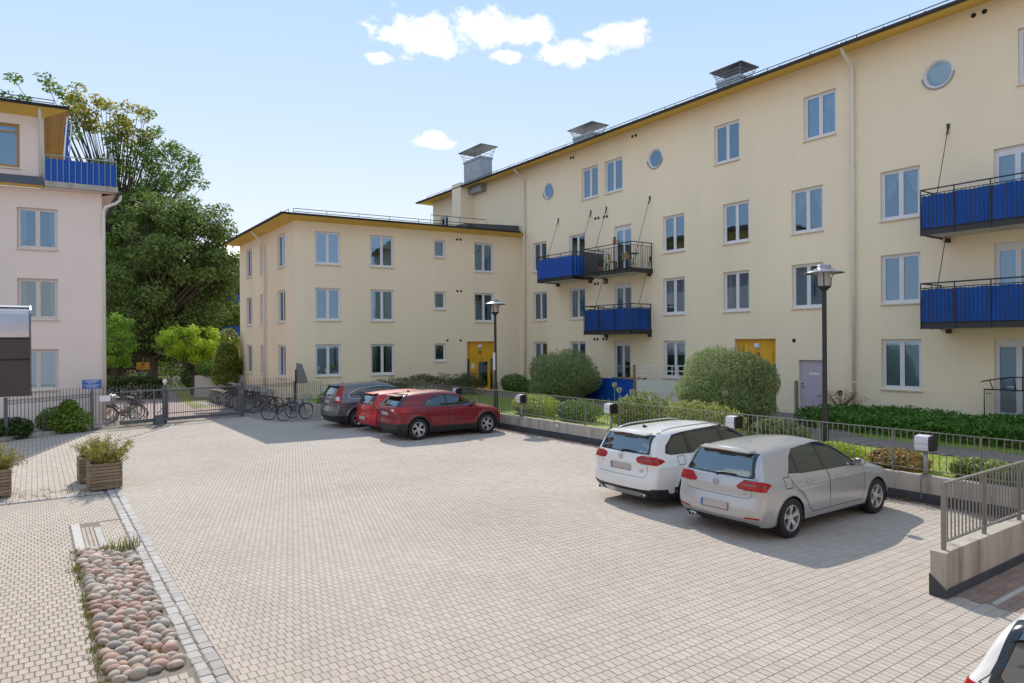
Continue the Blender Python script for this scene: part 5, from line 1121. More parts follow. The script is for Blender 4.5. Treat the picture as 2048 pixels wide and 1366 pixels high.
ORD = 'first second third fourth fifth sixth seventh eighth ninth tenth eleventh twelfth thirteenth fourteenth fifteenth sixteenth seventeenth eighteenth'.split(); CN = ['black', 'navy blue', 'red', 'silver grey', 'dark green', 'black', 'orange', 'maroon']
for k in range(18):
    c = r.randrange(8); bk_ = r.random() < .5
    bike(8.05 + r.uniform(-.15, .15), 32.2 + k*.41 + r.uniform(-.08, .08), r.uniform(-.12, .12), c, '%s bicycle %s basket, %s from the iron fence beside the wing' % (CN[c], 'with' if bk_ else 'without', ORD[k]), bk_, 'bicycles in the row beside the wing', r.uniform(-.07, .07))
for k in range(5):
    c = (0, 5, 6, 1, 3)[k]; bk_ = r.random() < .5
    bike(3.55 + r.uniform(-.12, .12), 31.35 + k*.5, math.pi + r.uniform(-.15, .15), c, '%s bicycle %s basket, %s from the iron fence by the pink building' % (CN[c], 'with' if bk_ else 'without', ORD[k]), bk_, 'bicycles in the row by the pink building', r.uniform(-.07, .07))

# ================================================================ buildings beyond the trees
fb = thing('apartment_building', 'tan rendered building with few windows far behind the dark linden tree', 'building', (10, 92, 0)); FB = Fac((-12, 90), (1, -.06), fb)
fw_ = [(u, u+1.3, z, z+1.5, 'double', None) for u in (4, 8, 12.5, 17, 24, 29) for z in (5.0, 8.0)]
wall_mesh(FB, 0, 50, -.3, 11, [w[:4] for w in fw_], [], mat('stucco_tan', (.55, .40, .26), .9, var=.06, vscale=.4))
for w in fw_: put_window(FB, *w[:4], w[4])
m = MB(); m.prism([FB.P(-1, 11, .8), FB.P(51, 11, .8), FB.P(51, 11, -12), FB.P(-1, 11, -12)], (0, 0, .4)); m.build('roof', METAL_ROOF, fb, fixn=True)
f2 = thing('apartment_building', 'distant tan building with blue balcony and pale roof between linden and wing', 'building', (22, 70, 0)); F2 = Fac((13.5, 70), (1, -.1), f2)
w2_ = [(u, u+1.3, z, z+1.6, 'double', None) for u in (1.0, 3.4, 6.6) for z in (1.2, 4.4, 7.4)]
wall_mesh(F2, 0, 16, -.3, 10.5, [w[:4] for w in w2_], [], mat('stucco_tan2', (.60, .44, .24), .9, var=.06, vscale=.4))
for w in w2_: put_window(F2, *w[:4], w[4])
m = MB(); m.add([F2.P(-1, 10.5, .8), F2.P(17, 10.5, .8), F2.P(17, 14.2, -6), F2.P(2, 14.2, -6), F2.P(-1, 10.5, -12)], [(0,1,2,3), (0,3,4)]); m.build('roof', mat('pale_roof', (.72, .72, .72), .5), f2)
for z in (3.9, 6.9):
    o = MB().prism([F2.P(.3, z-.15, 0), F2.P(5.6, z-.15, 0), F2.P(5.6, z-.15, 1.4), F2.P(.3, z-.15, 1.4)], (0, 0, .15)).build('balcony', SOFFW, f2, fixn=True)
    link('blue_screen', MB().prism([F2.P(.3, z, 1.38), F2.P(5.6, z, 1.38), F2.P(5.6, z, 1.42), F2.P(.3, z, 1.42)], (0, 0, 1.0)).mesh('blue_screen', BLUEP), o)
    link('handrail', MB().cyl(F2.P(.3, z+1.08, 1.4), F2.P(5.6, z+1.08, 1.4), .03, n=6).mesh('handrail', BLACK), o)
yw = thing('yard_wall', 'pale concrete yard wall beyond the row of bicycles', 'wall', (8.4, 42, 0)); m = MB(); m.prism([(-.6, 2, 0), (3.4, -.6, 0), (3.5, -.4, 0), (-.5, 2.2, 0)], (0, 0, 1.3)); m.build('wall_section', mat('yard_conc', (.5, .47, .44), .9, var=.1, vscale=1), yw, fixn=True)
# ================================================================ plants
def leaf_cloud(C, size, aspect=.55, up=.35, outc=None, droop=0.0, rng=RNG):
    """C (n,3) leaf centres -> rhombic leaf quads with random attitude"""
    n = len(C); s = rng.uniform(size[0], size[1], n)
    nr = rng.normal(0, 1, (n, 3)); nr /= np.linalg.norm(nr, axis=1)[:, None]
    if outc is not None:
        d = C - outc; d /= (np.linalg.norm(d, axis=1)[:, None] + 1e-6); nr = nr*.75 + d*.6
    nr[:, 2] += up; nr /= np.linalg.norm(nr, axis=1)[:, None]
    t = rng.normal(0, 1, (n, 3)); t -= nr*np.sum(t*nr, 1)[:, None]; t /= np.linalg.norm(t, axis=1)[:, None]; t[:, 2] -= droop; t /= np.linalg.norm(t, axis=1)[:, None]
    b = np.cross(nr, t)
    V = np.stack([C - t*s[:, None], C + b*(s*aspect)[:, None] - t*(s*.1)[:, None], C + t*s[:, None], C - b*(s*aspect)[:, None] - t*(s*.1)[:, None]], 1)
    # fold a little along the midrib
    V[:, 1] += nr*(s*.16)[:, None]; V[:, 3] += nr*(s*.16)[:, None]
    return V.reshape(-1, 3), np.arange(n*4).reshape(-1, 4)
def blob_points(blobs, n, shell=.55, rng=RNG):
    """points in ellipsoids (cx,cy,cz,rx,ry,rz); shell>0 pushes them outwards"""
    B = np.array(blobs, float); w = (B[:, 3]*B[:, 4]*B[:, 5])**.75; k = rng.choice(len(B), n, p=w/w.sum()); d = rng.normal(0, 1, (n, 3)); d /= np.linalg.norm(d, axis=1)[:, None]
    r = rng.uniform(0, 1, n)**(1/3*(1-shell)+.12); 
    return B[k, :3] + d*r[:, None]*B[k, 3:]
def mesh_leaves(name, C, size, m, parent, **kw):
    V, F = leaf_cloud(C, size, **kw); return link(name, np_mesh(name, V, F, m), parent)
def leafmat(name, col, trans=.35, isl=.38, hue=.022, rough=.55): return mat(name, col, rough, spec=.35, island=isl, island_hue=hue, trans=trans, var=.12, vscale=.9)
BARK = mat('bark', (.09, .07, .052), .95, var=.3, vscale=4, bump=.8, bscale=20, stretch=(3, 3, .6))
def tree(name, label, base, H, trunk_r, crown, nclus, clus_r, nleaf, size, lm, seed, clear=.25, extra=None, shell=.35, group=None, lean=(0, 0)):
    """crown: list of ellipsoids relative to base; clusters are spread through them and joined to the trunk by limbs"""
    rg = np.random.default_rng(seed); t = thing(name, label, 'tree', tuple(base), 0, group)
    top = Vector((lean[0], lean[1], H*.86)); pts = [Vector((0, 0, -.3))] + [Vector((math.sin(k*1.7+seed)*.12*k/4, math.cos(k*2.1+seed)*.12*k/4, 0)) + top*(k/8) for k in range(1, 9)]
    m = MB(); m.tube(pts, [trunk_r*1.25] + [trunk_r*(1-.86*(k/8)**.8) for k in range(1, 9)], 9); m.build('trunk', BARK, t, True)
    cl = blob_points(crown, nclus, shell, rg); lim = MB(); rr = random.Random(seed)
    for c in cl:
        c = Vector(c); f = max(clear, min(.95, (c.z*.62 - rr.uniform(0, H*.12))/(H*.86))); a = top*f + pts[0]*0; mid = a.lerp(c, .5) + Vector((rr.gauss(0, .25), rr.gauss(0, .25), -.25)); r0 = trunk_r*(.34-.22*f)
        lim.tube([a, mid, c], [r0, r0*.6, r0*.2], 5)
    lim.build('limbs', BARK, t)
    bl = [(c[0], c[1], c[2], clus_r*rr.uniform(.75, 1.25), clus_r*rr.uniform(.75, 1.25), clus_r*rr.uniform(.55, .9)) for c in cl]
    P = blob_points(bl, nleaf, .3, rg); oc = np.array([0, 0, H*.55])
    if extra:
        em, fn = extra; k = fn(P, rg); mesh_leaves('crown', P[~k], size, lm, t, outc=oc, rng=rg); mesh_leaves('yellowing_leaves', P[k], size, em, t, outc=oc, rng=rg)
    else: mesh_leaves('crown', P, size, lm, t, outc=oc, rng=rg)
    return t
def at_depth(px, d): 
    r = _dir(px, 690); f = Vector((math.sin(YAW), math.cos(YAW), 0)); r = r/ (r.dot(f)); q = r*d; return Vector((q.x, q.y, 0))
L_BIG = leafmat('leaf_big', (.17, .26, .045), .42); L_YEL = leafmat('leaf_yellow', (.48, .38, .05), .45); L_LIN = leafmat('leaf_linden', (.155, .215, .05), .38); L_MAP = leafmat('leaf_maple', (.46, .60, .05), .55); L_SML = leafmat('leaf_small', (.26, .42, .05), .5)
L_WIL = leafmat('leaf_willow', (.30, .36, .15), .35, .38, .02); L_HDG = leafmat('leaf_hedge', (0.080, 0.123, 0.035), .25); L_SHR = leafmat('leaf_shrub', (0.145, 0.246, 0.043), .35); L_DRK = leafmat('leaf_dark', (0.065, 0.109, 0.032), .25); L_YG = leafmat('leaf_yellowgreen', (0.435, 0.522, 0.058), .4); L_GC = leafmat('leaf_cover', (0.102, 0.232, 0.036), .3)
L_JUN = leafmat('leaf_juniper', (0.319, 0.290, 0.065), .25, .4, .035); L_COT = leafmat('leaf_coton', (0.145, 0.152, 0.072), .25, .4, .03)
sc_ = lambda d: d/FPX
# airy tall tree behind the pink building
d = 60; b = at_depth(235, d); s = sc_(d)
tree('tall_tree', 'tall airy deciduous tree with yellowing top behind the pink building', b, 25.5, .42,
     [(-.6, 0, 17.6, 6.8, 5.0, 7.6), (-5.6, .4, 23.2, 4.0, 3, 2.3), (2.6, 0, 16.5, 4.6, 4.5, 6.6), (3.0, 0, 11.5, 5.0, 4.5, 4.5), (0, 0, 23.2, 4.6, 3, 2.7)], 300, .74, 25000, (.11, .20), L_BIG, 3, .35, (L_YEL, lambda P, rg: (P[:, 2] > 21.5) & (abs(P[:, 0]+.6) < 3.4) & (rg.random(len(P)) < .6)), .25)
d = 52; b = at_depth(305, d)
tree('linden_tree', 'large dense dark green linden tree beyond the gate', b, 16.2, .38,
     [(1.2, 0, 8.6, 4.9, 4.6, 6.6), (2.9, 0, 10.8, 2.9, 3, 4.4), (-2.2, 0, 6.0, 2.6, 3, 4.0), (4.6, -.5, 9.4, 2.0, 2, 2.4), (.8, -.5, 4.2, 3.8, 3.2, 2.2)], 260, 1.05, 46000, (.10, .18), L_LIN, 5, .16, None, .45)
d = 66; b = at_depth(455, d)
tree('round_tree', 'light green tree seen between the linden and the wing', b, 11.3, .2, [(0, 0, 7.6, 2.9, 2.6, 3.4)], 50, 1.0, 7000, (.12, .2), leafmat('leaf_far', (0.189, 0.275, 0.043)), 7, .3)
d = 58; b = at_depth(175, d)
tree('backing_tree', 'dark tree filling the gap low behind the pink building corner', b+Vector((2.0, 0, 0)), 13, .25, [(1.5, 0, 6.5, 4.5, 3.5, 6.3), (5.5, 2, 5.5, 4.5, 3.5, 5.0)], 110, 1.25, 12000, (.14, .24), L_LIN, 8, .1, None, .3)
d = 41; b = at_depth(228, d)
tree('small_tree', 'young bright green tree beside the pink building corner', b, 4.9, .08, [(-.1, 0, 3.3, 1.15, 1.1, 1.9)], 40, .42, 4200, (.055, .10), L_SML, 9, .2)
d = 43; b = at_depth(384, d)
tree('maple_tree', 'sunlit yellow green small maple beyond the gate', b, 4.5, .10, [(0, 0, 3.35, 2.0, 1.7, 1.1), (.8, 0, 2.5, 1.5, 1.4, .9)], 80, .42, 8200, (.055, .10), L_MAP, 10, .3)
# ---------------------------------------------------------------- shrubs and hedges
def shrub(name, label, base, blobs, n, size, lm, aspect=.5, stems=10, stem_h=.5, cat='shrub', up=.35, group=None, extra=None, seed=1, shell=.6):
    rg = np.random.default_rng(seed*13+7); t = thing(name, label, cat, tuple(base), 0, group); P = blob_points(blobs, n, shell, rg); P = P[P[:, 2] > .02]
    bl = np.array(blobs); mid = bl[:, :3].mean(0)
    # lumpy outline: push points by low frequency noise
    ph = rg.uniform(0, 6.28, 6); k = 1 + .07*np.sin(P[:, 0]*3.1+ph[0])*np.sin(P[:, 1]*2.7+ph[1]) + .07*np.sin(P[:, 2]*4.3+ph[2]+P[:, 0]*2); P = mid + (P-mid)*k[:, None]; P = P[P[:, 2] > .0]
    mesh_leaves('foliage', P, size, lm, t, aspect=aspect, up=up, outc=mid*np.array([1, 1, .4]), rng=rg)
    m = MB(); rr = random.Random(seed)
    for k in range(stems):
        c = Vector(blobs[rr.randrange(len(blobs))][:3]); a = rr.uniform(0, 6.28); m.tube([(c.x*.6+rr.gauss(0, .05), c.y*.6+rr.gauss(0, .05), -.05), (c.x*.8+math.cos(a)*.08, c.y*.8+math.sin(a)*.08, c.z*.5), (c.x+math.cos(a)*bl[0, 3]*.6, c.y+math.sin(a)*bl[0, 4]*.6, c.z*1.2)], [.016, .011, .004], 5)
    m.build('stems', BARK, t)
    if extra:
        for nm, P2, sz, m2, kw in extra: mesh_leaves(nm, np.array(P2), sz, m2, t, rng=rg, **kw)
    return t
def shoots(blobs, n, ln, rg, k=9):
    """leaf points along twigs that stick out of the outline"""
    B = np.array(blobs); P = []
    for _ in range(n):
        b = B[rg.integers(len(B))]; d = rg.normal(0, 1, 3); d[2] = abs(d[2])*1.2; d /= np.linalg.norm(d); a = b[:3] + d*b[3:]*.92; dd = d*.6 + np.array([0, 0, .5]); l = rg.uniform(.4, 1)*ln
        for j in range(k): P.append(a + dd*l*j/k + rg.normal(0, .012, 3))
    return P
rg0 = np.random.default_rng(5)
B1 = [(0, 0, 1.12, 1.70, 1.55, 1.18), (.2, .3, .75, 1.6, 1.5, .8)]; B2 = [(0, 0, 1.22, 1.68, 1.55, 1.26), (-.2, -.2, .75, 1.6, 1.45, .8)]
shrub('willow_bush', 'big round grey green willow bush in front of the blue board fence', (19.35, 23.6, GZ), B1, 44000, (.032, .066), L_WIL, .30, 26, cat='bush', seed=2, extra=[('shoots', shoots(B1, 420, .20, rg0), (.025, .045), L_WIL, {'aspect': .3})])
shrub('willow_bush', 'big round grey green willow bush before the ochre entrance beside the lilac door', (18.15, 13.95, GZ), B2, 50000, (.030, .060), L_WIL, .30, 26, cat='bush', seed=3, extra=[('shoots', shoots(B2, 480, .20, rg0), (.022, .042), L_WIL, {'aspect': .3})])
def hedge(name, label, base, x0, x1, y0, y1, h, n, size, lm, seed, aspect=.55, lump=.12, cat='hedge', up=.4, taper=.15):
    rg = np.random.default_rng(seed); t = thing(name, label, cat, tuple(base), 0); X = rg.uniform(0, 1, n); Yv = rg.uniform(0, 1, n); Zv = rg.uniform(0, 1, n)**.6
    f = rg.integers(0, 3, n); Zv = np.where(f == 0, 1 - rg.uniform(0, .2, n), Zv); e = rg.uniform(0, .18, n); X = np.where(f == 1, np.where(rg.random(n) < .5, e, 1-e), X)
    px = x0 + (x1-x0)*X; py = y0 + (y1-y0)*Yv; hh = h*(1 + lump*np.sin(px*2.3+seed)*np.sin(py*1.9+1) + lump*np.sin(px*5.1+py*4.3) + .5*lump*np.sin(px*11+py*9+2)); cx = (x0+x1)/2
    pz = hh*Zv*(1 - taper*((abs(px-cx)/((x1-x0)/2))**3)); P = np.stack([px, py, pz], 1) - np.array([base[0], base[1], 0])
    mesh_leaves('foliage', P, size, lm, t, aspect=aspect, up=up, rng=rg)
    m = MB(); rr = random.Random(seed)
    for k in range(int(((x1-x0)*(y1-y0))*5)+6):
        x, y = rr.uniform(x0+.1, x1-.1)-base[0], rr.uniform(y0+.1, y1-.1)-base[1]; m.cyl((x, y, -.05), (x+rr.gauss(0, .08), y+rr.gauss(0, .08), h*.8), .010, .004, n=4)
    m.build('stems', BARK, t); return t
hedge('ground_cover', 'long dense green leafy ground cover hedge under the long facade', (20.5, 7.5, GZ), 19.2, 22.35, 2.0, 12.3, .50, 26000, (.035, .07), L_GC, 21, lump=.16)
hedge('cotoneaster_hedge', 'grey green loose hedge below the small windows of the cream wing', (16.5, 30.0, GZ), 13.6, 19.0, 29.4, 31.2, .85, 13000, (.03, .06), L_COT, 22, lump=.2, aspect=.4)
shrub('low_shrub', 'leafy plants growing right of the wing entrance at the inner corner', (21.3, 30.2, GZ), [(0, 0, .35, .9, .8, .6), (.5, -1.2, .3, .6, .6, .45)], 4200, (.035, .07), L_SHR, seed=23, stem_h=.7)
shrub('low_shrub', 'dark green shrub on the low wall corner beside the grey car', (11.0, 29.6, GZ), [(0, -.2, .22, .9, .6, .42), (1.3, -.1, .2, .8, .6, .36)], 4200, (.03, .06), L_SHR, seed=24)
hedge('clipped_hedge', 'dark clipped hedge beyond the gate beside the pink building', (3.6, 45, 0), 1.0, 6.3, 44.4, 46.0, 1.25, 9000, (.06, .11), L_HDG, 25, lump=.05)
hedge('dark_hedge', 'dark low hedge at the foot of the far tan building', (12, 74, 0), 4, 22, 73, 75, 1.7, 7000, (.10, .18), L_DRK, 26, lump=.12)
shrub('tall_shrub', 'tall yellowish green shrub against the far corner of the wing', (9.35, 42.9, 0), [(0, 0, 1.6, .85, .9, 1.7), (.15, .3, 2.7, .65, .7, 1.3)], 6500, (.06, .11), leafmat('leaf_tallshrub', (0.246, 0.290, 0.051)), seed=27)
shrub('round_shrub', 'dark round shrub below the yellow green maple', (8.9, 50.5, 0), [(0, 0, 1.0, .8, .8, 1.1)], 2400, (.06, .11), L_HDG, seed=28)
shrub('low_shrub', 'light green shrub above the pale yard wall behind the bicycles', (9.0, 43.9, 0), [(0, 0, 1.6, 1.3, .8, .6), (.9, -.6, 1.7, .8, .7, .6)], 3400, (.05, .09), L_SHR, seed=29)
# shrubs in front of the iron fence
q = G(120, 868); shrub('leafy_shrub', 'bright green bush in front of the iron fence beside the blue sign', (q.x+.15, q.y+.25, 0), [(0, 0, .45, .85, .5, .55), (.15, 0, .85, .35, .3, .45), (-.4, 0, .42, .5, .4, .4)], 6200, (.035, .07), leafmat('leaf_bright', (0.203, 0.304, 0.043)), seed=31)
q = G(22, 880); shrub('leafy_shrub', 'dark green bush in front of the iron fence below the metal hood', (q.x, q.y+.25, 0), [(0, 0, .35, .75, .45, .42), (-.9, -.3, .35, .8, .5, .42)], 6200, (.035, .07), L_SHR if False else leafmat('leaf_dkbush', (0.080, 0.131, 0.035)), seed=32)
# junipers in the planters
def juniper(x, y, label, seed, s=1.0):
    rg = np.random.default_rng(seed); t = thing('juniper', label, 'shrub', (x, y, .47)); m = MB(); P = []
    for k in range(34):
        a = rg.uniform(0, 6.28); e = rg.uniform(.35, 1.25); l = rg.uniform(.35, .72)*s; d = np.array([math.cos(a)*math.cos(e), math.sin(a)*math.cos(e), math.sin(e)]); d[0] += .18; pts_ = [np.array([rg.normal(0, .06), rg.normal(0, .06), 0])]
        for j in range(7): d = d + np.array([rg.normal(0, .09), rg.normal(0, .09), -.03 if j > 3 else .02]); pts_.append(pts_[-1] + d/np.linalg.norm(d)*l/7)
        m.tube([Vector(p) for p in pts_], [.010, .009, .008, .007, .006, .005, .004, .003], 4)
        for j in range(2, 8):
            for q_ in range(26): P.append(pts_[j] + rg.normal(0, .030 + .012*(j > 5), 3) + d/np.linalg.norm(d)*rg.uniform(-.04, .06))
    m.build('stems', BARK, t); mesh_leaves('foliage', np.array(P), (.014, .034), L_JUN, t, aspect=.35, up=.2, rng=rg)
juniper(*pA_, 'yellow green juniper in the planter by the granite setts', 41); juniper(*pB_, 'yellow green juniper in the planter behind the first', 42, .8); juniper(*pC_, 'yellow green juniper in the lone planter on the footpath', 43, .9)
q = pinkP(200, 335, -.6); shrub('terrace_shrub', 'small pine in a pot on the roof terrace beside the parasol', (q.x, q.y, 9.2), [(0, 0, .85, .28, .28, .45)], 900, (.04, .08), L_HDG, .3, 4, seed=44); q = pinkP(222, 335, -.35); shrub('terrace_shrub', 'bushy potted pine by the corner of the roof terrace railing', (q.x, q.y, 9.2), [(0, 0, .75, .34, .3, .42)], 900, (.04, .08), L_HDG, .3, 4, seed=45)
# bed along the wall
def bed(y, x, w, l, h, n, lm, label, seed, size=(.03, .06), aspect=.5, up=.35, name='bed_shrub', extra=None):
    return shrub(name, label, (x, y, GZ-.02), [(0, 0, h*.45, w/2, l/2, h*.55), (.05*w, l*.22, h*.4, w*.42, l*.3, h*.5)], n, size, lm, aspect, 8, seed=seed, up=up, extra=extra)
bed(19.9, 14.95, 1.0, 2.6, .75, 5200, L_YG, 'bright yellow green leafy shrub low behind the wall railing', 51, (.035, .065))
bed(17.6, 15.0, 1.1, 2.2, .70, 4200, L_SHR, 'mid green shrub right of the yellow green one behind the railing', 52)
bed(12.4, 15.0, 1.2, 2.8, 1.0, 5200, leafmat('leaf_bedlight', (0.319, 0.348, 0.087)), 'pale green bushy perennial mass below the second willow bush', 53)
bed(10.2, 15.3, 1.0, 1.8, .7, 3400, leafmat('leaf_beddark', (0.145, 0.174, 0.058)), 'dark sparse shrub behind the white estate car', 54)
bed(14.6, 15.0, 1.2, 2.6, 1.15, 4600, leafmat('leaf_bedmid', (0.232, 0.275, 0.065)), 'tangled green perennials below the allium flowers', 55, extra=None)
for k, (y, lab) in enumerate(((8.3, 'small yellow leaved shrub right of the black lamp post'), (7.0, 'small rusty leaved shrub just left of the near socket post'), (5.4, 'pale leafy shrub behind the ramp railing'), (4.6, 'light green shrub with white flowers by the wall end'))):
    bed(y, 14.65, .7, 1.2, .42, 2200, (L_YG, leafmat('leaf_rust', (0.362, 0.246, 0.072)), leafmat('leaf_bedpale', (0.290, 0.348, 0.102)), L_SHR)[k], lab, 60+k)
shrub('small_perennial', 'dry brown flower stalks beside the lilac service door', (21.9, 12.3, GZ), [(0, 0, .75, .35, .9, .25)], 500, (.02, .045), leafmat('leaf_dry', (0.507, 0.348, 0.189)), seed=66, stems=26)
# tall strap-leaved clump and alliums
sg_ = thing('day_lily', 'tall bright green strap leaved clump in front of the blue board fence', 'plant', (16.2, 16.0, GZ)); m = MB(); rr = random.Random(9)
for k in range(240):
    a = rr.uniform(0, 6.28); l = rr.uniform(.6, 1.15); e = rr.uniform(.1, .55); bx_, by_ = rr.gauss(0, .32), rr.gauss(0, .6); sx_, sy_ = -math.sin(a)*.016, math.cos(a)*.016; P_ = [(bx_+math.cos(a)*e*t*t, by_+math.sin(a)*e*t*t, l*(t-.28*t*t*t)) for t in (0, .35, .7, 1)]
    m.add([(p[0]+s*sx_*(1-.25*i), p[1]+s*sy_*(1-.25*i), p[2]) for i, p in enumerate(P_) for s in (-1, 1)], [(2*i, 2*i+1, 2*i+3, 2*i+2) for i in range(3)])
m.build('leaves', leafmat('leaf_strap', (0.290, 0.435, 0.058), .4), sg_)
ALL = mat('allium_head', (.52, .44, .26), .9, island=.2)
hm_ = None
for k in range(14):
    x, y = rr.uniform(15.2, 16.8), rr.uniform(12.6, 17.6); h = rr.uniform(.75, 1.15); t = thing('allium_flower', 'dry pale allium flower ball on a thin stalk before the blue fence', 'flower', (x, y, GZ), 0, 'allium flowers in the garden bed'); MB().cyl((0, 0, 0), (.03, .02, h), .008, n=5).build('stalk', leafmat('leaf_strap', (0.290, 0.435, 0.058)), t)
    if hm_ is None:
        pts_ = RNG.normal(0, 1, (150, 3)); pts_ /= np.linalg.norm(pts_, axis=1)[:, None]; V, F = leaf_cloud(pts_*.085, (.012, .022), .7); hm_ = np_mesh('flower_head', V, F, ALL)
    link('flower_head', hm_, t, (.03, .02, h)); 
# ---------------------------------------------------------------- child beyond the gate
def person(loc, rz, label):
    t = thing('person', label, 'person', loc, rz); me = bpy.data.meshes.new('body'); s = 1.02/1.7
    J = [(0, 0, .92), (0, 0, 1.12), (.02, 0, 1.38), (.04, 0, 1.47), (.06, 0, 1.58), (.07, 0, 1.70), (0, .10, .88), (.16, .11, .50), (.02, .11, .09), (.16, .12, .04), (0, -.10, .88), (-.14, -.11, .50), (-.40, -.11, .16), (-.34, -.11, .06),
         (.02, .18, 1.36), (.22, .24, 1.16), (.40, .22, 1.28), (.02, -.18, 1.36), (-.16, -.26, 1.14), (-.06, -.28, .95), (.46, .22, 1.32), (-.02, -.28, .89)]
    E_ = [(0,1),(1,2),(2,3),(3,4),(4,5),(0,6),(6,7),(7,8),(8,9),(0,10),(10,11),(11,12),(12,13),(2,14),(14,15),(15,16),(16,20),(2,17),(17,18),(18,19),(19,21)]
    R_ = [.13, .12, .14, .06, .10, .09, .09, .06, .04, .035, .09, .06, .04, .035, .055, .042, .034, .055, .042, .034, .03, .03]
    me.from_pydata([Vector(j)*s for j in J], E_, []); o = link('body', me, None); o.modifiers.new('skin', 'SKIN'); me.skin_vertices[0].data[0].use_root = True
    for v, r_ in zip(me.skin_vertices[0].data, R_): v.radius = (r_*s, r_*s)
    sb = o.modifiers.new('sub', 'SUBSURF'); sb.levels = 1; sb.render_levels = 1; bpy.context.view_layer.update()
    m2 = bpy.data.meshes.new_from_object(o.evaluated_get(bpy.context.evaluated_depsgraph_get())); bpy.data.objects.remove(o); m2.materials.clear()
    for mm in (mat('skin', (.50, .32, .24), .6), mat('child_top', (.62, .42, .46), .8), mat('child_trousers', (.55, .56, .46), .8)): m2.materials.append(mm)
    for p in m2.polygons:
        z = p.center.z/s; y = abs(p.center.y/s); p.material_index = 0 if z > 1.45 or z < .1 or (y > .17 and z < 1.1) or (p.center.x/s > .25 and z > 1.0) else 1 if z > .9 else 2; p.use_smooth = True
    link('body', m2, t)
    h = MB(); h.lathe([(0, .135), (.07, .115), (.115, .05), (.12, -.01), (.105, -.07)], (0, 0, 0), 12); h.xf(Matrix.Translation(Vector((.05, 0, 1.62))*s) @ Matrix.Scale(s, 4)); h.build('hair', mat('hair_dark', (.06, .035, .02), .7), t, True)
    bp = MB(); bp.box(-.30*s, -.12*s, -.14*s, .14*s, 1.02*s, 1.42*s); bp.build('backpack', mat('teal_bag', (.10, .32, .30), .7), t, fixn=True)
q = G(350, 779); person((q.x, q.y, 0), 2.6, 'small child in a pink top with teal backpack striding across the yard')
# ================================================================ cars: body from an implicit shape, cut along panel outlines
def interp(xs, ys): 
    xs = np.array(xs, float); ys = np.array(ys, float)
    # monotone-ish cubic (Catmull tangents limited)
    d = np.diff(ys)/np.diff(xs); t = np.empty_like(ys); t[1:-1] = np.where(d[1:]*d[:-1] > 0, 2*d[1:]*d[:-1]/(d[1:]+d[:-1]+1e-12), 0); t[0] = d[0]; t[-1] = d[-1]
    def f(x):
        x = np.clip(x, xs[0], xs[-1]); i = np.clip(np.searchsorted(xs, x)-1, 0, len(xs)-2); h = xs[i+1]-xs[i]; s = (x-xs[i])/h
        return (1+2*s)*(1-s)**2*ys[i] + s*(1-s)**2*h*t[i] + s*s*(3-2*s)*ys[i+1] + s*s*(s-1)*h*t[i+1]
    return f
def smax(a, b, k): h = np.maximum(k-np.abs(a-b), 0)/k; return np.maximum(a, b) + h*h*k*.25
def car_shape(S):
    top = interp(*zip(*S['top'])); rear = interp(*zip(*S['rear'])); front = interp(*zip(*S['front'])); wid = interp(*zip(*S['width'])); plan = interp(*zip(*S['plan'])); gh = interp(*zip(*S['gplan']))
    belt = S['belt']; e = 1e-3; WB = S['wb']; AR = S['arch']
    def f(P):
        x, y, z = P[..., 0], np.abs(P[..., 1]), P[..., 2]
        zt = top(x); sl = (top(x+e)-top(x-e))/(2*e); yy = np.minimum(y, .9)
        ft = (z - zt + S.get('crown', .05)*(yy/.6)**2)/np.sqrt(1+sl*sl)
        mixg = np.clip((z-belt+.02)/.12, 0, 1); pl = plan(x)*(1-mixg) + gh(x)*mixg
        w = wid(z)*pl
        for xc in (0, WB):                                   # soft wheel-arch flares
            r = np.sqrt((x-xc)**2 + (z-AR)**2); w = w + S.get('flare', .012)*np.exp(-((r-AR-.06)/.055)**2)*(z < .85)
        w = w + S.get('crease', .010)*np.exp(-((z-S.get('crease_z', .80) - .02*x*.3)/.03)**2)*plan(x)
        fs = (y - w)*.97
        fr = (rear(z) + S.get('rcurve', .10)*(yy/.85)**2.6 - x); dr = (rear(z+e)-rear(z-e))/(2*e); fr = fr/np.sqrt(1+dr*dr)
        ff = (x - front(z) + S.get('fcurve', .30)*(yy/.85)**2.2); df = (front(z+e)-front(z-e))/(2*e); ff = ff/np.sqrt(1+df*df)
        fb = .19 - z + .0*x
        g = smax(ft, fs, S.get('k_roof', .10)); g = smax(g, fr, S.get('k_rear', .07)); g = smax(g, ff, .08); return smax(g, fb, .05)
    return f
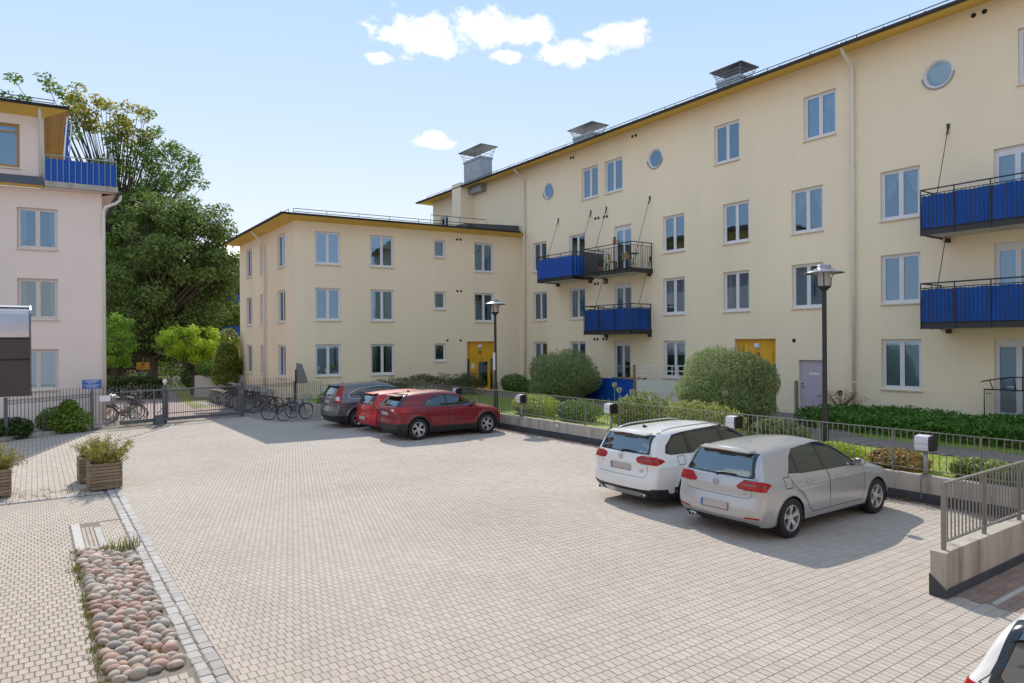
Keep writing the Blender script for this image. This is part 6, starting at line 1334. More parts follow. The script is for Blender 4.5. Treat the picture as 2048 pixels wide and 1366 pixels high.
def car_grid(S, f, res=.032):
    x0, x1 = min(p[1] for p in S['rear'])-.05, max(p[1] for p in S['front'])+.05; zt = max(p[1] for p in S['top'])+.04
    xs = np.linspace(x0, x1, int((x1-x0)/res)); ys = np.linspace(-.98, .98, int(1.96/res)//2*2+1); zs = np.linspace(.13, zt, int((zt-.13)/res))
    nx, ny, nz = len(xs), len(ys), len(zs); idx = {}; Q = []
    def vid(i, j, k):
        key = (i, j, k)
        if key not in idx: idx[key] = len(Q); Q.append((xs[i], ys[j], zs[k]))
        return idx[key]
    F = []
    for i in range(nx-1):
        for j in range(ny-1): F.append((vid(i,j,nz-1), vid(i+1,j,nz-1), vid(i+1,j+1,nz-1), vid(i,j+1,nz-1))); F.append((vid(i,j+1,0), vid(i+1,j+1,0), vid(i+1,j,0), vid(i,j,0)))
        for k in range(nz-1): F.append((vid(i,0,k), vid(i+1,0,k), vid(i+1,0,k+1), vid(i,0,k+1))); F.append((vid(i,ny-1,k+1), vid(i+1,ny-1,k+1), vid(i+1,ny-1,k), vid(i,ny-1,k)))
    for j in range(ny-1):
        for k in range(nz-1): F.append((vid(0,j,k+1), vid(0,j+1,k+1), vid(0,j+1,k), vid(0,j,k))); F.append((vid(nx-1,j,k), vid(nx-1,j+1,k), vid(nx-1,j+1,k+1), vid(nx-1,j,k+1)))
    Q = np.array(Q); c = np.stack([np.clip(Q[:, 0], x0+S.get('cin', .62), x1-.80), np.clip(Q[:, 1], -.52, .52), np.clip(Q[:, 2], .34, .78)], 1)
    lo = np.zeros(len(Q)); hi = np.ones(len(Q))*1.25; D = Q-c
    for _ in range(22):
        m = (lo+hi)/2; v = f(c + D*m[:, None]) > 0; hi = np.where(v, m, hi); lo = np.where(v, lo, m)
    return c + D*((lo+hi)/2)[:, None], F
def knife(bm, poly, proj, cond):
    """cut faces that satisfy cond along the edges of a polygon given in projected coordinates"""
    a, b = proj; n = len(poly); P = np.array(poly); lo, hi = P.min(0)-.06, P.max(0)+.06
    cand = [fc for fc in bm.faces if cond(fc) and lo[0] < fc.calc_center_median()[a] < hi[0] and lo[1] < fc.calc_center_median()[b] < hi[1]]
    cx = set(cand)
    for i in range(n):
        p, q = P[i], P[(i+1) % n]; d = q-p; L = np.hypot(*d)
        if L < 1e-6: continue
        mn, mx_ = np.minimum(p, q)-.05, np.maximum(p, q)+.05; sub = []
        for fc in cx:
            if not fc.is_valid: continue
            c = fc.calc_center_median()
            if mn[0] < c[a] < mx_[0] and mn[1] < c[b] < mx_[1]: sub.append(fc)
        if not sub: continue
        no = Vector((0, 0, 0)); no[a] = -d[1]/L; no[b] = d[0]/L; co = Vector((0, 0, 0)); co[a] = p[0]; co[b] = p[1]
        geom = list(set(sub) | {e for fc in sub for e in fc.edges} | {v for fc in sub for v in fc.verts})
        r = bmesh.ops.bisect_plane(bm, geom=geom, dist=1e-5, plane_co=co, plane_no=no)
        cx |= {g for g in r['geom'] if isinstance(g, bmesh.types.BMFace)}
def pip(poly, x, y):
    c = False; n = len(poly); j = n-1
    for i in range(n):
        xi, yi = poly[i]; xj, yj = poly[j]
        if (yi > y) != (yj > y) and x < (xj-xi)*(y-yi)/(yj-yi)+xi: c = not c
        j = i
    return c
def offset_poly(poly, d):
    P = [Vector(p) for p in poly]; c = sum(P, Vector((0, 0)))/len(P); A = sum(P[i].x*P[(i+1) % len(P)].y - P[(i+1) % len(P)].x*P[i].y for i in range(len(P))); s = 1 if A > 0 else -1; out = []
    for i in range(len(P)):
        a, b, q = P[i-1], P[i], P[(i+1) % len(P)]; e1 = (b-a).normalized(); e2 = (q-b).normalized(); n1 = Vector((-e1.y, e1.x))*s; n2 = Vector((-e2.y, e2.x))*s; m = (n1+n2); 
        m = m.normalized() if m.length > 1e-5 else n1; k = 1/max(.4, m.dot(n1)); out.append(tuple(b + m*d*k))
    return out
CARGLASS = glass('car_glass', (.30, .38, .36), .09, .01, refl_tint=(.80, .92, 1.0)); REARGLASS = glass('car_rear_glass', (.26, .33, .32), .20, .01, refl_tint=(.82, .93, 1.0)); CARGLASS_D = glass('car_glass_dark', (.10, .11, .12), .05, .01)
BLKPL = mat('car_black_plastic', (.018, .018, .02), .55); GLOSSB = mat('car_gloss_black', (.01, .01, .012), .12, coat=.6); GAP = mat('panel_gap', (.006, .006, .006), .9); LIN = mat('car_interior', (.05, .05, .052), .9); LINL = mat('car_headliner', (.30, .29, .27), .95); TAILR = mat('tail_red', (.36, .003, .006), .2, coat=.35, spec=.3, var=.25, vscale=14); TAILD = mat('tail_dark', (.16, .004, .006), .12, coat=1); TAILW = mat('tail_clear', (.65, .55, .55), .12, coat=1); ALLOY = mat('alloy', (.62, .62, .63), .3, metal=.7); PLATE = mat('number_plate', (.45, .40, .38), .5); PLBLUE = mat('plate_blue', (.02, .12, .5), .4); UNDER = mat('underbody', (.012, .012, .012), .9); HEADL = mat('headlamp', (.7, .72, .75), .08, coat=1)
def paint(name, col, metal=.0, rough=.32): return mat(name, col, rough, metal=metal, coat=.7, spec=.3)
CARMESH = {}
def wheel_meshes(R, W, style):
    key = (R, W, style)
    if key in CARMESH: return CARMESH[key]
    t = MB(); rr = R*.665
    t.lathe([(rr*.98, -W*.46), (rr*1.03, -W*.5), (R*.90, -W*.52), (R*.965, -W*.47), (R, -W*.36), (R, W*.36), (R*.965, W*.47), (R*.9, W*.5), (rr*1.02, W*.46), (rr*.98, W*.3)], (0, 0, 0), 40, 'Y')
    r = MB(); r.lathe([(rr*1.0, -W*.47), (rr*.955, -W*.485), (rr*.93, -W*.46), (rr*.91, -W*.36), (rr*.88, W*.1), (rr*.95, W*.4)], (0, 0, 0), 40, 'Y')
    n, wd_, tw = {'ten': (10, .036, .0), 'five_double': (5, .05, .14), 'five_y': (5, .045, .17), 'seven': (7, .06, 0), 'twelve': (12, .03, 0)}[style]
    for k in range(n):
        for s in ((-1, 1) if tw else (0,)):
            a0 = 2*math.pi*k/n + .1; a1 = a0 + s*tw
            p0 = Vector((math.cos(a0)*rr*.14, 0, math.sin(a0)*rr*.14)); p1 = Vector((math.cos(a1)*rr*.95, 0, math.sin(a1)*rr*.95)); dr = (p1-p0).normalized(); sd = Vector((-dr.z, 0, dr.x)); yo, yi = -W*.40, -W*.44
            V = []
            for p, w, y in ((p0, wd_*1.2, -W*.36), (p0.lerp(p1, .5), wd_*.62, -W*.42), (p1, wd_*.8, -W*.45)):
                for sg in (-1, 1): V.append(p + sd*(sg*w*.5) + Vector((0, y, 0)))
                for sg in (1, -1): V.append(p + sd*(sg*w*.62) + Vector((0, y+.035, 0)))
            F = []
            for q in (0, 4):
                for e in range(4): F.append((q+e, q+(e+1) % 4, q+4+(e+1) % 4, q+4+e))
            r.add(V, F)
    r.lathe([(0, -W*.40), (rr*.13, -W*.41), (rr*.20, -W*.37), (rr*.22, -W*.2)], (0, 0, 0), 16, 'Y')
    b = MB(); b.lathe([(0, -W*.12), (rr*.86, -W*.12), (rr*.9, W*.4)], (0, 0, 0), 24, 'Y')
    CARMESH[key] = (t.mesh('tyre', RUB, True), r.mesh('rim', ALLOY), b.mesh('brake_disc', UNDER)); return CARMESH[key]
def build_car(name, label, loc, S, pt, rz=0.0):
    root = thing(name, label, 'car', loc, rz); key = ('body', S['id'], pt.name)
    f = car_shape(S); V, F = car_grid(S, f, S.get('res', .034)); bm = bmesh.new(); vs = [bm.verts.new(v) for v in V]
    for fc in F: bm.faces.new([vs[i] for i in fc])
    bmesh.ops.recalc_face_normals(bm, faces=bm.faces); bm.normal_update()
    WB, R = S['wb'], S['R']; side = lambda fc: abs(fc.normal.y) > .25; rearc = lambda fc: fc.normal.x < -.12 and fc.calc_center_median().x < .3; topc = lambda fc: fc.normal.x > .12 and fc.normal.z > .1
    regs = []                                             # (name, projection, polygon, cond, priority)
    circ = lambda cx, r: [(cx+r*math.cos(t), S['wz']+r*math.sin(t)) for t in np.linspace(0, 2*math.pi, 33)[:-1]]
    ar = S['archr']
    cuts = [('arch', (0, 2), circ(0, ar), side), ('arch', (0, 2), circ(WB, ar), side)]
    if S.get('trim_arch'): cuts += [('trim', (0, 2), circ(0, ar+S['trim_arch']), side), ('trim', (0, 2), circ(WB, ar+S['trim_arch']), side)]
    for nm, pl in S['side']:
        if nm in ('door', 'rdoor', 'flap'): cuts.append(('gap', (0, 2), offset_poly(pl, -.011), side))
    for nm, pl in S['side']: cuts.append((nm, (0, 2), pl, side))
    for nm, pl in S['rearp']:
        cuts.append((nm, (1, 2), pl, rearc)); 
        if nm in ('tail', 'tail2', 'reflector', 'tailw', 'trimr'): cuts.append((nm, (1, 2), [(-y, z) for y, z in pl][::-1], rearc))
    for nm, pl in S.get('frontp', []): cuts.append((nm, (1, 2), pl, topc))
    for nm, pr, pl, cd in cuts: knife(bm, pl, pr, cd)
    bm.normal_update(); groups = {}
    for fc in bm.faces:
        c = fc.calc_center_median(); g = 'body'
        if c.z < .235 and fc.normal.z < -.3: g = 'under'
        for nm, pr, pl, cd in cuts:
            if not cd(fc): continue
            if pip(pl, c[pr[0]], c[pr[1]]):
                if nm == 'arch': g = 'arch'; break
                if nm == 'trim' and g not in ('body', 'trim', 'gap', 'door', 'rdoor'): continue
                g = nm if nm not in ('glass_l', ) else nm
                if nm in ('door', 'rdoor', 'glass', 'rglass', 'qglass') : g = nm + ('_l' if c.y > 0 else '_r')
        if g in ('body', 'trim') and c.z < S.get('black_z', .0)+.0001*0 and g != 'arch' and (fc.normal.z > -.3): g = 'trim'
        groups.setdefault(g, []).append(fc)
    P = np.array([v.co for v in bm.verts]); bm.verts.index_update(); e = 2e-3
    N = np.stack([f(P+np.array(d))-f(P-np.array(d)) for d in ((e,0,0),(0,e,0),(0,0,e))], 1); N /= (np.linalg.norm(N, axis=1)[:, None]+1e-9)
    def part(nm, fcs, m, parent, off=0.0, flip=False):
        ids = {}; vv = []; nn = []; ff = []
        for fc in fcs:
            q = []
            for v in fc.verts:
                i = v.index
                if i not in ids: ids[i] = len(vv); vv.append(P[i] + N[i]*off); nn.append(N[i])
                q.append(ids[i])
            ff.append(q[::-1] if flip else q)
        me = bpy.data.meshes.new(nm); me.from_pydata(vv, [], ff); me.update(); me.materials.append(m); me.polygons.foreach_set('use_smooth', [True]*len(ff))
        if not flip: me.normals_split_custom_set_from_vertices([tuple(n) for n in nn])
        return link(nm, me, parent)
    body = part('body', groups.get('body', []), pt, root)
    part('body_liner', [x for k in ('body', 'door_l', 'door_r', 'rdoor_l', 'rdoor_r', 'tailgate', 'trim', 'gap') for x in groups.get(k, [])], LIN, root, -.022, True)
    MAT = {'trim': BLKPL, 'under': UNDER, 'gap': GAP, 'tail': TAILR, 'tail2': TAILD, 'tailw': TAILW, 'reflector': TAILR, 'rear_glass': S.get('rgl', REARGLASS), 'windscreen': CARGLASS, 'pillar': GLOSSB, 'spoiler': GLOSSB, 'headlight': HEADL, 'tailgate': pt, 'flap': pt, 'trimr': BLKPL, 'silver': ALLOY}
    NM = {'trim': 'lower_trim', 'under': 'underbody', 'gap': 'panel_gap', 'tail': 'tail_light', 'tail2': 'tail_light', 'tailw': 'tail_light', 'rear_glass': 'rear_window', 'flap': 'fuel_flap', 'trimr': 'rear_trim', 'silver': 'skid_plate'}
    made = {}
    for g, fcs in groups.items():
        if g in ('body', 'arch'): continue
        b = g[:-2] if g.endswith(('_l', '_r')) else g
        if b in ('glass', 'rglass', 'qglass'): made[g] = part('side_window', fcs, S.get('sgl', CARGLASS), root, -.006)
        elif b in ('door', 'rdoor'): made[g] = part('door', fcs, pt, root, .0008)
        elif b in ('tail', 'tail2', 'tailw', 'reflector', 'pillar', 'flap', 'headlight'):
            for sg in (1, -1):
                ss = [x for x in fcs if x.calc_center_median().y*sg > 0]
                if ss: part(NM.get(b, b), ss, MAT[b], root, {'pillar': -.001, 'flap': .0008}.get(b, .004))
        else: made[g] = part(NM.get(b, b), fcs, MAT.get(b, BLKPL), root, {'rear_glass': -.004, 'windscreen': -.004, 'gap': -.010, 'pillar': -.001, 'tailgate': .0008, 'trim': .0015, 'silver': .003}.get(b, .0))
    bm.free()
    def sub(nm, mb, m, par=None, sm=False, fix=True): return mb.build(nm, m, par or root, sm, fix)
    # wheels, arch liners
    tm, rm, bd_ = wheel_meshes(R, S.get('tw', .205), S['wheel'])
    for cx in (0, WB):
        for sg in (-1, 1):
            w = link('wheel', rm, root, (cx, sg*(S['track']/2), S['wz'])); w.rotation_euler = (0, random.uniform(0, 1.2), 0 if sg < 0 else math.pi); link('tyre', tm, w); link('brake_disc', bd_, w)
            l = MB(); A = np.linspace(-.35, math.pi+.35, 18); y0, y1 = sg*.50, sg*(S['hw']-.012)
            l.add([(cx+(ar+.004)*math.cos(t), y, S['wz']+(ar+.004)*math.sin(t)) for t in A for y in (y0, y1)], [(2*k, 2*k+1, 2*k+3, 2*k+2) for k in range(17)]); l.add([(cx+(ar+.004)*math.cos(t), y0, S['wz']+(ar+.004)*math.sin(t)) for t in A], [tuple(range(18))]); sub('arch_liner', l, UNDER)
    # number plates, badge, wiper, handles, mirrors, exhaust, interior
    zp = S['plate_z']; xr = float(interp(*zip(*S['rear']))(zp)); sl = -math.atan2(float(interp(*zip(*S['rear']))(zp+.05))-float(interp(*zip(*S['rear']))(zp-.05)), .1)
    MX = Matrix.Translation((xr-.012, 0, zp)) @ Matrix.Rotation(-sl, 4, 'Y')
    pl = sub('number_plate', MB().box(-.008, .002, -.26, .26, -.055, .055).xf(MX), PLATE); link('plate_band', MB().box(-.0095, -.0082, .215, .258, -.052, .052).xf(MX).mesh('plate_band', PLBLUE), pl); link('plate_holder', MB().box(-.004, .01, -.268, .268, -.066, -.0555).xf(MX).mesh('plate_holder', GLOSSB), pl)
    if S.get('badge'):
        zb = S['badge']; xb = float(interp(*zip(*S['rear']))(zb)); b = MB(); r_ = .055; b.tube([(xb-.008, math.cos(t)*r_, zb+math.sin(t)*r_) for t in np.linspace(0, 2*math.pi, 25)[:-1]], .006, 5, True)
        for pts_ in ([(-.018, .045), (0, .006), (.018, .045)], [(-.042, .025), (-.02, -.042), (0, -.002), (.02, -.042), (.042, .025)]): b.tube([(xb-.009, y, zb+z) for y, z in pts_], .0055, 5)
        sub('emblem', b, CHROME)
    if S.get('model_text'):
        for yc, w_, zc in S['model_text']:
            tx = MB(); x_ = float(interp(*zip(*S['rear']))(zc)) + .10*(abs(yc)/.85)**2.6
            for k in range(int(w_/.022)): tx.box(x_-.006, x_+.004, yc-w_/2+k*.022, yc-w_/2+k*.022+.015, zc-.011, zc+.011)
            sub('model_letters', tx, CHROME)['kind'] = 'stuff'
    wp_ = S.get('wiper')
    if wp_:
        zf = interp(*zip(*S['rear'])); m = MB(); pts_ = [(float(zf(z))-.022+.10*(abs(y)/.85)**2.6, y, z) for y, z in ((0, wp_[0]), (-.12, wp_[0]+.018), (-.36, wp_[0]+.012))]; m.tube(pts_, [.018, .012, .007], 5); m.cyl((pts_[0][0]-.01, 0, wp_[0]-.02), (pts_[0][0]+.02, 0, wp_[0]-.02), .024, n=8); sub('wiper', m, BLKPL)
    wid = interp(*zip(*S['width'])); pln = interp(*zip(*S['plan']))
    for hx, hz, dn in S['handles']:
        for sg, sd in ((1, 'l'), (-1, 'r')):
            y = float(wid(hz)*pln(hx)); m = MB(); m.tube([(hx-.10, sg*(y-.005), hz), (hx-.08, sg*(y+.028), hz+.004), (hx+.06, sg*(y+.030), hz+.006), (hx+.095, sg*(y-.003), hz+.006)], [.011, .013, .013, .010], 6); par = made.get(dn+'_'+sd, root); sub('door_handle', m, S.get('handle_mat', pt), par, True)
    mx, mz = S['mirror']
    for sg in (1, -1):
        y = float(wid(mz)*pln(mx)); m = MB(); m.add([(mx-.05, sg*(y+.03), mz-.03), (mx+.11, sg*(y+.03), mz-.01), (mx+.09, sg*(y+.19), mz), (mx-.06, sg*(y+.20), mz-.02), (mx-.05, sg*(y+.04), mz+.10), (mx+.05, sg*(y+.04), mz+.09), (mx+.03, sg*(y+.18), mz+.10), (mx-.06, sg*(y+.19), mz+.11)], [(0,1,2,3), (4,5,6,7), (0,1,5,4), (1,2,6,5), (2,3,7,6), (3,0,4,7)]); m.cyl((mx, sg*(y-.06), mz-.02), (mx, sg*(y+.06), mz+.0), .022, n=6)
        me = m.mesh('wing_mirror', S.get('mirror_mat', pt)); b2 = bmesh.new(); b2.from_mesh(me); bmesh.ops.recalc_face_normals(b2, faces=b2.faces); bmesh.ops.bevel(b2, geom=[e_ for e_ in b2.edges], offset=.014, segments=2, affect='EDGES'); b2.to_mesh(me); b2.free(); me.polygons.foreach_set('use_smooth', [True]*len(me.polygons)); mo_ = link('wing_mirror', me, root)
        g2 = MB(); g2.quad((mx-.064, sg*(y+.05), mz-.01), (mx-.064, sg*(y+.185), mz-.005), (mx-.064, sg*(y+.18), mz+.095), (mx-.064, sg*(y+.055), mz+.088)); link('mirror_glass', g2.mesh('mirror_glass', CHROME), mo_)
    for ex, ey in S.get('exhaust', ()): m = MB(); m.lathe([(.026, -.08), (.032, -.08), (.032, .10), (.024, .10)], (ex, ey, S.get('exz', .25)), 12, 'X'); sub('exhaust', m, CHROME, None, True)
    seat = MB()
    def st_(x, y, w, h=.62):
        seat.box(x-.25, x+.27, y-w/2, y+w/2, .42, .56); n0 = len(seat.v); seat.add([(x-.30, y-w/2, .5), (x-.16, y-w/2, .5), (x-.28, y-w/2*.8, .5+h), (x-.37, y-w/2*.8, .5+h), (x-.30, y+w/2, .5), (x-.16, y+w/2, .5), (x-.28, y+w/2*.8, .5+h), (x-.37, y+w/2*.8, .5+h)], [(0,1,2,3), (7,6,5,4), (1,5,6,2), (0,3,7,4), (3,2,6,7)])
        seat.box(x-.42, x-.33, y-.12, y+.12, .5+h+.05, .5+h+.23)
    for nm, x, y, w in (('front_seat', WB-1.28, .37, .5), ('front_seat', WB-1.28, -.37, .5), ('rear_seat', .42, .40, .62), ('rear_seat', .42, -.40, .62)):
        seat = MB(); st_(x, y, w, .60 if nm == 'front_seat' else .54); sub(nm, seat, LIN)
    sub('dashboard', MB().prism([(WB-.55, -.66, .50), (WB-.30, -.66, .50), (WB-.25, -.66, .92), (WB-.60, -.66, .90)], (0, 1.32, 0)), LIN); sub('parcel_shelf', MB().box(-.45, .12, -.50, .50, .86, .875), LIN); sub('floor_pan', MB().box(-.35, WB-.25, -.60, .60, .27, .30), LIN)
    m = MB(); m.tube([(WB-.78+.10*math.sin(t)*0-.08*math.sin(t), .37+math.cos(t)*.18, .93+math.sin(t)*.16) for t in np.linspace(0, 2*math.pi, 17)[:-1]], .014, 5, True); sub('steering_wheel', m, LIN)
    # headliner so the roof is not see-through paint
    for extra in S.get('extras', ()): extra(root, S, pt, sub, f)
    return root
def roof_rails(root, S, pt, sub, f):
    top = interp(*zip(*S['top']))
    for sg in (-1, 1):
        xs = np.linspace(S['rails'][0], S['rails'][1], 12); y = .545; m = MB(); m.tube([(x, sg*(y+.01*math.sin(i/11*math.pi)), float(top(x)) - .042 + .055*min(1, i/1.5, (11-i)/1.5)) for i, x in enumerate(xs)], .014, 6); sub('roof_rail', m, S.get('rail_mat', ALLOY), None, True)
def antenna(root, S, pt, sub, f):
    x = S['ant']; z = float(interp(*zip(*S['top']))(x)); m = MB(); m.add([(x-.06, -.018, z-.005), (x+.07, -.018, z-.005), (x+.07, .018, z-.005), (x-.06, .018, z-.005), (x-.075, 0, z+.05), (x-.04, 0, z+.055)], [(0,1,5,4), (1,2,5), (2,3,4,5), (3,0,4)]); sub('antenna_fin', m, BLKPL)
def rod_antenna(root, S, pt, sub, f):
    x = S['ant']; z = float(interp(*zip(*S['top']))(x)); m = MB(); m.cyl((x, 0, z-.01), (x-.05, 0, z+.03), .02, .012, n=8); m.cyl((x-.04, 0, z+.02), (x-.18, 0, z+.18), .005, n=5); sub('antenna', m, BLKPL)
def spoiler(root, S, pt, sub, f):
    x, z, w, c = S['spoiler']; m = MB(); m.add([(x, -w*.94, z-.032), (x, w*.94, z-.032), (x+.20, w, z-.008), (x+.20, -w, z-.008), (x+.03, -w*.94, z-.058), (x+.03, w*.94, z-.058), (x+.20, w, z-.05), (x+.20, -w, z-.05)], [(0,3,2,1), (4,5,6,7), (0,1,5,4), (1,2,6,5), (3,0,4,7)]); sub('roof_spoiler', m, S.get('spoil_mat', pt))
    b = MB(); b.box(x-.004, x+.004, -.17, .17, z-.053, z-.038); sub('brake_light', b, TAILD)
DLO = [(.05, 1.02), (.22, 1.255), (.36, 1.335), (.70, 1.372), (1.10, 1.380), (1.42, 1.360), (1.72, 1.245), (2.02, 1.045), (2.06, .985), (1.98, .962), (1.10, .975), (.40, .990)]
HATCH = dict(id='hatch', wb=2.637, R=.318, wz=.318, arch=.33, archr=.352, track=1.56, hw=.895, belt=.965, wheel='five_double', tw=.215,
    top=[(-.90, .86), (-.76, 1.02), (-.62, 1.24), (-.54, 1.375), (-.30, 1.405), (.3, 1.44), (.9, 1.452), (1.35, 1.425), (1.62, 1.345), (1.95, 1.18), (2.28, 1.00), (2.45, .955), (2.9, .90), (3.25, .80), (3.42, .70), (3.55, .60)],
    rear=[(.15, -.64), (.25, -.70), (.36, -.785), (.48, -.80), (.62, -.775), (.70, -.755), (.80, -.765), (.93, -.735), (1.00, -.70), (1.10, -.655), (1.25, -.565), (1.38, -.47), (1.5, -.38)],
    front=[(.15, 3.28), (.25, 3.40), (.45, 3.46), (.62, 3.45), (.75, 3.38), (.95, 3.15), (1.5, 2.6)],
    width=[(.15, .80), (.24, .845), (.34, .872), (.55, .890), (.72, .888), (.86, .868), (.93, .842), (.98, .812), (1.10, .760), (1.25, .685), (1.38, .612), (1.5, .55)],
    plan=[(-.85, .915), (-.6, .955), (-.2, .985), (.5, 1.0), (2.2, 1.0), (2.8, .99), (3.2, .95), (3.5, .86)], gplan=[(-.75, .90), (-.4, .965), (.2, 1.0), (1.2, 1.0), (1.9, .985), (2.4, .96), (3.4, .9)],
    side=[('rdoor', offset_poly([(.02, .99), (.24, 1.27), (.40, 1.352), (1.08, 1.393), (1.10, .34), (.62, .34), (.50, .42), (.42, .55), (.34, .66), (.12, .80)], .005)), ('door', offset_poly([(1.10, 1.393), (1.44, 1.373), (1.76, 1.255), (2.10, 1.03), (2.20, .92), (2.20, .50), (2.14, .34), (1.10, .34)], .005)),
          ('pillar', offset_poly(DLO, -.010)), ('rglass', [(.30, 1.004), (.335, 1.30), (.40, 1.335), (.70, 1.362), (1.03, 1.368), (1.03, .990), (.42, 1.003)]), ('qglass', [(.10, 1.03), (.235, 1.245), (.30, 1.29), (.272, 1.006)]), ('glass', [(1.125, .988), (1.125, 1.366), (1.41, 1.347), (1.70, 1.235), (1.97, 1.05), (1.95, .980)]),
          ('flap', offset_poly([(-.13, .80), (.05, .80), (.05, .96), (-.13, .96)], .004)),
          ('tail', [(-.90, .795), (-.58, .825), (-.46, .885), (-.50, .915), (-.62, .935), (-.90, .94)])],
    rearp=[('gap', [(-.60, .665), (.60, .665), (.655, .74), (.655, .80), (.52, .80), (.50, .945), (.72, .955), (.66, 1.02), (.56, 1.34), (-.56, 1.34), (-.66, 1.02), (-.72, .955), (-.50, .945), (-.52, .80), (-.655, .80), (-.655, .74)]),
           ('tailgate', offset_poly([(-.60, .665), (.60, .665), (.655, .74), (.655, .80), (.52, .80), (.50, .945), (.72, .955), (.66, 1.02), (.56, 1.34), (-.56, 1.34), (-.66, 1.02), (-.72, .955), (-.50, .945), (-.52, .80), (-.655, .80), (-.655, .74)], .007)),
           ('spoiler', [(-.66, .975), (.66, .975), (.585, 1.345), (-.585, 1.345)]), ('rear_glass', [(-.56, 1.0), (.56, 1.0), (.60, 1.03), (.525, 1.315), (-.525, 1.315), (-.60, 1.03)]),
           ('tail', [(.385, .845), (.43, .805), (.95, .79), (.95, .945), (.50, .945), (.45, .905)]), ('tail2', [(.46, .868), (.95, .862), (.95, .888), (.48, .894)]), ('reflector', [(.52, .352), (.78, .362), (.78, .392), (.56, .382)]),
           ('trimr', [(.0, .15), (.80, .15), (.72, .262), (.5, .285), (.0, .285)])],
    frontp=[('windscreen', [(-.60, 1.0), (.60, 1.0), (.54, 1.36), (-.54, 1.36)])], handles=[(.52, .845, 'rdoor'), (1.36, .83, 'door')], mirror=(1.96, .98), plate_z=.505, badge=.855, wiper=(1.005,), exhaust=[(-.70, .52), (-.70, .46)], exz=.245, model_text=[(-.50, .12, .735)], ant=-.05, extras=(spoiler,), spoiler=(-.585, 1.395, .50, 0), crease_z=.79)
def shift_rear(S, dx, x_from):
    """copy of a spec whose rear end is moved back by dx"""
    T = dict(S); T['rear'] = [(z, x-dx) for z, x in S['rear']]; return T
E_DLO = [(-.62, 1.05), (-.56, 1.17), (-.30, 1.345), (.0, 1.375), (.70, 1.405), (1.10, 1.408), (1.42, 1.385), (1.72, 1.265), (2.02, 1.06), (2.06, 1.0), (1.98, .977), (1.10, .99), (-.50, 1.015)]
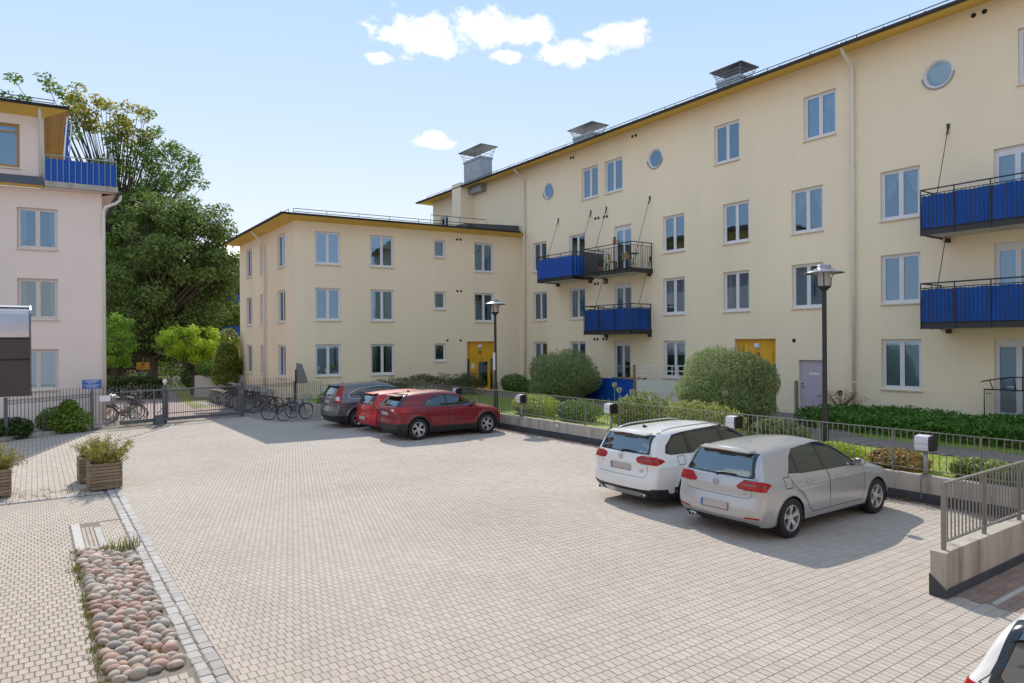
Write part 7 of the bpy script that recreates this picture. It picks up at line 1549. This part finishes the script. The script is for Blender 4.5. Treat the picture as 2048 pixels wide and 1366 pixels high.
ESTATE = dict(HATCH, id='estate', R=.332, wz=.332, arch=.345, archr=.366, trim_arch=.05, wheel='ten', track=1.575,
    top=[(-1.22, .88), (-1.06, 1.03), (-.92, 1.24), (-.84, 1.395), (-.5, 1.435), (.2, 1.468), (.9, 1.475), (1.35, 1.445), (1.62, 1.365), (1.95, 1.20), (2.28, 1.02), (2.45, .975), (2.9, .92), (3.25, .82), (3.42, .72), (3.55, .62)],
    rear=[(.15, -.90), (.27, -.97), (.38, -1.06), (.50, -1.075), (.64, -1.05), (.74, -1.03), (.85, -1.04), (.98, -1.01), (1.05, -.975), (1.15, -.925), (1.28, -.85), (1.40, -.77), (1.5, -.70)],
    width=[(.15, .80), (.24, .85), (.34, .88), (.55, .896), (.74, .894), (.88, .874), (.95, .848), (1.0, .818), (1.12, .768), (1.27, .695), (1.40, .625), (1.5, .57)], belt=.985,
    plan=[(-1.12, .915), (-.85, .955), (-.4, .985), (.3, 1.0), (2.2, 1.0), (2.8, .99), (3.2, .95), (3.5, .86)], gplan=[(-1.05, .90), (-.7, .955), (-.1, .99), (.4, 1.0), (1.2, 1.0), (1.9, .985), (2.4, .96), (3.4, .9)],
    side=[('rdoor', offset_poly([(.02, 1.0), (.06, 1.38), (.40, 1.40), (1.08, 1.42), (1.10, .36), (.62, .36), (.50, .44), (.42, .57), (.34, .68), (.12, .82)], .005)), ('door', offset_poly([(1.10, 1.42), (1.44, 1.40), (1.76, 1.275), (2.10, 1.045), (2.20, .94), (2.20, .50), (2.14, .36), (1.10, .36)], .005)),
          ('pillar', offset_poly(E_DLO, -.010)), ('qglass', [(-.55, 1.035), (-.50, 1.155), (-.27, 1.325), (.0, 1.358), (-.02, 1.018)]), ('rglass', [(.085, 1.016), (.085, 1.368), (.70, 1.392), (1.03, 1.396), (1.03, 1.005)]), ('glass', [(1.125, 1.003), (1.125, 1.394), (1.41, 1.372), (1.70, 1.253), (1.97, 1.066), (1.95, .995)]),
          ('flap', offset_poly([(-.36, .82), (-.18, .82), (-.18, .97), (-.36, .97)], .004)), ('tail', [(-1.2, .84), (-.86, .86), (-.70, .905), (-.74, .94), (-.88, .985), (-1.2, .99)]), ('trim', [(-1.2, .15), (3.6, .15), (3.6, .295), (-.6, .30), (-.66, .385), (-1.2, .43)])],
    rearp=[('gap', [(-.60, .60), (.60, .60), (.655, .68), (.655, .85), (.52, .85), (.50, .995), (.72, 1.005), (.66, 1.07), (.57, 1.37), (-.57, 1.37), (-.66, 1.07), (-.72, 1.005), (-.50, .995), (-.52, .85), (-.655, .85), (-.655, .68)]),
           ('tailgate', offset_poly([(-.60, .60), (.60, .60), (.655, .68), (.655, .85), (.52, .85), (.50, .995), (.72, 1.005), (.66, 1.07), (.57, 1.37), (-.57, 1.37), (-.66, 1.07), (-.72, 1.005), (-.50, .995), (-.52, .85), (-.655, .85), (-.655, .68)], .007)),
           ('spoiler', [(-.66, 1.025), (.66, 1.025), (.595, 1.372), (-.595, 1.372)]), ('rear_glass', [(-.57, 1.05), (.57, 1.05), (.61, 1.08), (.54, 1.345), (-.54, 1.345), (-.61, 1.08)]),
           ('tail', [(.385, .93), (.44, .865), (.95, .84), (.95, .995), (.50, .995), (.42, .975)]), ('tail2', [(.46, .915), (.95, .91), (.95, .937), (.47, .943)]),
           ('trimr', [(.0, .15), (.96, .15), (.96, .43), (.82, .40), (.55, .375), (.0, .375)]), ('silver', [(-.46, .20), (.46, .20), (.58, .295), (.42, .315), (-.42, .315), (-.58, .295)])],
    frontp=[('windscreen', [(-.60, 1.02), (.60, 1.02), (.54, 1.38), (-.54, 1.38)])], handles=[(.52, .865, 'rdoor'), (1.36, .85, 'door')], mirror=(1.96, 1.0), plate_z=.765, badge=.93, wiper=(1.055,), exhaust=[(-.97, .58), (-.97, -.58)], exz=.27, model_text=[(-.50, .13, .735), (-.50, .10, .705), (.52, .12, .80)], ant=-.35, extras=(spoiler, roof_rails, antenna), rails=(-.62, 1.30), spoiler=(-.895, 1.418, .51, 0), cin=.72, crease_z=.81)
C_DLO = [(.16, 1.135), (.36, 1.24), (.62, 1.345), (.90, 1.395), (1.25, 1.405), (1.55, 1.36), (1.88, 1.225), (2.12, 1.06), (2.08, 1.02), (1.1, 1.045), (.4, 1.075)]
CROSS = dict(HATCH, id='cross', wb=2.64, R=.348, wz=.348, arch=.36, archr=.392, trim_arch=.05, wheel='five_y', tw=.225, track=1.58, hw=.90, belt=1.04, black_z=.0, flare=.035,
    top=[(-1.0, 1.0), (-.86, 1.12), (-.70, 1.24), (-.54, 1.36), (-.40, 1.445), (-.1, 1.497), (.3, 1.528), (.7, 1.545), (1.0, 1.55), (1.4, 1.515), (1.7, 1.42), (2.0, 1.26), (2.32, 1.08), (2.5, 1.04), (2.9, .98), (3.25, .88), (3.45, .78), (3.6, .66)],
    rear=[(.18, -.60), (.30, -.70), (.42, -.785), (.55, -.80), (.68, -.77), (.80, -.76), (.93, -.80), (1.02, -.82), (1.08, -.79), (1.15, -.70), (1.28, -.555), (1.40, -.43), (1.5, -.36), (1.6, -.3)],
    front=[(.15, 3.30), (.28, 3.44), (.48, 3.52), (.66, 3.50), (.80, 3.42), (1.0, 3.15), (1.6, 2.5)],
    width=[(.15, .80), (.26, .84), (.40, .868), (.58, .885), (.78, .893), (.92, .886), (1.0, .865), (1.06, .825), (1.18, .765), (1.32, .69), (1.46, .60), (1.6, .52)],
    plan=[(-.88, .89), (-.6, .965), (-.2, 1.012), (.3, 1.005), (1.0, .965), (1.8, .975), (2.5, 1.005), (2.9, .99), (3.25, .93), (3.6, .80)], gplan=[(-.9, .80), (-.4, .90), (.2, .955), (.9, .98), (1.5, .98), (2.0, .96), (2.5, .93), (3.4, .9)],
    side=[('rdoor', offset_poly([(.30, 1.02), (.36, 1.22), (.62, 1.365), (1.10, 1.425), (1.12, .40), (.66, .40), (.54, .50), (.46, .62), (.36, .72)], .005)), ('door', offset_poly([(1.12, 1.425), (1.56, 1.38), (1.92, 1.235), (2.18, 1.06), (2.24, .95), (2.24, .55), (2.18, .40), (1.12, .40)], .005)),
          ('pillar', offset_poly(C_DLO, -.012)), ('rglass', [(.30, 1.105), (.42, 1.245), (.66, 1.338), (.92, 1.382), (1.06, 1.388), (1.06, 1.062), (.5, 1.085)]), ('glass', [(1.15, 1.06), (1.15, 1.388), (1.26, 1.388), (1.54, 1.343), (1.86, 1.212), (2.06, 1.072), (2.04, 1.036)]),
          ('tail', [(-1.0, .94), (-.66, .90), (-.34, .965), (-.10, 1.075), (-.24, 1.085), (-.5, 1.07), (-1.0, 1.08)]), ('trim', [(-1.1, .15), (4, .15), (4, .33), (2.2, .42), (1.7, .40), (.75, .50), (.5, .42), (-.42, .42), (-.55, .55), (-1.1, .58)]), ('headlight', [(3.05, .86), (3.6, .72), (3.6, .80), (3.2, .93)])],
    rearp=[('gap', [(-.58, .74), (.58, .74), (.60, .88), (.70, 1.10), (.62, 1.30), (-.62, 1.30), (-.70, 1.10), (-.60, .88)]), ('tailgate', offset_poly([(-.58, .74), (.58, .74), (.60, .88), (.70, 1.10), (.62, 1.30), (-.62, 1.30), (-.70, 1.10), (-.60, .88)], .007)),
           ('spoiler', [(-.72, 1.10), (.72, 1.10), (.60, 1.47), (-.60, 1.47)]), ('rear_glass', [(-.62, 1.13), (.62, 1.13), (.54, 1.43), (-.54, 1.43)]), ('tail', [(.44, .945), (.60, .90), (.98, .88), (.98, 1.07), (.62, 1.06)]), ('tailw', [(.46, .965), (.66, .935), (.66, 1.03), (.54, 1.03)]),
           ('trimr', [(.0, .15), (.98, .15), (.98, .56), (.62, .53), (.0, .53)]), ('reflector', [(.60, .60), (.80, .58), (.80, .66), (.66, .66)])],
    frontp=[('windscreen', [(-.62, 1.08), (.62, 1.08), (.55, 1.45), (-.55, 1.45)])], handles=[(1.40, .90, 'door')], mirror=(2.02, 1.06), plate_z=.86, badge=None, wiper=(1.145,), exhaust=[], model_text=[(-.45, .12, 1.0)], ant=.1, extras=(antenna, spoiler), spoiler=(-.58, 1.455, .50, 0), cin=.72, crease_z=.92, crease=.016, res=.042, k_roof=.12)
S_DLO = [(-.36, 1.14), (-.26, 1.285), (.0, 1.40), (.4, 1.475), (.9, 1.515), (1.3, 1.505), (1.62, 1.42), (1.92, 1.24), (2.12, 1.09), (2.06, 1.05), (1.1, 1.075), (-.2, 1.10)]
SUV = dict(HATCH, id='suv', wb=2.62, R=.352, wz=.352, arch=.365, archr=.392, trim_arch=.045, wheel='five_double', tw=.225, track=1.57, hw=.905, belt=1.08, flare=.022,
    top=[(-1.05, 1.10), (-.92, 1.22), (-.80, 1.42), (-.70, 1.585), (-.45, 1.61), (.2, 1.655), (.8, 1.665), (1.25, 1.635), (1.55, 1.54), (1.9, 1.34), (2.25, 1.13), (2.45, 1.08), (2.9, 1.02), (3.25, .93), (3.45, .82), (3.6, .70)],
    rear=[(.20, -.80), (.32, -.88), (.44, -.955), (.60, -.965), (.70, -.93), (.80, -.885), (1.0, -.875), (1.12, -.86), (1.2, -.835), (1.35, -.765), (1.5, -.685), (1.6, -.62), (1.7, -.55)],
    front=[(.15, 3.30), (.28, 3.46), (.50, 3.54), (.72, 3.52), (.88, 3.44), (1.06, 3.2), (1.7, 2.6)],
    width=[(.15, .80), (.28, .855), (.42, .885), (.62, .900), (.85, .898), (.98, .880), (1.06, .852), (1.11, .825), (1.25, .775), (1.40, .715), (1.55, .640), (1.7, .56)],
    plan=[(-1.0, .915), (-.75, .955), (-.3, .99), (.4, 1.0), (2.2, 1.0), (2.8, .99), (3.2, .95), (3.6, .85)], gplan=[(-.95, .88), (-.6, .945), (.0, .985), (.5, 1.0), (1.2, 1.0), (1.9, .98), (2.4, .95), (3.4, .9)],
    side=[('rdoor', offset_poly([(.10, 1.10), (.12, 1.46), (.5, 1.51), (1.08, 1.535), (1.10, .42), (.66, .42), (.54, .52), (.46, .66), (.34, .78), (.14, .88)], .005)), ('door', offset_poly([(1.10, 1.535), (1.34, 1.525), (1.66, 1.435), (1.98, 1.25), (2.16, 1.10), (2.22, 1.0), (2.22, .55), (2.16, .42), (1.10, .42)], .005)),
          ('silver', offset_poly(S_DLO, -.016)), ('pillar', offset_poly(S_DLO, -.002)), ('qglass', [(-.30, 1.15), (-.22, 1.268), (.0, 1.375), (.10, 1.40), (.08, 1.11)]), ('rglass', [(.15, 1.108), (.15, 1.415), (.42, 1.458), (.9, 1.497), (1.05, 1.498), (1.05, 1.088)]), ('glass', [(1.14, 1.09), (1.14, 1.495), (1.28, 1.49), (1.59, 1.405), (1.88, 1.23), (2.06, 1.10), (2.04, 1.066)]),
          ('tail', [(-1.1, .93), (-.68, .93), (-.60, 1.20), (-.44, 1.56), (-1.1, 1.60)]), ('trim', [(-1.1, .15), (3.7, .15), (3.7, .42), (2.1, .40), (.7, .40), (-.5, .42), (-.6, .47), (-1.1, .49)])],
    rearp=[('gap', [(-.64, .72), (.64, .72), (.66, .93), (.62, 1.2), (.60, 1.56), (-.60, 1.56), (-.62, 1.2), (-.66, .93)]), ('tailgate', offset_poly([(-.64, .72), (.64, .72), (.66, .93), (.62, 1.2), (.60, 1.56), (-.60, 1.56), (-.62, 1.2), (-.66, .93)], .007)),
           ('spoiler', [(-.60, 1.185), (.60, 1.185), (.575, 1.55), (-.575, 1.55)]), ('rear_glass', [(-.57, 1.21), (.57, 1.21), (.545, 1.52), (-.545, 1.52)]), ('tail', [(.675, .935), (.98, .93), (.98, 1.2), (.9, 1.56), (.63, 1.56), (.645, 1.2)]), ('tailw', [(.675, 1.03), (.98, 1.03), (.98, 1.17), (.66, 1.17)]),
           ('trimr', [(.0, .15), (.98, .15), (.98, .47), (.0, .46)])],
    frontp=[('windscreen', [(-.64, 1.12), (.64, 1.12), (.57, 1.57), (-.57, 1.57)])], handles=[(.50, 1.0, 'rdoor'), (1.36, .985, 'door')], mirror=(2.0, 1.08), plate_z=.97, badge=None, wiper=(1.215,), exhaust=[(-.86, .55)], exz=.30, model_text=[(.35, .16, 1.12), (-.02, .22, 1.12)], ant=-.25, extras=(spoiler, rod_antenna), spoiler=(-.775, 1.598, .53, 0), cin=.74, handle_mat=CHROME, sgl=CARGLASS_D, crease_z=.95, res=.042)
P_SILVER = paint('paint_silver', (.46, .465, .475), .5, .32); P_WHITE = paint('paint_white', (.74, .74, .73), 0, .3); P_RED = paint('paint_red', (.52, .008, .016), .0, .45); P_DRED = paint('paint_dark_red', (.19, .003, .014), .0, .42); P_GREY = paint('paint_grey', (.13, .135, .15), .4, .3)
def recolour(src, label, loc, old, new):
    c = copy_tree(src); c.location = loc; c['label'] = label; done = {}
    def walk_(o):
        if o.data and o.data.materials and o.data.materials[0] == old:
            if o.data.name not in done: m = o.data.copy(); m.materials[0] = new; done[o.data.name] = m
            o.data = done[o.data.name]
        for ch in o.children: walk_(ch)
    walk_(c); return c
sv = build_car('parked_car', 'silver five door hatchback parked beside the white estate', (9.88, 7.24, 0), HATCH, P_SILVER)
build_car('parked_car', 'white estate car with roof rails and dark lower trim', (10.32, 9.62, 0), ESTATE, P_WHITE)
build_car('parked_car', 'dark red crossover with black wheel arch trim and rising window line', (10.20, 20.75, 0), CROSS, P_DRED)
build_car('parked_car', 'dark grey sport utility car parked beside the bicycles', (9.95, 25.12, 0), SUV, P_GREY)
recolour(sv, 'bright red hatchback parked between crossover and grey car', (10.35, 22.95, 0), P_SILVER, P_RED)
recolour(sv, 'white hatchback cut off beside the ramp', (5.60, 1.16, 0), P_SILVER, P_WHITE)
